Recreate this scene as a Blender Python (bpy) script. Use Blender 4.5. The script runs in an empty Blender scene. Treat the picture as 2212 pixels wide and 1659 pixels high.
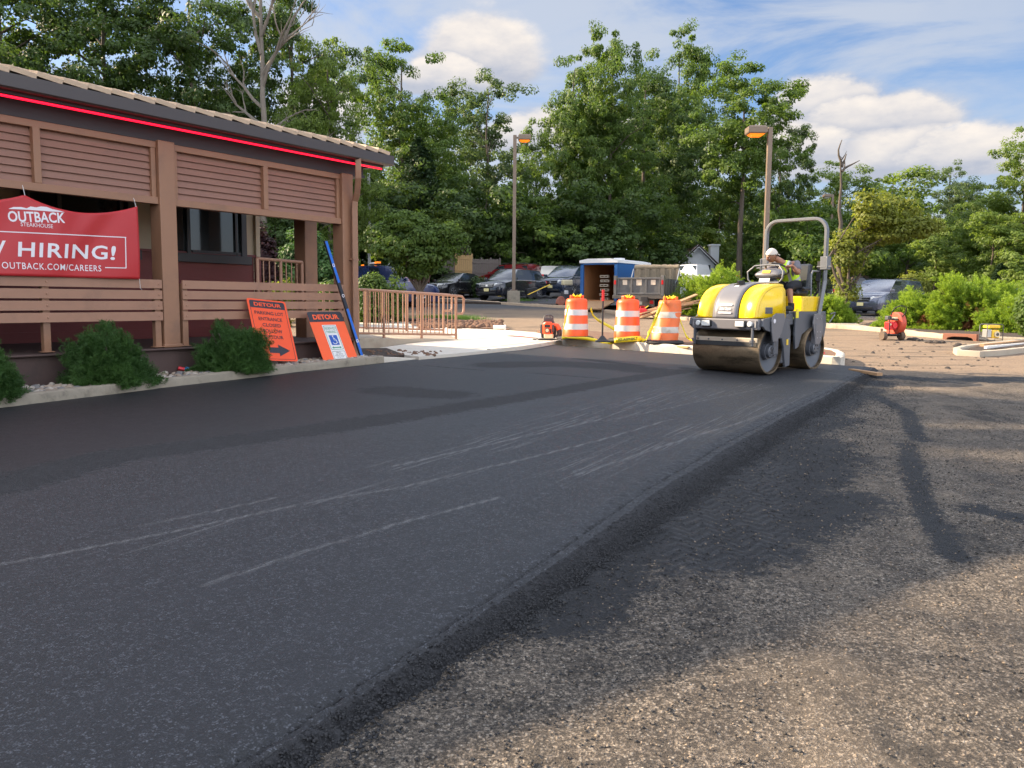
import bpy, math, random
import numpy as np
from mathutils import Vector, Matrix, noise as mnoise
R = math.radians
SC = bpy.context.scene
COL = SC.collection
# ---------------------------------------------------------------- camera, sky, sun, exposure
FPX, CX, CY, CAMZ = 1783.0, 1106.0, 829.5, 1.5
PITCH, ROLL = math.atan((829.5 - 648.0) / FPX), 0.008
cp, sp = math.cos(PITCH), math.sin(PITCH)
FW = Vector((0, cp, -sp)); R0 = Vector((1, 0, 0)); U0 = Vector((0, sp, cp))
RT = R0 * math.cos(ROLL) + U0 * math.sin(ROLL)
UP = U0 * math.cos(ROLL) - R0 * math.sin(ROLL)
cam_d = bpy.data.cameras.new('camera'); cam = bpy.data.objects.new('camera', cam_d); COL.objects.link(cam)
cam_d.sensor_width = 36; cam_d.lens = 36 * FPX / 2212; cam_d.clip_end = 3000; cam_d.clip_start = .05
m = Matrix.Identity(4)
for i in range(3):
    m[i][0], m[i][1], m[i][2] = RT[i], UP[i], -FW[i]
m[2][3] = CAMZ
cam.matrix_world = m
SC.camera = cam
SUN_EL, SUN_AZ = 27.0, 162.0      # azimuth measured anticlockwise from +X: the sun stands to the left
sun_dir = Vector((math.cos(R(SUN_AZ)) * math.cos(R(SUN_EL)), math.sin(R(SUN_AZ)) * math.cos(R(SUN_EL)), math.sin(R(SUN_EL))))
sd = bpy.data.lights.new('sun', 'SUN'); so = bpy.data.objects.new('sun', sd); COL.objects.link(so)
sd.energy = 5.0; sd.angle = R(.5); sd.color = (1.0, .80, .57)
so.rotation_euler = sun_dir.to_track_quat('Z', 'Y').to_euler()
SC.view_settings.view_transform = 'Standard'; SC.view_settings.look = 'None'
SC.view_settings.exposure = 1.5; SC.view_settings.gamma = 1.0
SC.cycles.max_bounces = 6; SC.cycles.transparent_max_bounces = 8; SC.cycles.use_adaptive_sampling = True
SC.cycles.adaptive_threshold = .02; SC.cycles.caustics_reflective = False; SC.cycles.caustics_refractive = False
SC.cycles.use_denoising = True; SC.cycles.sample_clamp_indirect = 6

def pixdir(px, py):
    return (FW + RT * ((px - CX) / FPX) + UP * ((CY - py) / FPX)).normalized()

class NT:
    """tiny node tree helper"""
    def __init__(s, tree): s.t = tree; s.n = tree.nodes; s.l = tree.links
    def add(s, typ, **kw):
        n = s.n.new(typ); ins = kw.pop('ins', {})
        for k, v in kw.items(): setattr(n, k, v)
        for k, v in ins.items(): s.put(n.inputs[k], v)
        return n
    def put(s, sock, v):
        if isinstance(v, bpy.types.NodeSocket): s.l.new(v, sock)
        elif isinstance(v, bpy.types.Node): s.l.new(v.outputs[0], sock)
        else:
            if isinstance(v, (tuple, list)) and len(v) == 3 and sock.type == 'RGBA': v = (*v, 1)
            sock.default_value = v
    def math(s, op, a, b=0.0, c=None, clamp=False):
        n = s.add('ShaderNodeMath', operation=op, use_clamp=clamp); s.put(n.inputs[0], a); s.put(n.inputs[1], b)
        if c is not None: s.put(n.inputs[2], c)
        return n.outputs[0]
    def vmath(s, op, a, b=(0, 0, 0)):
        n = s.add('ShaderNodeVectorMath', operation=op); s.put(n.inputs[0], a)
        if op == 'SCALE': s.put(n.inputs['Scale'], b)
        else: s.put(n.inputs[1], b)
        return n.outputs['Value' if op in ('DOT_PRODUCT', 'LENGTH', 'DISTANCE') else 'Vector']
    def mix(s, f, a, b, blend='MIX'):
        n = s.add('ShaderNodeMix', data_type='RGBA', blend_type=blend, clamp_factor=True)
        s.put(n.inputs['Factor'], f); s.put(n.inputs['A'], a); s.put(n.inputs['B'], b)
        return n.outputs['Result']
    def noise(s, vec, scale, detail=4, rough=.55, lac=2.0, dist=0.0):
        n = s.add('ShaderNodeTexNoise')
        if vec is not None: s.put(n.inputs['Vector'], vec)
        for k, v in (('Scale', scale), ('Detail', detail), ('Roughness', rough), ('Lacunarity', lac), ('Distortion', dist)): s.put(n.inputs[k], v)
        return n.outputs['Fac']
    def voro(s, vec, scale, feature='F1', out='Distance', rand=1.0):
        n = s.add('ShaderNodeTexVoronoi', feature=feature)
        if vec is not None: s.put(n.inputs['Vector'], vec)
        s.put(n.inputs['Scale'], scale); s.put(n.inputs['Randomness'], rand)
        return n.outputs[out]
    def ss(s, v, a, b, lo=0.0, hi=1.0):
        n = s.add('ShaderNodeMapRange', interpolation_type='SMOOTHSTEP')
        for k, x in (('Value', v), ('From Min', a), ('From Max', b), ('To Min', lo), ('To Max', hi)): s.put(n.inputs[k], x)
        return n.outputs['Result']

# ---- world: physical sky with cumulus banks and thin cirrus by direction
w = bpy.data.worlds.new('World'); SC.world = w; w.use_nodes = True
T = NT(w.node_tree); T.n.clear()
sky = T.add('ShaderNodeTexSky', sky_type='NISHITA', sun_disc=False, sun_elevation=R(SUN_EL), altitude=50, air_density=1.0, dust_density=1.2, ozone_density=1.6)
sky.sun_rotation = R(90 - SUN_AZ)
D = T.add('ShaderNodeTexCoord').outputs['Generated']
nz1 = T.noise(D, 7.0, 7, .62)
nz2 = T.noise(T.vmath('MULTIPLY', D, (1, 1, 2.2)), 26.0, 6, .6)
warp = T.math('ADD', T.math('MULTIPLY', T.math('SUBTRACT', nz1, .5), .17), T.math('MULTIPLY', T.math('SUBTRACT', nz2, .5), .085))
def blob(px, py, rx, ry, soft=.03):
    """one cumulus heap: direction of its centre, angular half sizes in photo pixels"""
    c = pixdir(px, py); right = Vector((c.y, -c.x, 0)).normalized(); up = right.cross(c)
    a = T.math('DIVIDE', T.vmath('DOT_PRODUCT', D, tuple(right)), rx / FPX)
    b = T.math('DIVIDE', T.math('SUBTRACT', T.vmath('DOT_PRODUCT', D, tuple(up)), 0.0), ry / FPX)
    b = T.math('MULTIPLY', b, T.ss(b, -.2, .2, 1.7, 1.0))
    d = T.math('SQRT', T.math('ADD', T.math('MULTIPLY', a, a), T.math('MULTIPLY', b, b)))
    front = T.math('GREATER_THAN', T.vmath('DOT_PRODUCT', D, tuple(c)), .2)
    v = T.math('SUBTRACT', 1.0, d)
    v = T.math('ADD', v, T.math('MULTIPLY', warp, 1.0 / (.5 * (rx + ry) / FPX) * .30))
    return T.math('MULTIPLY', T.ss(v, -.05, .28), front), b
cum = None; shade = None
for (px, py, rx, ry) in [(1045, 130, 150, 112), (960, 175, 110, 60), (1785, 235, 130, 68), (1895, 265, 150, 62), (1960, 350, 290, 66), (2120, 340, 160, 66),
                         (1650, 330, 190, 70), (690, 260, 110, 95), (1230, 300, 200, 80), (500, 330, 300, 90), (2700, 330, 400, 100), (-300, 260, 400, 110)]:
    mk, b = blob(px, py, rx, ry)
    tone = T.ss(b, -.55, .55)
    if cum is None: cum, shade = mk, tone
    else:
        shade = T.math('MAXIMUM', T.math('MULTIPLY', shade, T.math('SUBTRACT', 1.0, T.math('MULTIPLY', mk, .75))), T.math('MULTIPLY', tone, mk)); cum = T.math('MAXIMUM', cum, mk)
# thin streaked high cloud everywhere
sv = T.vmath('MULTIPLY', D, (1.0, 1.2, 4.2))
cir = T.noise(sv, 2.6, 8, .58, 2.1, .6)
cir2 = T.noise(T.vmath('ADD', D, (5, 3, 1)), 2.2, 5, .5)
sep = T.add('ShaderNodeSeparateXYZ', ins={0: D})
cirm = T.math('MULTIPLY', T.ss(cir, .37, .60), T.ss(cir2, .16, .52), clamp=True)
cirm = T.math('MAXIMUM', cirm, T.math('MULTIPLY', T.ss(sep.outputs['Z'], .24, .04), .85))
skyc = T.mix(1.0, sky.outputs[0], (.86, 1.0, 1.22), 'MULTIPLY')
base = T.mix(T.math('MULTIPLY', cirm, .80), skyc, (4.1, 4.4, 4.95))
cumcol = T.mix(T.math('ADD', T.math('MULTIPLY', shade, .8), T.math('MULTIPLY', T.math('SUBTRACT', nz2, .5), 1.1), clamp=True), (3.3, 3.5, 4.1), (6.6, 6.0, 5.4))
final = T.mix(T.math('MULTIPLY', cum, .93), base, cumcol)
# extra-bright cloud added out of view, overhead and behind the camera, to fill shade
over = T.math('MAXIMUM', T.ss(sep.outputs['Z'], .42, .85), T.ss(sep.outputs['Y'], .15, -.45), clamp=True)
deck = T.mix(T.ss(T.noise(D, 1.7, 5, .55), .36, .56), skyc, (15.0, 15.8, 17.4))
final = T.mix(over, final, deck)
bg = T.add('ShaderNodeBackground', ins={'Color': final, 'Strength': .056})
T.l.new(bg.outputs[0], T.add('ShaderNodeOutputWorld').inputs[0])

# ---------------------------------------------------------------- terrain function and unprojection
def sstep(a, b, v):
    t = min(1, max(0, (v - a) / (b - a))); return t * t * (3 - 2 * t)
def gz(x, y):
    yc = min(y, 58.0)
    z = .023 * max(yc, -30) + .012 * max(0.0, min(y, 400) - 58)
    t = max(0.0, yc - 20); wgt = 1 - 1.1 * sstep(8, 20, x * 45 / max(20, y))
    return z + .00072 * t * t * wgt
def G(px, py, h=0.0):
    """the point of the ground (raised by h) seen at a photo pixel"""
    d = pixdir(px, py); o = Vector((0, 0, CAMZ)); t = .5; prev = t
    while t < 400:
        p = o + d * t
        if p.z < gz(p.x, p.y) + h: break
        prev = t; t *= 1.03
    lo, hi = prev, t
    for _ in range(30):
        mid = (lo + hi) / 2; p = o + d * mid
        if p.z < gz(p.x, p.y) + h: hi = mid
        else: lo = mid
    return o + d * hi
def AT(px, Y, h=0.0):
    """ground point below the ray of image column px at distance Y"""
    x = (px - CX) / FPX * Y * 1.0
    return Vector((x, Y, gz(x, Y) + h))
def ZPX(px, py, Y):
    """height of the image row py at distance Y"""
    d = pixdir(px, py); return CAMZ + d.z * (Y / d.y)
def PXY(px, py, Y):
    d = pixdir(px, py); return Vector((0, 0, CAMZ)) + d * (Y / d.y)

# ---------------------------------------------------------------- mesh builder
class MB:
    def __init__(s): s.v = []; s.f = []; s.M = Matrix.Identity(4)
    def _a(s, vs, fs):
        b = len(s.v); s.v += [tuple(s.M @ Vector(v)) for v in vs]; s.f += [tuple(b + i for i in f) for f in fs]; return s
    def box(s, c, d, rz=0, ry=0, rx=0):
        hx, hy, hz = d[0] / 2, d[1] / 2, d[2] / 2
        rot = Matrix.Rotation(rz, 3, 'Z') @ Matrix.Rotation(ry, 3, 'Y') @ Matrix.Rotation(rx, 3, 'X'); c = Vector(c)
        vs = [c + rot @ Vector((x * hx, y * hy, z * hz)) for z in (-1, 1) for (x, y) in ((-1, -1), (1, -1), (1, 1), (-1, 1))]
        return s._a(vs, [(3, 2, 1, 0), (4, 5, 6, 7), (0, 1, 5, 4), (1, 2, 6, 5), (2, 3, 7, 6), (3, 0, 4, 7)])
    def quadbox(s, a, b, z0, z1, t):
        """vertical wall between xy points a and b, thickness t"""
        a, b = Vector((a[0], a[1])), Vector((b[0], b[1])); d = (b - a); L = d.length; c = (a + b) / 2
        return s.box((c.x, c.y, (z0 + z1) / 2), (L, t, z1 - z0), rz=math.atan2(d.y, d.x))
    def prism(s, poly, z0, z1):
        n = len(poly); vs = [(p[0], p[1], z0) for p in poly] + [(p[0], p[1], z1) for p in poly]
        fs = [tuple(reversed(range(n))), tuple(range(n, 2 * n))] + [(i, (i + 1) % n, n + (i + 1) % n, n + i) for i in range(n)]
        return s._a(vs, fs)
    def extr(s, poly, y0, y1):
        """profile in x-z extruded along y"""
        n = len(poly); vs = [(p[0], y0, p[1]) for p in poly] + [(p[0], y1, p[1]) for p in poly]
        fs = [tuple(range(n)), tuple(reversed(range(n, 2 * n)))] + [(i, n + i, n + (i + 1) % n, (i + 1) % n) for i in range(n)]
        return s._a(vs, fs)
    def loft(s, rings, caps=True, closed=True):
        n = len(rings[0]); vs = [p for r in rings for p in r]; fs = []
        for k in range(len(rings) - 1):
            for i in range(n if closed else n - 1):
                j = (i + 1) % n; fs.append((k * n + i, k * n + j, (k + 1) * n + j, (k + 1) * n + i))
        if caps and closed: fs += [tuple(reversed(range(n))), tuple(range((len(rings) - 1) * n, len(rings) * n))]
        return s._a(vs, fs)
    def tube(s, pts, r, n=8, caps=True):
        pts = [Vector(p) for p in pts]; rr = r if isinstance(r, (list, tuple)) else [r] * len(pts); rings = []
        t0 = (pts[1] - pts[0]).normalized(); up = Vector((0, 0, 1)) if abs(t0.z) < .9 else Vector((1, 0, 0)); a = t0.cross(up).normalized()
        for i, p in enumerate(pts):
            t = (pts[min(i + 1, len(pts) - 1)] - pts[max(i - 1, 0)]).normalized()
            a = (a - t * a.dot(t)).normalized(); b = t.cross(a)
            rings.append([p + (a * math.cos(2 * math.pi * k / n) + b * math.sin(2 * math.pi * k / n)) * rr[i] for k in range(n)])
        return s.loft(rings, caps)
    def lathe(s, prof, n=24, c=(0, 0, 0), axis='Z', caps=True, sx=1, sy=1):
        c = Vector(c); rings = []
        for (r, h) in prof:
            ring = []
            for k in range(n):
                a = 2 * math.pi * k / n; x, y = r * math.cos(a) * sx, r * math.sin(a) * sy
                ring.append(c + Vector({'Z': (x, y, h), 'Y': (y, h, x), 'X': (h, x, y)}[axis]))
            rings.append(ring)
        return s.loft(rings, caps)
    def ball(s, c, r, n=12, m=8):
        r = r if isinstance(r, (tuple, list)) else (r, r, r); c = Vector(c); rings = []
        for j in range(m + 1):
            ph = math.pi * (j / m) ; q = max(math.sin(ph), .02)
            rings.append([c + Vector((r[0] * q * math.cos(2 * math.pi * k / n), r[1] * q * math.sin(2 * math.pi * k / n), -r[2] * math.cos(ph))) for k in range(n)])
        return s.loft(rings)
    def rock(s, c, r, seed=0, sq=.6):
        rng = random.Random(seed); c = Vector(c); n, m = 7, 4; rings = []; ax = [r * rng.uniform(.8, 1.4), r * rng.uniform(.7, 1.1), r * sq]; a0 = rng.random() * 6
        for j in range(m + 1):
            ph = math.pi * j / m; q = max(math.sin(ph), .12)
            ring = []
            for k in range(n):
                a = 2 * math.pi * k / n; w_ = rng.uniform(.85, 1.12); x, y = ax[0] * q * math.cos(a) * w_, ax[1] * q * math.sin(a) * w_
                ring.append(c + Vector((x * math.cos(a0) - y * math.sin(a0), x * math.sin(a0) + y * math.cos(a0), -ax[2] * math.cos(ph) * w_)))
            rings.append(ring)
        return s.loft(rings)
    def build(s, name, mat, parent=None, smooth=None, bevel=0, seg=2, loc=None):
        me = bpy.data.meshes.new(name); me.from_pydata(s.v, [], s.f); me.validate()
        o = bpy.data.objects.new(name, me); COL.objects.link(o)
        if mat is not None: me.materials.append(mat)
        if smooth:
            me.polygons.foreach_set('use_smooth', [True] * len(me.polygons)); me.set_sharp_from_angle(angle=R(smooth))
        if bevel:
            b = o.modifiers.new('bevel', 'BEVEL'); b.width = bevel; b.segments = seg; b.limit_method = 'ANGLE'; b.angle_limit = R(35)
        if parent is not None: o.parent = parent
        if loc is not None: o.location = loc
        return o
def recalc(o):
    import bmesh
    bm = bmesh.new(); bm.from_mesh(o.data); bmesh.ops.recalc_face_normals(bm, faces=bm.faces); bm.to_mesh(o.data); bm.free(); return o
def tag(o, label=None, cat=None, group=None, kind=None):
    if label: o['label'] = label
    if cat: o['category'] = cat
    if group: o['group'] = group
    if kind: o['kind'] = kind
    return o
def thing(name, loc, label, cat, rz=0, group=None):
    o = bpy.data.objects.new(name, None); COL.objects.link(o); o.location = loc; o.rotation_euler = (0, 0, rz); o.empty_display_size = .2
    return tag(o, label, cat, group)
def copy_tree(o, parent=None):
    kids = list(o.children); c = o.copy(); COL.objects.link(c)
    if parent is not None: c.parent = parent; c.matrix_parent_inverse = o.matrix_parent_inverse.copy()
    for ch in kids: copy_tree(ch, c)
    return c
def text_mesh(txt, size, mat_=None, bold=0.0, align='CENTER', shear=0.0, sx=1.0, space=1.0):
    """flat lettering in the x-y plane -> (verts, faces), centred"""
    cu = bpy.data.curves.new('lettering', 'FONT'); cu.body = txt; cu.size = size; cu.align_x = align; cu.align_y = 'CENTER'
    cu.offset = bold * size; cu.shear = shear; cu.space_character = space; cu.resolution_u = 3
    ob = bpy.data.objects.new('lettering_tmp', cu); COL.objects.link(ob)
    dg = bpy.context.evaluated_depsgraph_get(); me = bpy.data.meshes.new_from_object(ob.evaluated_get(dg))
    vs = [(v.co.x * sx, v.co.y) for v in me.vertices]; fs = [tuple(p.vertices) for p in me.polygons]
    bpy.data.objects.remove(ob); bpy.data.curves.remove(cu); bpy.data.meshes.remove(me)
    return vs, fs
def put_text(mb, txt, size, fn, **kw):
    vs, fs = text_mesh(txt, size, **kw)
    if fs: mb._a([fn(x, y) for x, y in vs], fs)
    return mb
# ---------------------------------------------------------------- materials
MATS = {}
def mat(name, col, rough=.6, metal=0.0, var=.12, vs=6.0, bump=0.0, bs=60.0, spec=.5, coat=0.0, dirt=None, dirt_s=3.0, dirt_amt=.5, emit=None, es=0, aniso=None):
    if name in MATS: return MATS[name]
    m = bpy.data.materials.new(name); m.use_nodes = True; T = NT(m.node_tree); P = T.n['Principled BSDF']
    oc = T.add('ShaderNodeTexCoord').outputs['Object']
    n = T.noise(oc, vs, 5, .6)
    c = T.mix(n, tuple(x * (1 - var) for x in col), tuple(min(1, x * (1 + var)) for x in col))
    if dirt is not None:
        dn = T.ss(T.noise(oc, dirt_s, 8, .7), .48, .72)
        c = T.mix(T.math('MULTIPLY', dn, dirt_amt), c, dirt)
    T.put(P.inputs['Base Color'], c)
    T.put(P.inputs['Roughness'], T.math('ADD', rough - .06, T.math('MULTIPLY', n, .12)))
    P.inputs['Metallic'].default_value = metal; P.inputs['Specular IOR Level'].default_value = spec
    if coat: P.inputs['Coat Weight'].default_value = coat; P.inputs['Coat Roughness'].default_value = .04
    if bump:
        b = T.add('ShaderNodeBump', ins={'Strength': bump, 'Distance': .01, 'Height': T.noise(oc, bs, 4, .6)}); T.l.new(b.outputs[0], P.inputs['Normal'])
    if emit: T.put(P.inputs['Emission Color'], emit); P.inputs['Emission Strength'].default_value = es
    MATS[name] = m; return m
def leafmat(name, dark, light, trans=.35, hue=None):
    if name in MATS: return MATS[name]
    m = bpy.data.materials.new(name); m.use_nodes = True; T = NT(m.node_tree); T.n.clear()
    gi = T.add('ShaderNodeNewGeometry').outputs['Random Per Island']; oc = T.add('ShaderNodeTexCoord').outputs['Object']
    oi = T.add('ShaderNodeObjectInfo').outputs['Random']
    n = T.noise(oc, .55, 3, .6)
    f = T.math('ADD', T.math('MULTIPLY', gi, .55), T.math('MULTIPLY', T.ss(n, .3, .7), .45))
    c = T.mix(f, dark, light)
    c = T.mix(T.math('MULTIPLY', oi, .0), c, hue or light)
    d = T.add('ShaderNodeBsdfPrincipled', ins={'Base Color': c, 'Roughness': .55, 'Specular IOR Level': .35})
    tr = T.add('ShaderNodeBsdfTranslucent', ins={'Color': T.mix(.6, c, (light[0] * 1.5, light[1] * 1.6, light[2] * .8))})
    mx = T.add('ShaderNodeMixShader', ins={0: trans, 1: d.outputs[0], 2: tr.outputs[0]})
    T.l.new(mx.outputs[0], T.add('ShaderNodeOutputMaterial').inputs[0]); MATS[name] = m; return m

def ground_mat():
    m = bpy.data.materials.new('milled_ground'); m.use_nodes = True; T = NT(m.node_tree); P = T.n['Principled BSDF']
    oc = T.add('ShaderNodeTexCoord').outputs['Object']
    spill = T.add('ShaderNodeAttribute', attribute_name='spill').outputs['Fac']
    tread = T.add('ShaderNodeAttribute', attribute_name='tread').outputs['Fac']
    lot = T.add('ShaderNodeAttribute', attribute_name='lot').outputs['Fac']
    vcol = T.add('ShaderNodeTexVoronoi', feature='F1', ins={'Vector': oc, 'Scale': 84.0}); cellr = T.add('ShaderNodeSeparateColor', ins={0: vcol.outputs['Color']}).outputs[0]
    chip = T.math('SUBTRACT', 1.0, T.ss(vcol.outputs['Distance'], .15, .62))
    big = T.noise(oc, .55, 5, .6); med = T.noise(oc, 4.0, 6, .65); fine = T.noise(oc, 38.0, 4, .7)
    streakv = T.vmath('MULTIPLY', oc, (.35, 2.2, 1)); streak = T.noise(streakv, 1.5, 6, .62)
    tan = T.mix(med, (.19, .128, .078), (.33, .235, .155))
    stone = T.mix(cellr, (.055, .046, .038), (.40, .34, .27))
    c = T.mix(T.math('MULTIPLY', chip, T.ss(fine, .35, .6)), tan, stone)
    dk = T.math('MAXIMUM', T.math('MULTIPLY', T.ss(streak, .52, .66), .75), T.math('MULTIPLY', T.ss(fine, .50, .66), .75))
    c = T.mix(dk, c, (.045, .037, .031))
    # coarse old milled face near the camera is greyer and more broken
    near = T.add('ShaderNodeAttribute', attribute_name='rough').outputs['Fac']
    pits = T.math('MULTIPLY', T.ss(T.noise(oc, 46.0, 5, .85), .44, .62), .9)
    dustn = T.math('MULTIPLY', T.ss(med, .34, .62), T.ss(T.noise(oc, 95.0, 3, .7), .40, .56))
    cn = T.mix(pits, T.mix(dustn, (.155, .126, .10), (.37, .30, .228)), (.040, .035, .031))
    cn = T.mix(T.math('MULTIPLY', T.ss(cellr, .80, .88), chip), cn, (.50, .44, .37))
    cn = T.mix(T.math('MULTIPLY', T.ss(T.noise(oc, 1.3, 5, .65), .50, .68), .6), cn, T.mix(fine, (.27, .215, .16), (.40, .32, .24)))
    cn = T.mix(1.0, cn, T.mix(T.ss(big, .3, .7), (.70, .71, .73), (1.0, 1.0, .99)), 'MULTIPLY')
    cn = T.mix(T.math('MULTIPLY', T.ss(T.noise(T.vmath('MULTIPLY', oc, (1.6, .5, 1)), 1.1, 5, .6), .56, .66), .55), cn, (.035, .033, .032))
    c = T.mix(near, c, cn)
    edge = T.math('ADD', spill, T.math('MULTIPLY', T.math('SUBTRACT', T.noise(oc, 9.0, 6, .8), .5), 1.5))
    edge = T.math('ADD', edge, T.math('MULTIPLY', T.math('SUBTRACT', fine, .5), .8))
    sp_ = T.ss(edge, .40, .66)
    c = T.mix(sp_, c, T.mix(fine, (.005, .0055, .007), (.032, .032, .036)))
    sepq = T.add('ShaderNodeSeparateXYZ', ins={0: oc})
    wv = T.math('SINE', T.math('ADD', T.math('MULTIPLY', T.math('ADD', sepq.outputs['Y'], T.math('MULTIPLY', T.math('PINGPONG', sepq.outputs['X'], .12), 1.2)), 62.0), T.math('MULTIPLY', med, 2.5)))
    c = T.mix(T.math('MULTIPLY', T.ss(wv, -.2, .5), T.math('MULTIPLY', tread, .55)), c, (.070, .070, .076))
    c = T.mix(lot, c, T.mix(med, (.055, .055, .06), (.085, .083, .085)))
    T.put(P.inputs['Base Color'], c); T.put(P.inputs['Roughness'], T.math('SUBTRACT', .92, T.math('MULTIPLY', sp_, .25)))
    sepo = T.add('ShaderNodeSeparateXYZ', ins={0: oc})
    wave = T.math('MULTIPLY', T.math('SINE', T.math('ADD', T.math('MULTIPLY', T.math('ADD', sepo.outputs['Y'], T.math('MULTIPLY', sepo.outputs['X'], -.15)), 48.0), T.math('MULTIPLY', med, 3.0))), tread)
    h = T.math('ADD', T.math('MULTIPLY', chip, .55), T.math('ADD', T.math('MULTIPLY', fine, .9), T.math('MULTIPLY', med, 1.4)))
    h = T.math('ADD', T.math('SUBTRACT', h, T.math('MULTIPLY', T.math('MULTIPLY', pits, near), 1.3)), T.math('MULTIPLY', wave, 1.2))
    b = T.add('ShaderNodeBump', ins={'Strength': 1.0, 'Distance': .011, 'Height': h}); T.l.new(b.outputs[0], P.inputs['Normal'])
    return m
def asphalt_mat():
    m = bpy.data.materials.new('fresh_asphalt'); m.use_nodes = True; T = NT(m.node_tree); P = T.n['Principled BSDF']
    at = T.add('ShaderNodeAttribute', attribute_name='uvw').outputs['Vector']       # u along the pass, v across, real metres
    loose = T.add('ShaderNodeAttribute', attribute_name='loose').outputs['Fac']
    scuff = T.add('ShaderNodeAttribute', attribute_name='scuff').outputs['Fac']
    line = T.add('ShaderNodeAttribute', attribute_name='line').outputs['Fac']
    oc = T.add('ShaderNodeTexCoord').outputs['Object']
    vo = T.add('ShaderNodeTexVoronoi', feature='F1', ins={'Vector': oc, 'Scale': 115.0}); cell = T.add('ShaderNodeSeparateColor', ins={0: vo.outputs['Color']}).outputs[0]
    d = vo.outputs['Distance']
    fine = T.noise(oc, 210.0, 3, .7); med = T.noise(oc, 9.0, 5, .6); big = T.noise(T.vmath('MULTIPLY', at, (.25, 1.3, 1)), 1.6, 5, .6)
    c = T.mix(cell, (.009, .0095, .0115), (.024, .025, .030))
    grain = T.noise(oc, 48.0, 4, .85)
    v2 = T.add('ShaderNodeTexVoronoi', feature='F1', ins={'Vector': oc, 'Scale': 68.0}); cell2 = T.add('ShaderNodeSeparateColor', ins={0: v2.outputs['Color']}).outputs[0]
    c = T.mix(T.ss(cell2, .60, .92), c, (.082, .084, .094)); c = T.mix(T.ss(cell2, .42, .14), c, (.002, .002, .003))
    c = T.mix(T.ss(grain, .52, .66), c, (.046, .047, .055)); c = T.mix(T.ss(fine, .56, .70), c, (.07, .071, .078)); c = T.mix(T.ss(grain, .47, .36), c, (.006, .006, .007))
    c = T.mix(T.ss(d, .30, .62), c, (.009, .009, .010))
    c = T.mix(T.math('MULTIPLY', T.ss(big, .35, .7), .35), c, (.022, .023, .027))
    rolled = T.add('ShaderNodeAttribute', attribute_name='rolled').outputs['Fac']
    c = T.mix(1.0, c, T.mix(T.ss(T.math('ADD', rolled, T.math('MULTIPLY', T.math('SUBTRACT', med, .5), .5)), .2, .8), (.62, .64, .66), (1.08, 1.10, 1.12)), 'MULTIPLY')
    lo = T.ss(T.math('ADD', loose, T.math('ADD', T.math('MULTIPLY', T.math('SUBTRACT', med, .5), .55), T.math('MULTIPLY', T.math('SUBTRACT', T.noise(oc, 38.0, 4, .85), .5), 1.5))), .36, .60)
    c = T.mix(T.math('MULTIPLY', lo, .95), c, T.mix(cell2, (.003, .003, .004), (.024, .024, .027)))
    # light scuffs dragged along the pass
    s1 = T.noise(T.vmath('MULTIPLY', at, (.55, 38, 1)), 1.0, 4, .7); s2 = T.noise(T.vmath('MULTIPLY', at, (1.3, 11, 1)), 1.0, 4, .65)
    sm = T.math('MULTIPLY', T.math('MULTIPLY', T.ss(s1, .52, .60), T.ss(s2, .42, .55)), scuff, clamp=True)
    sm = T.math('MAXIMUM', sm, T.math('MULTIPLY', T.math('MULTIPLY', line, T.ss(T.noise(T.vmath('MULTIPLY', at, (2.2, 25, 1)), 1.0, 5, .7), .34, .56)), 1.0))
    sm = T.math('MULTIPLY', sm, T.ss(T.noise(oc, 140.0, 2, .5), .30, .62))
    c = T.mix(T.math('MULTIPLY', sm, .55), c, (.33, .32, .31))
    T.put(P.inputs['Base Color'], c)
    T.put(P.inputs['Roughness'], T.math('ADD', .54, T.math('ADD', T.math('MULTIPLY', lo, .25), T.math('MULTIPLY', med, .12))))
    P.inputs['Specular IOR Level'].default_value = .5
    h = T.math('SUBTRACT', T.math('MULTIPLY', fine, .5), T.math('MULTIPLY', d, T.math('ADD', 1.0, T.math('MULTIPLY', lo, 1.0))))
    h = T.math('ADD', h, T.math('MULTIPLY', T.math('MULTIPLY', T.noise(oc, 42.0, 4, .7), lo), 1.4))
    b = T.add('ShaderNodeBump', ins={'Strength': .38, 'Distance': .005, 'Height': h}); T.l.new(b.outputs[0], P.inputs['Normal'])
    return m
def siding_mat(): pass
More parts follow.
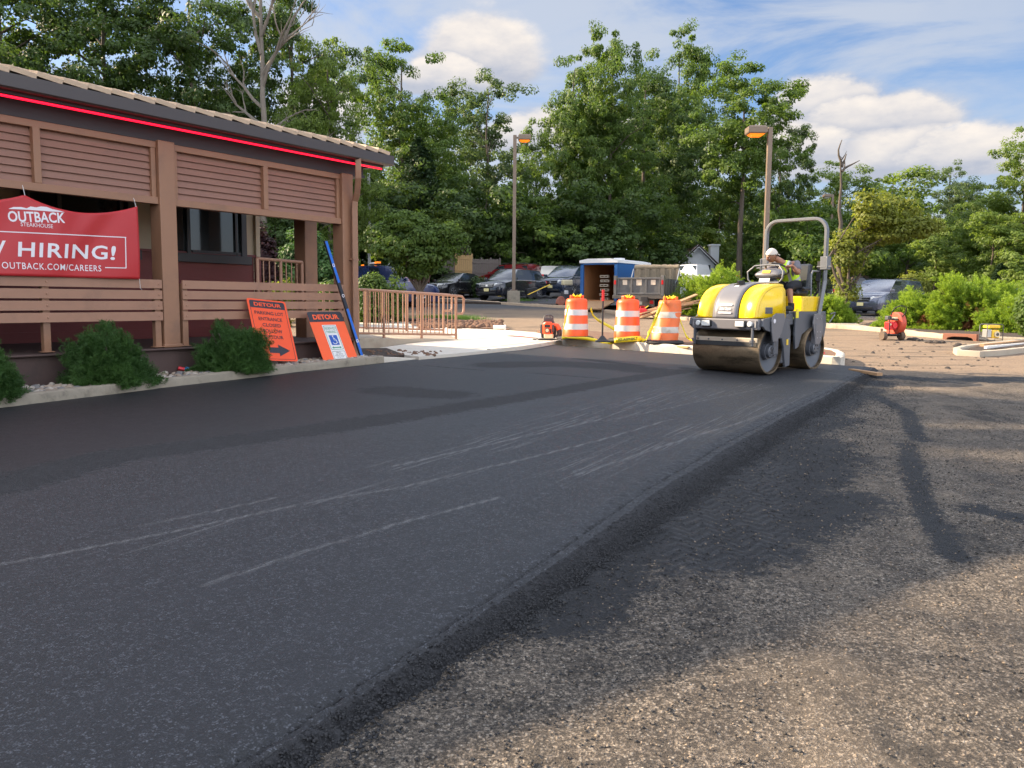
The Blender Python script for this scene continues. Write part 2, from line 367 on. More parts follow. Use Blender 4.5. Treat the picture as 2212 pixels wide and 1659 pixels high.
M = dict(
    brown=mat('brown_paint', (.32, .165, .095), .5, var=.07, bump=.1, bs=90, dirt=(.17, .10, .07), dirt_s=1.6, dirt_amt=.5),
    brown2=mat('rail_paint', (.36, .19, .12), .5, var=.08, bump=.12, bs=90, dirt=(.22, .125, .085), dirt_s=1.8, dirt_amt=.5),
    louver=mat('louver_paint', (.29, .15, .105), .5, var=.08, bump=.08, bs=90, dirt=(.15, .09, .07), dirt_amt=.25),
    gutter=mat('gutter_brown', (.065, .052, .050), .42, var=.08),
    fascia=mat('dark_fascia', (.030, .029, .031), .5, var=.12),
    redglow=mat('red_tube', (.8, .01, .03), .4, emit=(1, .006, .035), es=.75),
    tile=mat('roof_tile', (.62, .46, .32), .75, var=.2, vs=9, bump=.4, bs=40),
    redsiding=mat('red_siding', (.17, .036, .034), .55, var=.1), beige=mat('beige_siding', (.52, .43, .30), .6, var=.06),
    wframe=mat('window_frame', (.028, .028, .032), .4), porch=mat('porch_base', (.085, .052, .045), .7, var=.2, bump=.3, bs=30, dirt=(.04, .03, .028)),
    soffit=mat('soffit', (.06, .05, .047), .6),
    conc=mat('concrete', (.42, .36, .28), .85, var=.12, vs=4, bump=.35, bs=70, dirt=(.22, .17, .12), dirt_s=2.2, dirt_amt=.4),
    conc_white=mat('new_concrete', (.62, .57, .49), .85, var=.06, vs=3, bump=.2, bs=80, dirt=(.45, .36, .26), dirt_s=1.3, dirt_amt=.45),
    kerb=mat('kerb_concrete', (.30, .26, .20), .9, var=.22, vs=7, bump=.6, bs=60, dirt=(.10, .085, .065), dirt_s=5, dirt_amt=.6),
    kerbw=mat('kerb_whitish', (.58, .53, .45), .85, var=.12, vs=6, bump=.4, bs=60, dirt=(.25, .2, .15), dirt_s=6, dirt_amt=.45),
    block=mat('kerb_block', (.48, .36, .25), .85, var=.25, vs=5, bump=.6, bs=35, dirt=(.25, .15, .09), dirt_s=2.5),
    mulch=mat('mulch', (.045, .031, .023), .95, var=.55, vs=30, bump=1.0, bs=45, dirt=(.12, .085, .06), dirt_s=14, dirt_amt=.6),
    dirt=mat('dirt', (.17, .095, .06), .95, var=.4, vs=14, bump=1.0, bs=40, dirt=(.06, .04, .03), dirt_s=5, dirt_amt=.6),
    grass=leafmat('grass_blade', (.05, .11, .018), (.12, .22, .04), .25),
    black=mat('black_rubber', (.018, .018, .019), .75, bump=.2), blackp=mat('black_plastic', (.02, .02, .022), .4),
    tyre=mat('tyre', (.022, .021, .021), .85, bump=.3, bs=80), tyred=mat('dusty_tyre', (.12, .085, .06), .9, bump=.3, bs=80),
    chrome=mat('chrome', (.62, .62, .64), .18, 1.0, var=.03), alloy=mat('alloy', (.42, .42, .44), .3, .9),
    steel=mat('worn_steel', (.20, .175, .15), .4, .8, var=.3, vs=8, dirt=(.10, .07, .04), dirt_s=6),
    galv=mat('galvanised', (.42, .42, .42), .42, .75),
    glass=mat('dark_glass', (.02, .028, .032), .06, var=.02, spec=.9), glasslt=mat('light_glass', (.10, .14, .155), .07, var=.02, spec=1.0),
    lens=mat('lamp_lens', (.75, .75, .72), .12, var=.04, spec=.8), tail=mat('tail_lens', (.55, .012, .015), .2, spec=.7), amberlens=mat('amber_lens', (.75, .22, .02), .25),
    amber=mat('amber_light', (.9, .3, .02), .4, emit=(1, .20, .01), es=.42),
    plate=mat('plate_yellow', (.78, .68, .33), .5), platew=mat('plate_white', (.72, .70, .60), .5), plateo=mat('plate_orange', (.82, .50, .13), .5),
    white=mat('white_paint', (.75, .74, .72), .45, var=.05), sheet=mat('white_sheeting', (.72, .72, .71), .38, var=.05, dirt=(.45, .42, .38), dirt_s=4, dirt_amt=.25),
    orange=mat('drum_orange', (.88, .11, .015), .42, var=.07, dirt=(.55, .09, .03), dirt_s=3, dirt_amt=.35),
    orangew=mat('drum_orange_worn', (.80, .16, .03), .5, var=.1, dirt=(.50, .17, .08), dirt_s=4, dirt_amt=.5),
    sign=mat('sign_orange', (.95, .125, .03), .4, var=.04), signr=mat('sign_red_orange', (.92, .10, .025), .4, var=.04),
    ink=mat('sign_black', (.035, .033, .04), .45, var=.05), green=mat('sign_green', (.03, .25, .13), .5), hblue=mat('sign_blue', (.02, .09, .42), .45),
    banner=mat('banner_red', (.50, .028, .032), .42, var=.05), bannerw=mat('banner_white', (.80, .76, .78), .5, var=.03),
    level=mat('level_blue', (.01, .14, .60), .35), levelb=mat('level_dark', (.02, .022, .03), .35),
    yel=mat('machine_yellow', (.92, .60, .008), .28, var=.04, coat=.4), gry=mat('machine_grey', (.17, .165, .175), .36, .15, var=.06),
    gryd=mat('frame_grey', (.115, .12, .135), .42, .2, var=.1, dirt=(.07, .06, .05), dirt_amt=.3), ropsm=mat('rops_grey', (.165, .168, .175), .4, .2, var=.06),
    drum=None, seat=mat('seat_vinyl', (.016, .018, .024), .35),
    tape=mat('caution_yellow', (.88, .72, .03), .4), wood=mat('wood', (.42, .25, .13), .8, var=.3, vs=12, bump=.4), woodg=mat('fence_grey_wood', (.15, .125, .11), .85, var=.25, vs=8, bump=.4),
    woodt=mat('fence_tan_wood', (.42, .27, .12), .8, var=.15), ply=mat('plywood', (.36, .17, .07), .7, var=.25, vs=3),
    tblue=mat('trailer_blue', (.018, .10, .30), .3, var=.05, coat=.3), tarp=mat('tarp', (.24, .19, .13), .85, var=.2, bump=.8, bs=8),
    bedm=mat('dump_bed', (.13, .125, .12), .5, .3, var=.3, vs=5, dirt=(.22, .20, .18), dirt_s=2.2, dirt_amt=.7), tstick=mat('bed_sticker', (.75, .60, .45), .6),
    bark=mat('bark', (.105, .082, .062), .95, var=.35, vs=5, bump=1, bs=14), barkl=mat('pale_bark', (.19, .165, .135), .9, var=.25, vs=5, bump=.8, bs=14),
    pole=mat('pole_bronze', (.19, .14, .10), .45, .2, var=.08, dirt=(.26, .2, .14)), redp=mat('engine_red', (.70, .02, .025), .35), orp=mat('blower_orange', (.80, .10, .025), .4),
    cream=mat('cream_tank', (.72, .62, .40), .45), yelp=mat('generator_yellow', (.85, .56, .04), .4), dkg=mat('dark_grey_plastic', (.07, .07, .075), .5),
    skin=mat('skin', (.36, .165, .095), .5, var=.08, vs=20), vest=mat('vest_lime', (.62, .90, .03), .6, var=.06), vsilver=mat('vest_silver', (.55, .56, .50), .35, .2), shirt=mat('shirt_grey', (.15, .14, .155), .85, var=.1),
    pants=mat('trousers_dark', (.014, .015, .020), .85), cap=mat('cap_cream', (.66, .58, .50), .8, var=.08), hair=mat('hair_black', (.015, .012, .010), .7), hiw=mat('white_siding', (.84, .85, .87), .6, var=.04),
    pinkwall=mat('pink_stucco', (.62, .46, .38), .7), roofd=mat('dark_shingle', (.07, .045, .04), .85, bump=.5), inlet=mat('inlet_rust', (.25, .10, .06), .8, var=.2, bump=.5),
    rust=mat('rust_red_paint', (.45, .10, .07), .6, dirt=(.5, .4, .3), dirt_amt=.5),
)
def drum_mat():
    m = bpy.data.materials.new('drum_steel'); m.use_nodes = True; T = NT(m.node_tree); P = T.n['Principled BSDF']
    oc = T.add('ShaderNodeTexCoord').outputs['Object']
    n = T.noise(oc, 30, 6, .7); n2 = T.noise(T.vmath('MULTIPLY', oc, (1, .3, 1)), 6, 5, .6)
    c = T.mix(n, (.15, .11, .068), (.34, .25, .155)); c = T.mix(T.ss(n2, .45, .7), c, (.05, .038, .026))
    T.put(P.inputs['Base Color'], c); P.inputs['Metallic'].default_value = .75; T.put(P.inputs['Roughness'], T.math('ADD', .33, T.math('MULTIPLY', n, .2)))
    b = T.add('ShaderNodeBump', ins={'Strength': .15, 'Distance': .004, 'Height': n}); T.l.new(b.outputs[0], P.inputs['Normal'])
    return m
M['drum'] = drum_mat()
def paint(name, col, metal=.3): return mat('paint_' + name, col, .24, metal, var=.03, coat=.8, spec=.6)
# ---------------------------------------------------------------- terrain sheet
O_ = G(690, 1659); E_ = G(1880, 818); PD = Vector((E_.x - O_.x, E_.y - O_.y)).normalized(); PN = Vector((-PD.y, PD.x))
def uv(p): q = Vector((p[0] - O_.x, p[1] - O_.y)); return q.dot(PD), q.dot(PN)
def xy(u, v): return O_.x + PD.x * u + PN.x * v, O_.y + PD.y * u + PN.y * v
def gp(px, py): p = G(px, py); return (p.x, p.y)
def seg_dist(p, a, b):
    ax, ay = a; bx, by = b; dx, dy = bx - ax, by - ay; L = dx * dx + dy * dy
    t = np.clip(((p[0] - ax) * dx + (p[1] - ay) * dy) / L, 0, 1); return np.hypot(p[0] - ax - t * dx, p[1] - ay - t * dy), t
def poly_dist(p, pts):
    d = np.full(p[0].shape, 1e9)
    for a, b in zip(pts[:-1], pts[1:]): d = np.minimum(d, seg_dist(p, a, b)[0])
    return d
def inside(p, poly):
    x, y = p; c = np.zeros(x.shape, bool); n = len(poly)
    for i in range(n):
        (x1, y1), (x2, y2) = poly[i], poly[(i + 1) % n]
        k = ((y1 > y) != (y2 > y)) & (x < (x2 - x1) * (y - y1) / ((y2 - y1) or 1e-9) + x1); c ^= k
    return c
def grid_mesh(name, X, Y, Z, material, attrs=None, kind='structure', smooth=True):
    ny, nx = X.shape; co = np.stack([X, Y, Z], -1).reshape(-1, 3).astype(np.float32)
    i = np.arange(ny * nx).reshape(ny, nx); f = np.stack([i[:-1, :-1], i[:-1, 1:], i[1:, 1:], i[1:, :-1]], -1).reshape(-1, 4)
    return np_mesh(name, co, f, material, attrs, kind, smooth)
def np_mesh(name, co, f, material, attrs=None, kind=None, smooth=False, parent=None):
    me = bpy.data.meshes.new(name); k = f.shape[1]
    me.vertices.add(len(co)); me.vertices.foreach_set('co', np.ascontiguousarray(co, np.float32).ravel())
    me.loops.add(f.size); me.loops.foreach_set('vertex_index', np.ascontiguousarray(f, np.int32).ravel())
    me.polygons.add(len(f)); me.polygons.foreach_set('loop_start', np.arange(0, f.size, k, dtype=np.int32)); me.polygons.foreach_set('loop_total', np.full(len(f), k, np.int32))
    if smooth: me.polygons.foreach_set('use_smooth', np.ones(len(f), bool))
    me.update(calc_edges=True)
    for an, av in (attrs or {}).items():
        if av.ndim == 1: a = me.attributes.new(an, 'FLOAT', 'POINT'); a.data.foreach_set('value', av.astype(np.float32))
        else: a = me.attributes.new(an, 'FLOAT_VECTOR', 'POINT'); a.data.foreach_set('vector', av.astype(np.float32).ravel())
    o = bpy.data.objects.new(name, me); COL.objects.link(o)
    if material is not None: me.materials.append(material)
    if kind: o['kind'] = kind
    if parent is not None: o.parent = parent
    return o
vgz = np.vectorize(gz, otypes=[float])
rngN = np.random.default_rng(7)
def vnoise(X, Y, s, seed=0):
    """smooth value noise on numpy arrays"""
    def h(i, j): return (np.sin(i * 127.1 + j * 311.7 + seed * 74.7) * 43758.5453) % 1.0
    x, y = X * s, Y * s; i, j = np.floor(x), np.floor(y); fx, fy = x - i, y - j; fx = fx * fx * (3 - 2 * fx); fy = fy * fy * (3 - 2 * fy)
    return (h(i, j) * (1 - fx) + h(i + 1, j) * fx) * (1 - fy) + (h(i, j + 1) * (1 - fx) + h(i + 1, j + 1) * fx) * fy
def axis(parts):
    out = [parts[0][0]]
    for a, b, s in parts: out += list(np.linspace(a, b, max(2, int(round((b - a) / s)) + 1))[1:])
    return np.array(out)
gx = axis([(-260, -60, 40), (-60, -12, 4), (-12, -2, 1), (-2, 7, .05), (7, 12, .12), (12, 30, 1), (30, 90, 6), (90, 300, 42)])
gy = axis([(-60, -6, 9), (-6, 1, .7), (1, 9, .05), (9, 16, .09), (16, 30, .7), (30, 60, 1.5), (60, 100, 5), (100, 600, 50)])
X, Y = np.meshgrid(gx, gy); Z = vgz(X, Y)
rg = 1 - np.clip((np.hypot(X - 3, Y - 4) - 9.5) / 3.0, 0, 1)
Z = Z + rg * (vnoise(X, Y, 7, 1) - .5) * .016 + rg * (vnoise(X, Y, 19, 2) - .5) * .012
P_ = (X, Y)
sp = np.zeros(X.shape)
for pts, wd in (([(1200, 1330), (1330, 1210), (1480, 1090), (1650, 965), (1800, 880), (1890, 825)], .30), ([(1450, 1170), (1600, 1120), (1720, 1100)], .46), ([(1700, 1140), (1830, 1080)], .34), ([(1560, 1200), (1640, 1180)], .3), ([(1470, 1190), (1600, 1120), (1700, 1050), (1790, 985)], .42), ([(1500, 1060), (1640, 1010), (1750, 960)], .45),
                ([(1620, 960), (1740, 925), (1800, 905)], .35), ([(1890, 812), (2040, 822), (2230, 818)], .35), ([(1960, 960), (1990, 1080), (2060, 1200)], .10), ([(1880, 850), (1960, 890), (1985, 950)], .10),
                ([(2110, 1100), (2212, 1120)], .14)):
    d = poly_dist(P_, [gp(*q) for q in pts]); sp = np.maximum(sp, np.clip(1 - d / (2 * wd), 0, 1))
tr_ = np.zeros(X.shape)
for pts in ([(1510, 1250), (1500, 1150), (1545, 1040)], [(1640, 1190), (1630, 1100), (1660, 1010)]):
    tr_ = np.maximum(tr_, np.clip(1.6 - poly_dist(P_, [gp(*q) for q in pts]) / .17, 0, 1))
rough = 1 - np.clip((Y - 11.5 + 2 * (vnoise(X, Y, .5, 4) - .5)) / 2.5, 0, 1)
lot = np.clip((Y - 37) / .8, 0, 1)
tr_ = tr_ * np.clip(sp * 1.6 - .2, 0, 1)
grid_mesh('ground', X, Y, Z, ground_mat(), dict(spill=sp.ravel(), tread=tr_.ravel(), rough=rough.ravel(), lot=lot.ravel()))

# ---------------------------------------------------------------- the fresh asphalt mat
crease = [uv(G(*q, .048)) for q in [(500, 1659), (700, 1530), (920, 1380), (1130, 1237), (1300, 1120), (1450, 1022), (1620, 930), (1790, 845), (1856, 811)]]
outer = [uv(gp(*q)) for q in [(690, 1659), (860, 1530), (1050, 1400), (1250, 1262), (1400, 1150), (1540, 1050), (1700, 935), (1800, 873), (1882, 818)]]
bedk = [uv(gp(*q)) for q in [(0, 893), (190, 868), (420, 840), (640, 812), (830, 791), (905, 783)]]
def interp(pts, u): xs, ys = zip(*sorted(pts)); return np.interp(u, xs, ys)
crease = [(-6, crease[0][1] + .02)] + crease; outer = [(-6, outer[0][1])] + outer
bedk = [(-9, bedk[0][1] + .15)] + bedk
ua, va = uv(gp(1214, 747)); ub, vb = uv(gp(1830, 797))
NU, NV, NE = 900, 250, 22
U = np.zeros((NU, NV + NE)); V = np.zeros_like(U); H = np.zeros_like(U)
tt = np.linspace(0, 1, NU)
for j in range(NV + NE):
    if j < NV: s_ = j / (NV - 1)
    else: s_ = 1
    u0 = -5.0; v_mid = (1 - s_) * 5.0 + s_ * 0
    uend = np.interp(v_mid, [vb - .3, vb, va, va + 1], [ub, ub + .12, ua + .12, ua + .12])
    uu = u0 + (uend - u0) * tt ** .75 if False else u0 + (uend - u0) * tt
    cr, ou = interp(crease, uu), interp(outer, uu); lf = np.where(uu < uv(gp(830, 791))[0], interp(bedk, np.minimum(uu, bedk[-1][0])) + .12, va + 1.0 + 0 * uu)
    jit = (vnoise(uu, 0 * uu, 1.1, 5) - .5) * .05 + (vnoise(uu, 0 * uu, 9, 6) - .5) * .018
    cr = cr + jit * .5; ou = ou + jit * 1.0 + .03 + (vnoise(uu, 0 * uu, 26, 11) - .5) * .03 + (vnoise(uu, 0 * uu, 55, 12) - .5) * .02
    if j < NV: vv = lf + (cr - lf) * s_; hh = np.full(NU, .060)
    else:
        q = (j - NV + 1) / NE; vv = cr + (ou - cr) * q * 1.06; hh = .053 - .014 * (q < .08) - .006 * q - .058 * (max(0, q - .30) / .70) ** 1.25
    U[:, j], V[:, j], H[:, j] = uu, vv, hh
Xm, Ym = xy(U, V); edge_zone = np.zeros(U.shape); edge_zone[:, NV - 4:] = 1
Zm = vgz(Xm, Ym) + H + (vnoise(U, V, .9, 8) - .5) * .012 + edge_zone * ((vnoise(Xm, Ym, 30, 9) - .5) * .010 + (vnoise(Xm, Ym, 80, 3) - .5) * .014)
Zm[:, NV - 1] -= .014; Zm[:, NV - 2] -= .006
PM = (Xm, Ym)
loose = np.zeros(U.shape)
buv = [uv(tuple(G(*q, .060))[:2]) for q in [(0, 1050), (250, 985), (480, 955), (700, 925), (900, 893), (1100, 862), (1300, 828), (1480, 800)]]
side_ = interp([(-9, buv[0][1])] + buv, U) - V
band = [(0, 1050), (250, 985), (480, 955), (700, 925), (900, 893), (1100, 862), (1300, 828), (1480, 800)]
gpm = lambda px, py: tuple(G(px, py, .060))[:2]
bw = poly_dist(PM, [gpm(*q) for q in band])
loose = np.maximum(loose, np.clip(1.15 - bw / np.interp(Ym, [4, 8, 15], [.42, .40, .28]), 0, 1))
for poly, wd in (([(840, 842), (900, 848), (960, 851)], .62), ([(1080, 788), (1200, 786), (1330, 792), (1400, 800)], .75), ([(1250, 775), (1380, 790)], .2), ([(1480, 795), (1530, 800), (1560, 803)], .18)):
    loose = np.maximum(loose, np.clip(1.1 - poly_dist(PM, [gpm(*q) for q in poly]) / wd, 0, 1))
ez_ = np.zeros(U.shape); ez_[:, NV + 6:] = .95; ez_[:, NV - 1:NV + 1] = .5
loose = np.maximum(loose, ez_)
loose = np.maximum(loose, .28 * np.clip((interp(bedk, U) - V < 0) * 0 + 0, 0, 1))
scuff = np.zeros(U.shape)
for pts, wd, amp in (([(1060, 960), (1250, 900), (1480, 840)], .45, .9), ([(850, 1010), (1150, 935), (1400, 880), (1640, 830)], .22, .9), ([(1200, 1030), (1450, 945), (1700, 870)], .35, .8),
                     ([(250, 1180), (700, 1080), (1040, 1010)], .22, .45), ([(1350, 1000), (1520, 935), (1740, 850)], .10, .8)):
    scuff = np.maximum(scuff, amp * np.clip(1.1 - poly_dist(PM, [gpm(*q) for q in pts]) / wd, 0, 1))
lin = np.zeros(U.shape)
for pts, amp in (([(0, 1220), (330, 1155), (700, 1080), (860, 1055), (1100, 1000), (1300, 950), (1450, 905)], .8), ([(440, 1265), (640, 1197), (880, 1125), (1080, 1075)], .8), ([(850, 1008), (1050, 962), (1300, 905)], .75),
                 ([(1240, 1028), (1420, 968), (1600, 912), (1690, 880)], .75), ([(300, 1135), (480, 1100), (600, 1075)], .6), ([(1700, 790), (1800, 806), (1850, 812)], 1.0), ([(1330, 905), (1500, 870), (1680, 832)], .5)):
    lin = np.maximum(lin, amp * np.clip(1.5 - poly_dist(PM, [gpm(*q) for q in pts]) / .013, 0, 1))
mato = grid_mesh('asphalt_road', Xm, Ym, Zm, asphalt_mat(), dict(rolled=np.clip(.5 + (side_ - 0) / .5, 0, 1).ravel(), uvw=np.stack([U, V, 0 * U], -1).reshape(-1, 3), loose=loose.ravel(), scuff=scuff.ravel(), line=lin.ravel()))
# crumbs of loose asphalt and milled chips
def chips(name, pts, sizes, material, seed, label, cat):
    r_ = np.random.default_rng(seed); n = len(pts)
    base = np.array([(1, 0, 0), (-.5, .87, 0), (-.5, -.87, 0), (.2, .1, 1.0), (0, 0, -.5)]); fc = np.array([(0, 1, 3), (1, 2, 3), (2, 0, 3), (1, 0, 4), (2, 1, 4), (0, 2, 4)])
    a = r_.uniform(0, 6.28, n); c, s = np.cos(a), np.sin(a); b = base[None] * (1 + .5 * r_.uniform(-1, 1, (n, 5, 1))) * np.array([1, .8, .7])
    x = b[..., 0] * c[:, None] - b[..., 1] * s[:, None]; y = b[..., 0] * s[:, None] + b[..., 1] * c[:, None]
    co = np.stack([x, y, b[..., 2]], -1) * sizes[:, None, None] + pts[:, None, :]
    f = fc[None] + 5 * np.arange(n)[:, None, None]
    o = np_mesh(name, co.reshape(-1, 3), f.reshape(-1, 3), material); return tag(o, label, cat, kind='stuff')
r_ = np.random.default_rng(3)
n = 22000
us = -1.5 + 14.5 * r_.random(n) ** 1.4; vs = interp(outer, us) - r_.normal(0, .06, n) + .03 + (r_.random(n) < .25) * r_.uniform(-.9, 0, n)
px_, py_ = xy(us, vs); pts = np.stack([px_, py_, vgz(px_, py_) + .004 + np.clip((vs - interp(outer, us)) * .5, 0, .048)], -1)
chips('asphalt_crumbs', pts, r_.uniform(.003, .011, n), mat('crumb', (.022, .022, .024), .7), 4, 'black asphalt crumbs scattered along the edge of the new mat', 'rubble')
n = 30000
xs = r_.uniform(-.5, 9, n); ys = 1.2 + 9 * r_.random(n) ** 1.4; uu, vv = zip(*[uv((a, b)) for a, b in zip(xs, ys)]); k = np.array(vv) < interp(outer, np.array(uu)) - .05
xs, ys = xs[k], ys[k]; pts = np.stack([xs, ys, vgz(xs, ys) + .003], -1)
h_ = len(pts) // 2
chips('gravel_chips', pts[:h_], r_.uniform(.002, .0095, h_), mat('chip_tan', (.26, .20, .145), .9, var=.5, vs=30), 5, 'small tan stone chips on the milled ground', 'gravel')
chips('gravel_chips', pts[h_:], r_.uniform(.003, .012, len(pts) - h_), mat('chip_dark', (.05, .045, .04), .9, var=.5, vs=30), 6, 'small dark stone chips on the milled ground', 'gravel')

# ---------------------------------------------------------------- kerbs, pavement, beds
def resample(pts, step):
    out = [Vector(pts[0])]
    for a, b in zip(pts[:-1], pts[1:]):
        a, b = Vector(a), Vector(b); n = max(1, int((b - a).length / step))
        for i in range(1, n + 1): out.append(a.lerp(b, i / n))
    return out
def kerb(name, pts2, w, h, material, side=1, joint=0, jh=.02, h_end=None, seed=0, base=0.0, jit=.006, kind='structure', label=None, block=None):
    """kerb along xy points; the body lies on the given side of the line"""
    P = resample([Vector((p[0], p[1])) for p in pts2], .12 if not block else block / 6); prof = [(0, -.06), (0, .72), (.06, .93), (.2, 1.0), (.8, 1.0), (1, .95), (1, -.06)]
    rr = random.Random(seed); mb = MB(); rings = []; dist = 0; L = sum((b - a).length for a, b in zip(P[:-1], P[1:]))
    for i, p in enumerate(P):
        t = (P[min(i + 1, len(P) - 1)] - P[max(i - 1, 0)]).normalized(); nn = Vector((-t.y, t.x)) * side
        if i: dist += (p - P[i - 1]).length
        hh = h if h_end is None else h + (h_end - h) * dist / L
        gap = 0; jx = 0
        if joint and i and (int((dist) / joint) != int((dist - (p - P[i - 1]).length) / joint)): gap = 1
        if block:
            ph = (dist / block) % 1.0; bi = int(dist / block); rb = random.Random(bi * 7 + seed); jx = rb.uniform(-.012, .012); e = 1 - (abs(ph - .5) * 2) ** 8; hh2 = (h + rb.uniform(-.012, .012)) * (.72 + .28 * e); jx += .02 * (1 - e)
        else: hh2 = hh
        ring = []
        for (a, b) in prof:
            x = p + nn * (a * w + rr.uniform(-jit, jit) * .6 + (.014 * gap if a == 0 else 0) + jx * (1 if a < .5 else -1) * (1 if block else 0))
            z = gz(p.x, p.y) + base + b * hh2 + (rr.uniform(-jit, jit) * .5 if b > .5 else 0) - gap * jh * (b > .5)
            ring.append((x.x, x.y, z))
        rings.append(ring)
    mb.loft(rings, caps=False, closed=False)
    if True:
        mb._a([p for p in rings[-1]], [tuple(range(7))]); mb._a([p for p in rings[0]], [tuple(reversed(range(7)))])
    o = mb.build(name, material, smooth=40); recalc(o)
    o['kind'] = kind
    if label: o['label'] = label
    return o
def slab(name, pxs, top, material, kind='structure', px=True, thick=.3, sub=.5):
    poly = [gp(*q) for q in pxs] if px else pxs
    import bmesh
    bm = bmesh.new(); vs = [bm.verts.new((a, b, 0)) for a, b in poly]; f = bm.faces.new(vs)
    xs = [p[0] for p in poly]; ys = [p[1] for p in poly]
    for x in np.arange(min(xs), max(xs), sub): bmesh.ops.bisect_plane(bm, geom=bm.verts[:] + bm.edges[:] + bm.faces[:], plane_co=(x, 0, 0), plane_no=(1, 0, 0))
    for y in np.arange(min(ys), max(ys), sub): bmesh.ops.bisect_plane(bm, geom=bm.verts[:] + bm.edges[:] + bm.faces[:], plane_co=(0, y, 0), plane_no=(0, 1, 0))
    top_v = list(bm.verts)
    ex = bmesh.ops.extrude_face_region(bm, geom=bm.faces[:]); low = [g for g in ex['geom'] if isinstance(g, bmesh.types.BMVert)]
    ls = set(low)
    for v in bm.verts:
        t_ = top(v.co.x, v.co.y) if callable(top) else top
        v.co.z = gz(v.co.x, v.co.y) + (t_ if v in ls else t_ - thick)
    bmesh.ops.recalc_face_normals(bm, faces=bm.faces)
    me = bpy.data.meshes.new(name); bm.to_mesh(me); bm.free(); o = bpy.data.objects.new(name, me); COL.objects.link(o); me.materials.append(material); o['kind'] = kind
    return o
bk = [xy(*q) for q in bedk]; kp = bk[:6]
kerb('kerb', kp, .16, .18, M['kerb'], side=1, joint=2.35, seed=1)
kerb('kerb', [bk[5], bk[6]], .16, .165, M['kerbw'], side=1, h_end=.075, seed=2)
bed_in = [xy(u, v + .15) for u, v in bedk[:6]]
bed_back = [xy(u, v + 3.2) for u, v in reversed(bedk[:6])]
slab('garden_bed', bed_in + [xy(bedk[5][0] + .9, bedk[5][1] + .25), xy(bedk[5][0] + 1.9, bedk[5][1] + 1.5)] + bed_back, .125, M['mulch'], px=False)
# pavement by the ramp, its sloped front corner, and the barrel island
pave = [(800, 767), (845, 777), (905, 784.5), (975, 778), (1060, 769.5), (1130, 762), (1170, 755), (1214, 747), (1300, 750), (1155, 727.5), (1097, 722.5), (1000, 718), (888, 704), (700, 700), (700, 730), (900, 745), (993, 738)]
slab('pavement', pave, lambda x, y: .12 + 0 * x, M['conc_white'])
isl = [(1214, 747), (1350, 757), (1500, 769), (1660, 782), (1815, 795)]
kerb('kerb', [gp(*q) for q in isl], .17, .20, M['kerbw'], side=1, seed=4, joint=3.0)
kerb('kerb', [gp(1060, 769.5), gp(1130, 762), gp(1180, 753.5), gp(1214, 747)], .10, .145, M['kerbw'], side=1, seed=5, base=.0)
e1 = gp(1815, 795); e2 = gp(1822, 780)
kerb('kerb', [e1, gp(1823, 791), gp(1824, 784), gp(1812, 777), gp(1775, 770)], .15, .20, M['kerbw'], side=1, seed=6)
slab('dirt_strip', [(1214, 744), (1500, 765), (1812, 790), (1816, 778), (1770, 771), (1520, 748), (1380, 739), (1280, 730), (1160, 728)], .185, M['dirt'])
slab('dirt_strip', [(890, 712), (1000, 717.5), (1100, 722), (1040, 707), (1000, 700), (925, 697), (880, 700)], .15, M['dirt'])
# planting island far side of the drive with a block kerb
kA = [(760, 640), (850, 644), (988, 651), (1100, 659), (1215, 666), (1330, 678), (1480, 692), (1600, 699), (1740, 706), (1830, 711), (1905, 717), (1930, 722)]
kAg = [gp(*q) for q in kA]
kerb('kerb', kAg, .14, .13, M['block'], side=1, block=.27, seed=3, jit=.008)
def off(pts, d):
    out = []
    for i, p in enumerate(pts):
        a, b = Vector(pts[max(i - 1, 0)]), Vector(pts[min(i + 1, len(pts) - 1)]); t = (b - a).normalized(); out.append((p[0] - t.y * d, p[1] + t.x * d))
    return out
inA = off(kAg, .13)
slab('planting_bed', inA[:9] + [(inA[8][0] + 1.6, inA[8][1] + 5.5), (7.0, 38.8), (3.0, 40.5), (-2, 41.5), (-9, 41.5), (-15, 41.5)], .10, M['mulch'], px=False, sub=1.0)
slab('driveway', [inA[8], inA[9], inA[10], (inA[10][0] + .4, inA[10][1] + 3), (inA[10][0] + 2.2, inA[10][1] + 9), (inA[8][0] + 2.4, inA[8][1] + 9), (inA[8][0] + 1.6, inA[8][1] + 5.5)], .085, M['conc'], px=False, sub=1.0)
kB = [(1930, 722), (1985, 727), (2035, 731.5)]; kB2 = [(2112, 736), (2170, 739), (2230, 742), (2500, 760)]
kerb('kerb', [gp(*q) for q in kB], .16, .15, M['block'], side=1, seed=8, block=.9); kerb('kerb', [gp(*q) for q in kB2], .16, .14, M['kerb'], side=1, seed=9, joint=2)
bB = [gp(1890, 715), gp(1930, 721), gp(1985, 726), gp(2035, 730), gp(2112, 735), gp(2230, 741), gp(2500, 759)]
slab('planting_bed', bB + [(bB[-1][0] + 2, bB[-1][1] + 6), (23, 34.5), (14.6, 32.5), (inA[10][0] + .6, inA[10][1] + 3)], .11, M['mulch'], px=False, sub=1.0)
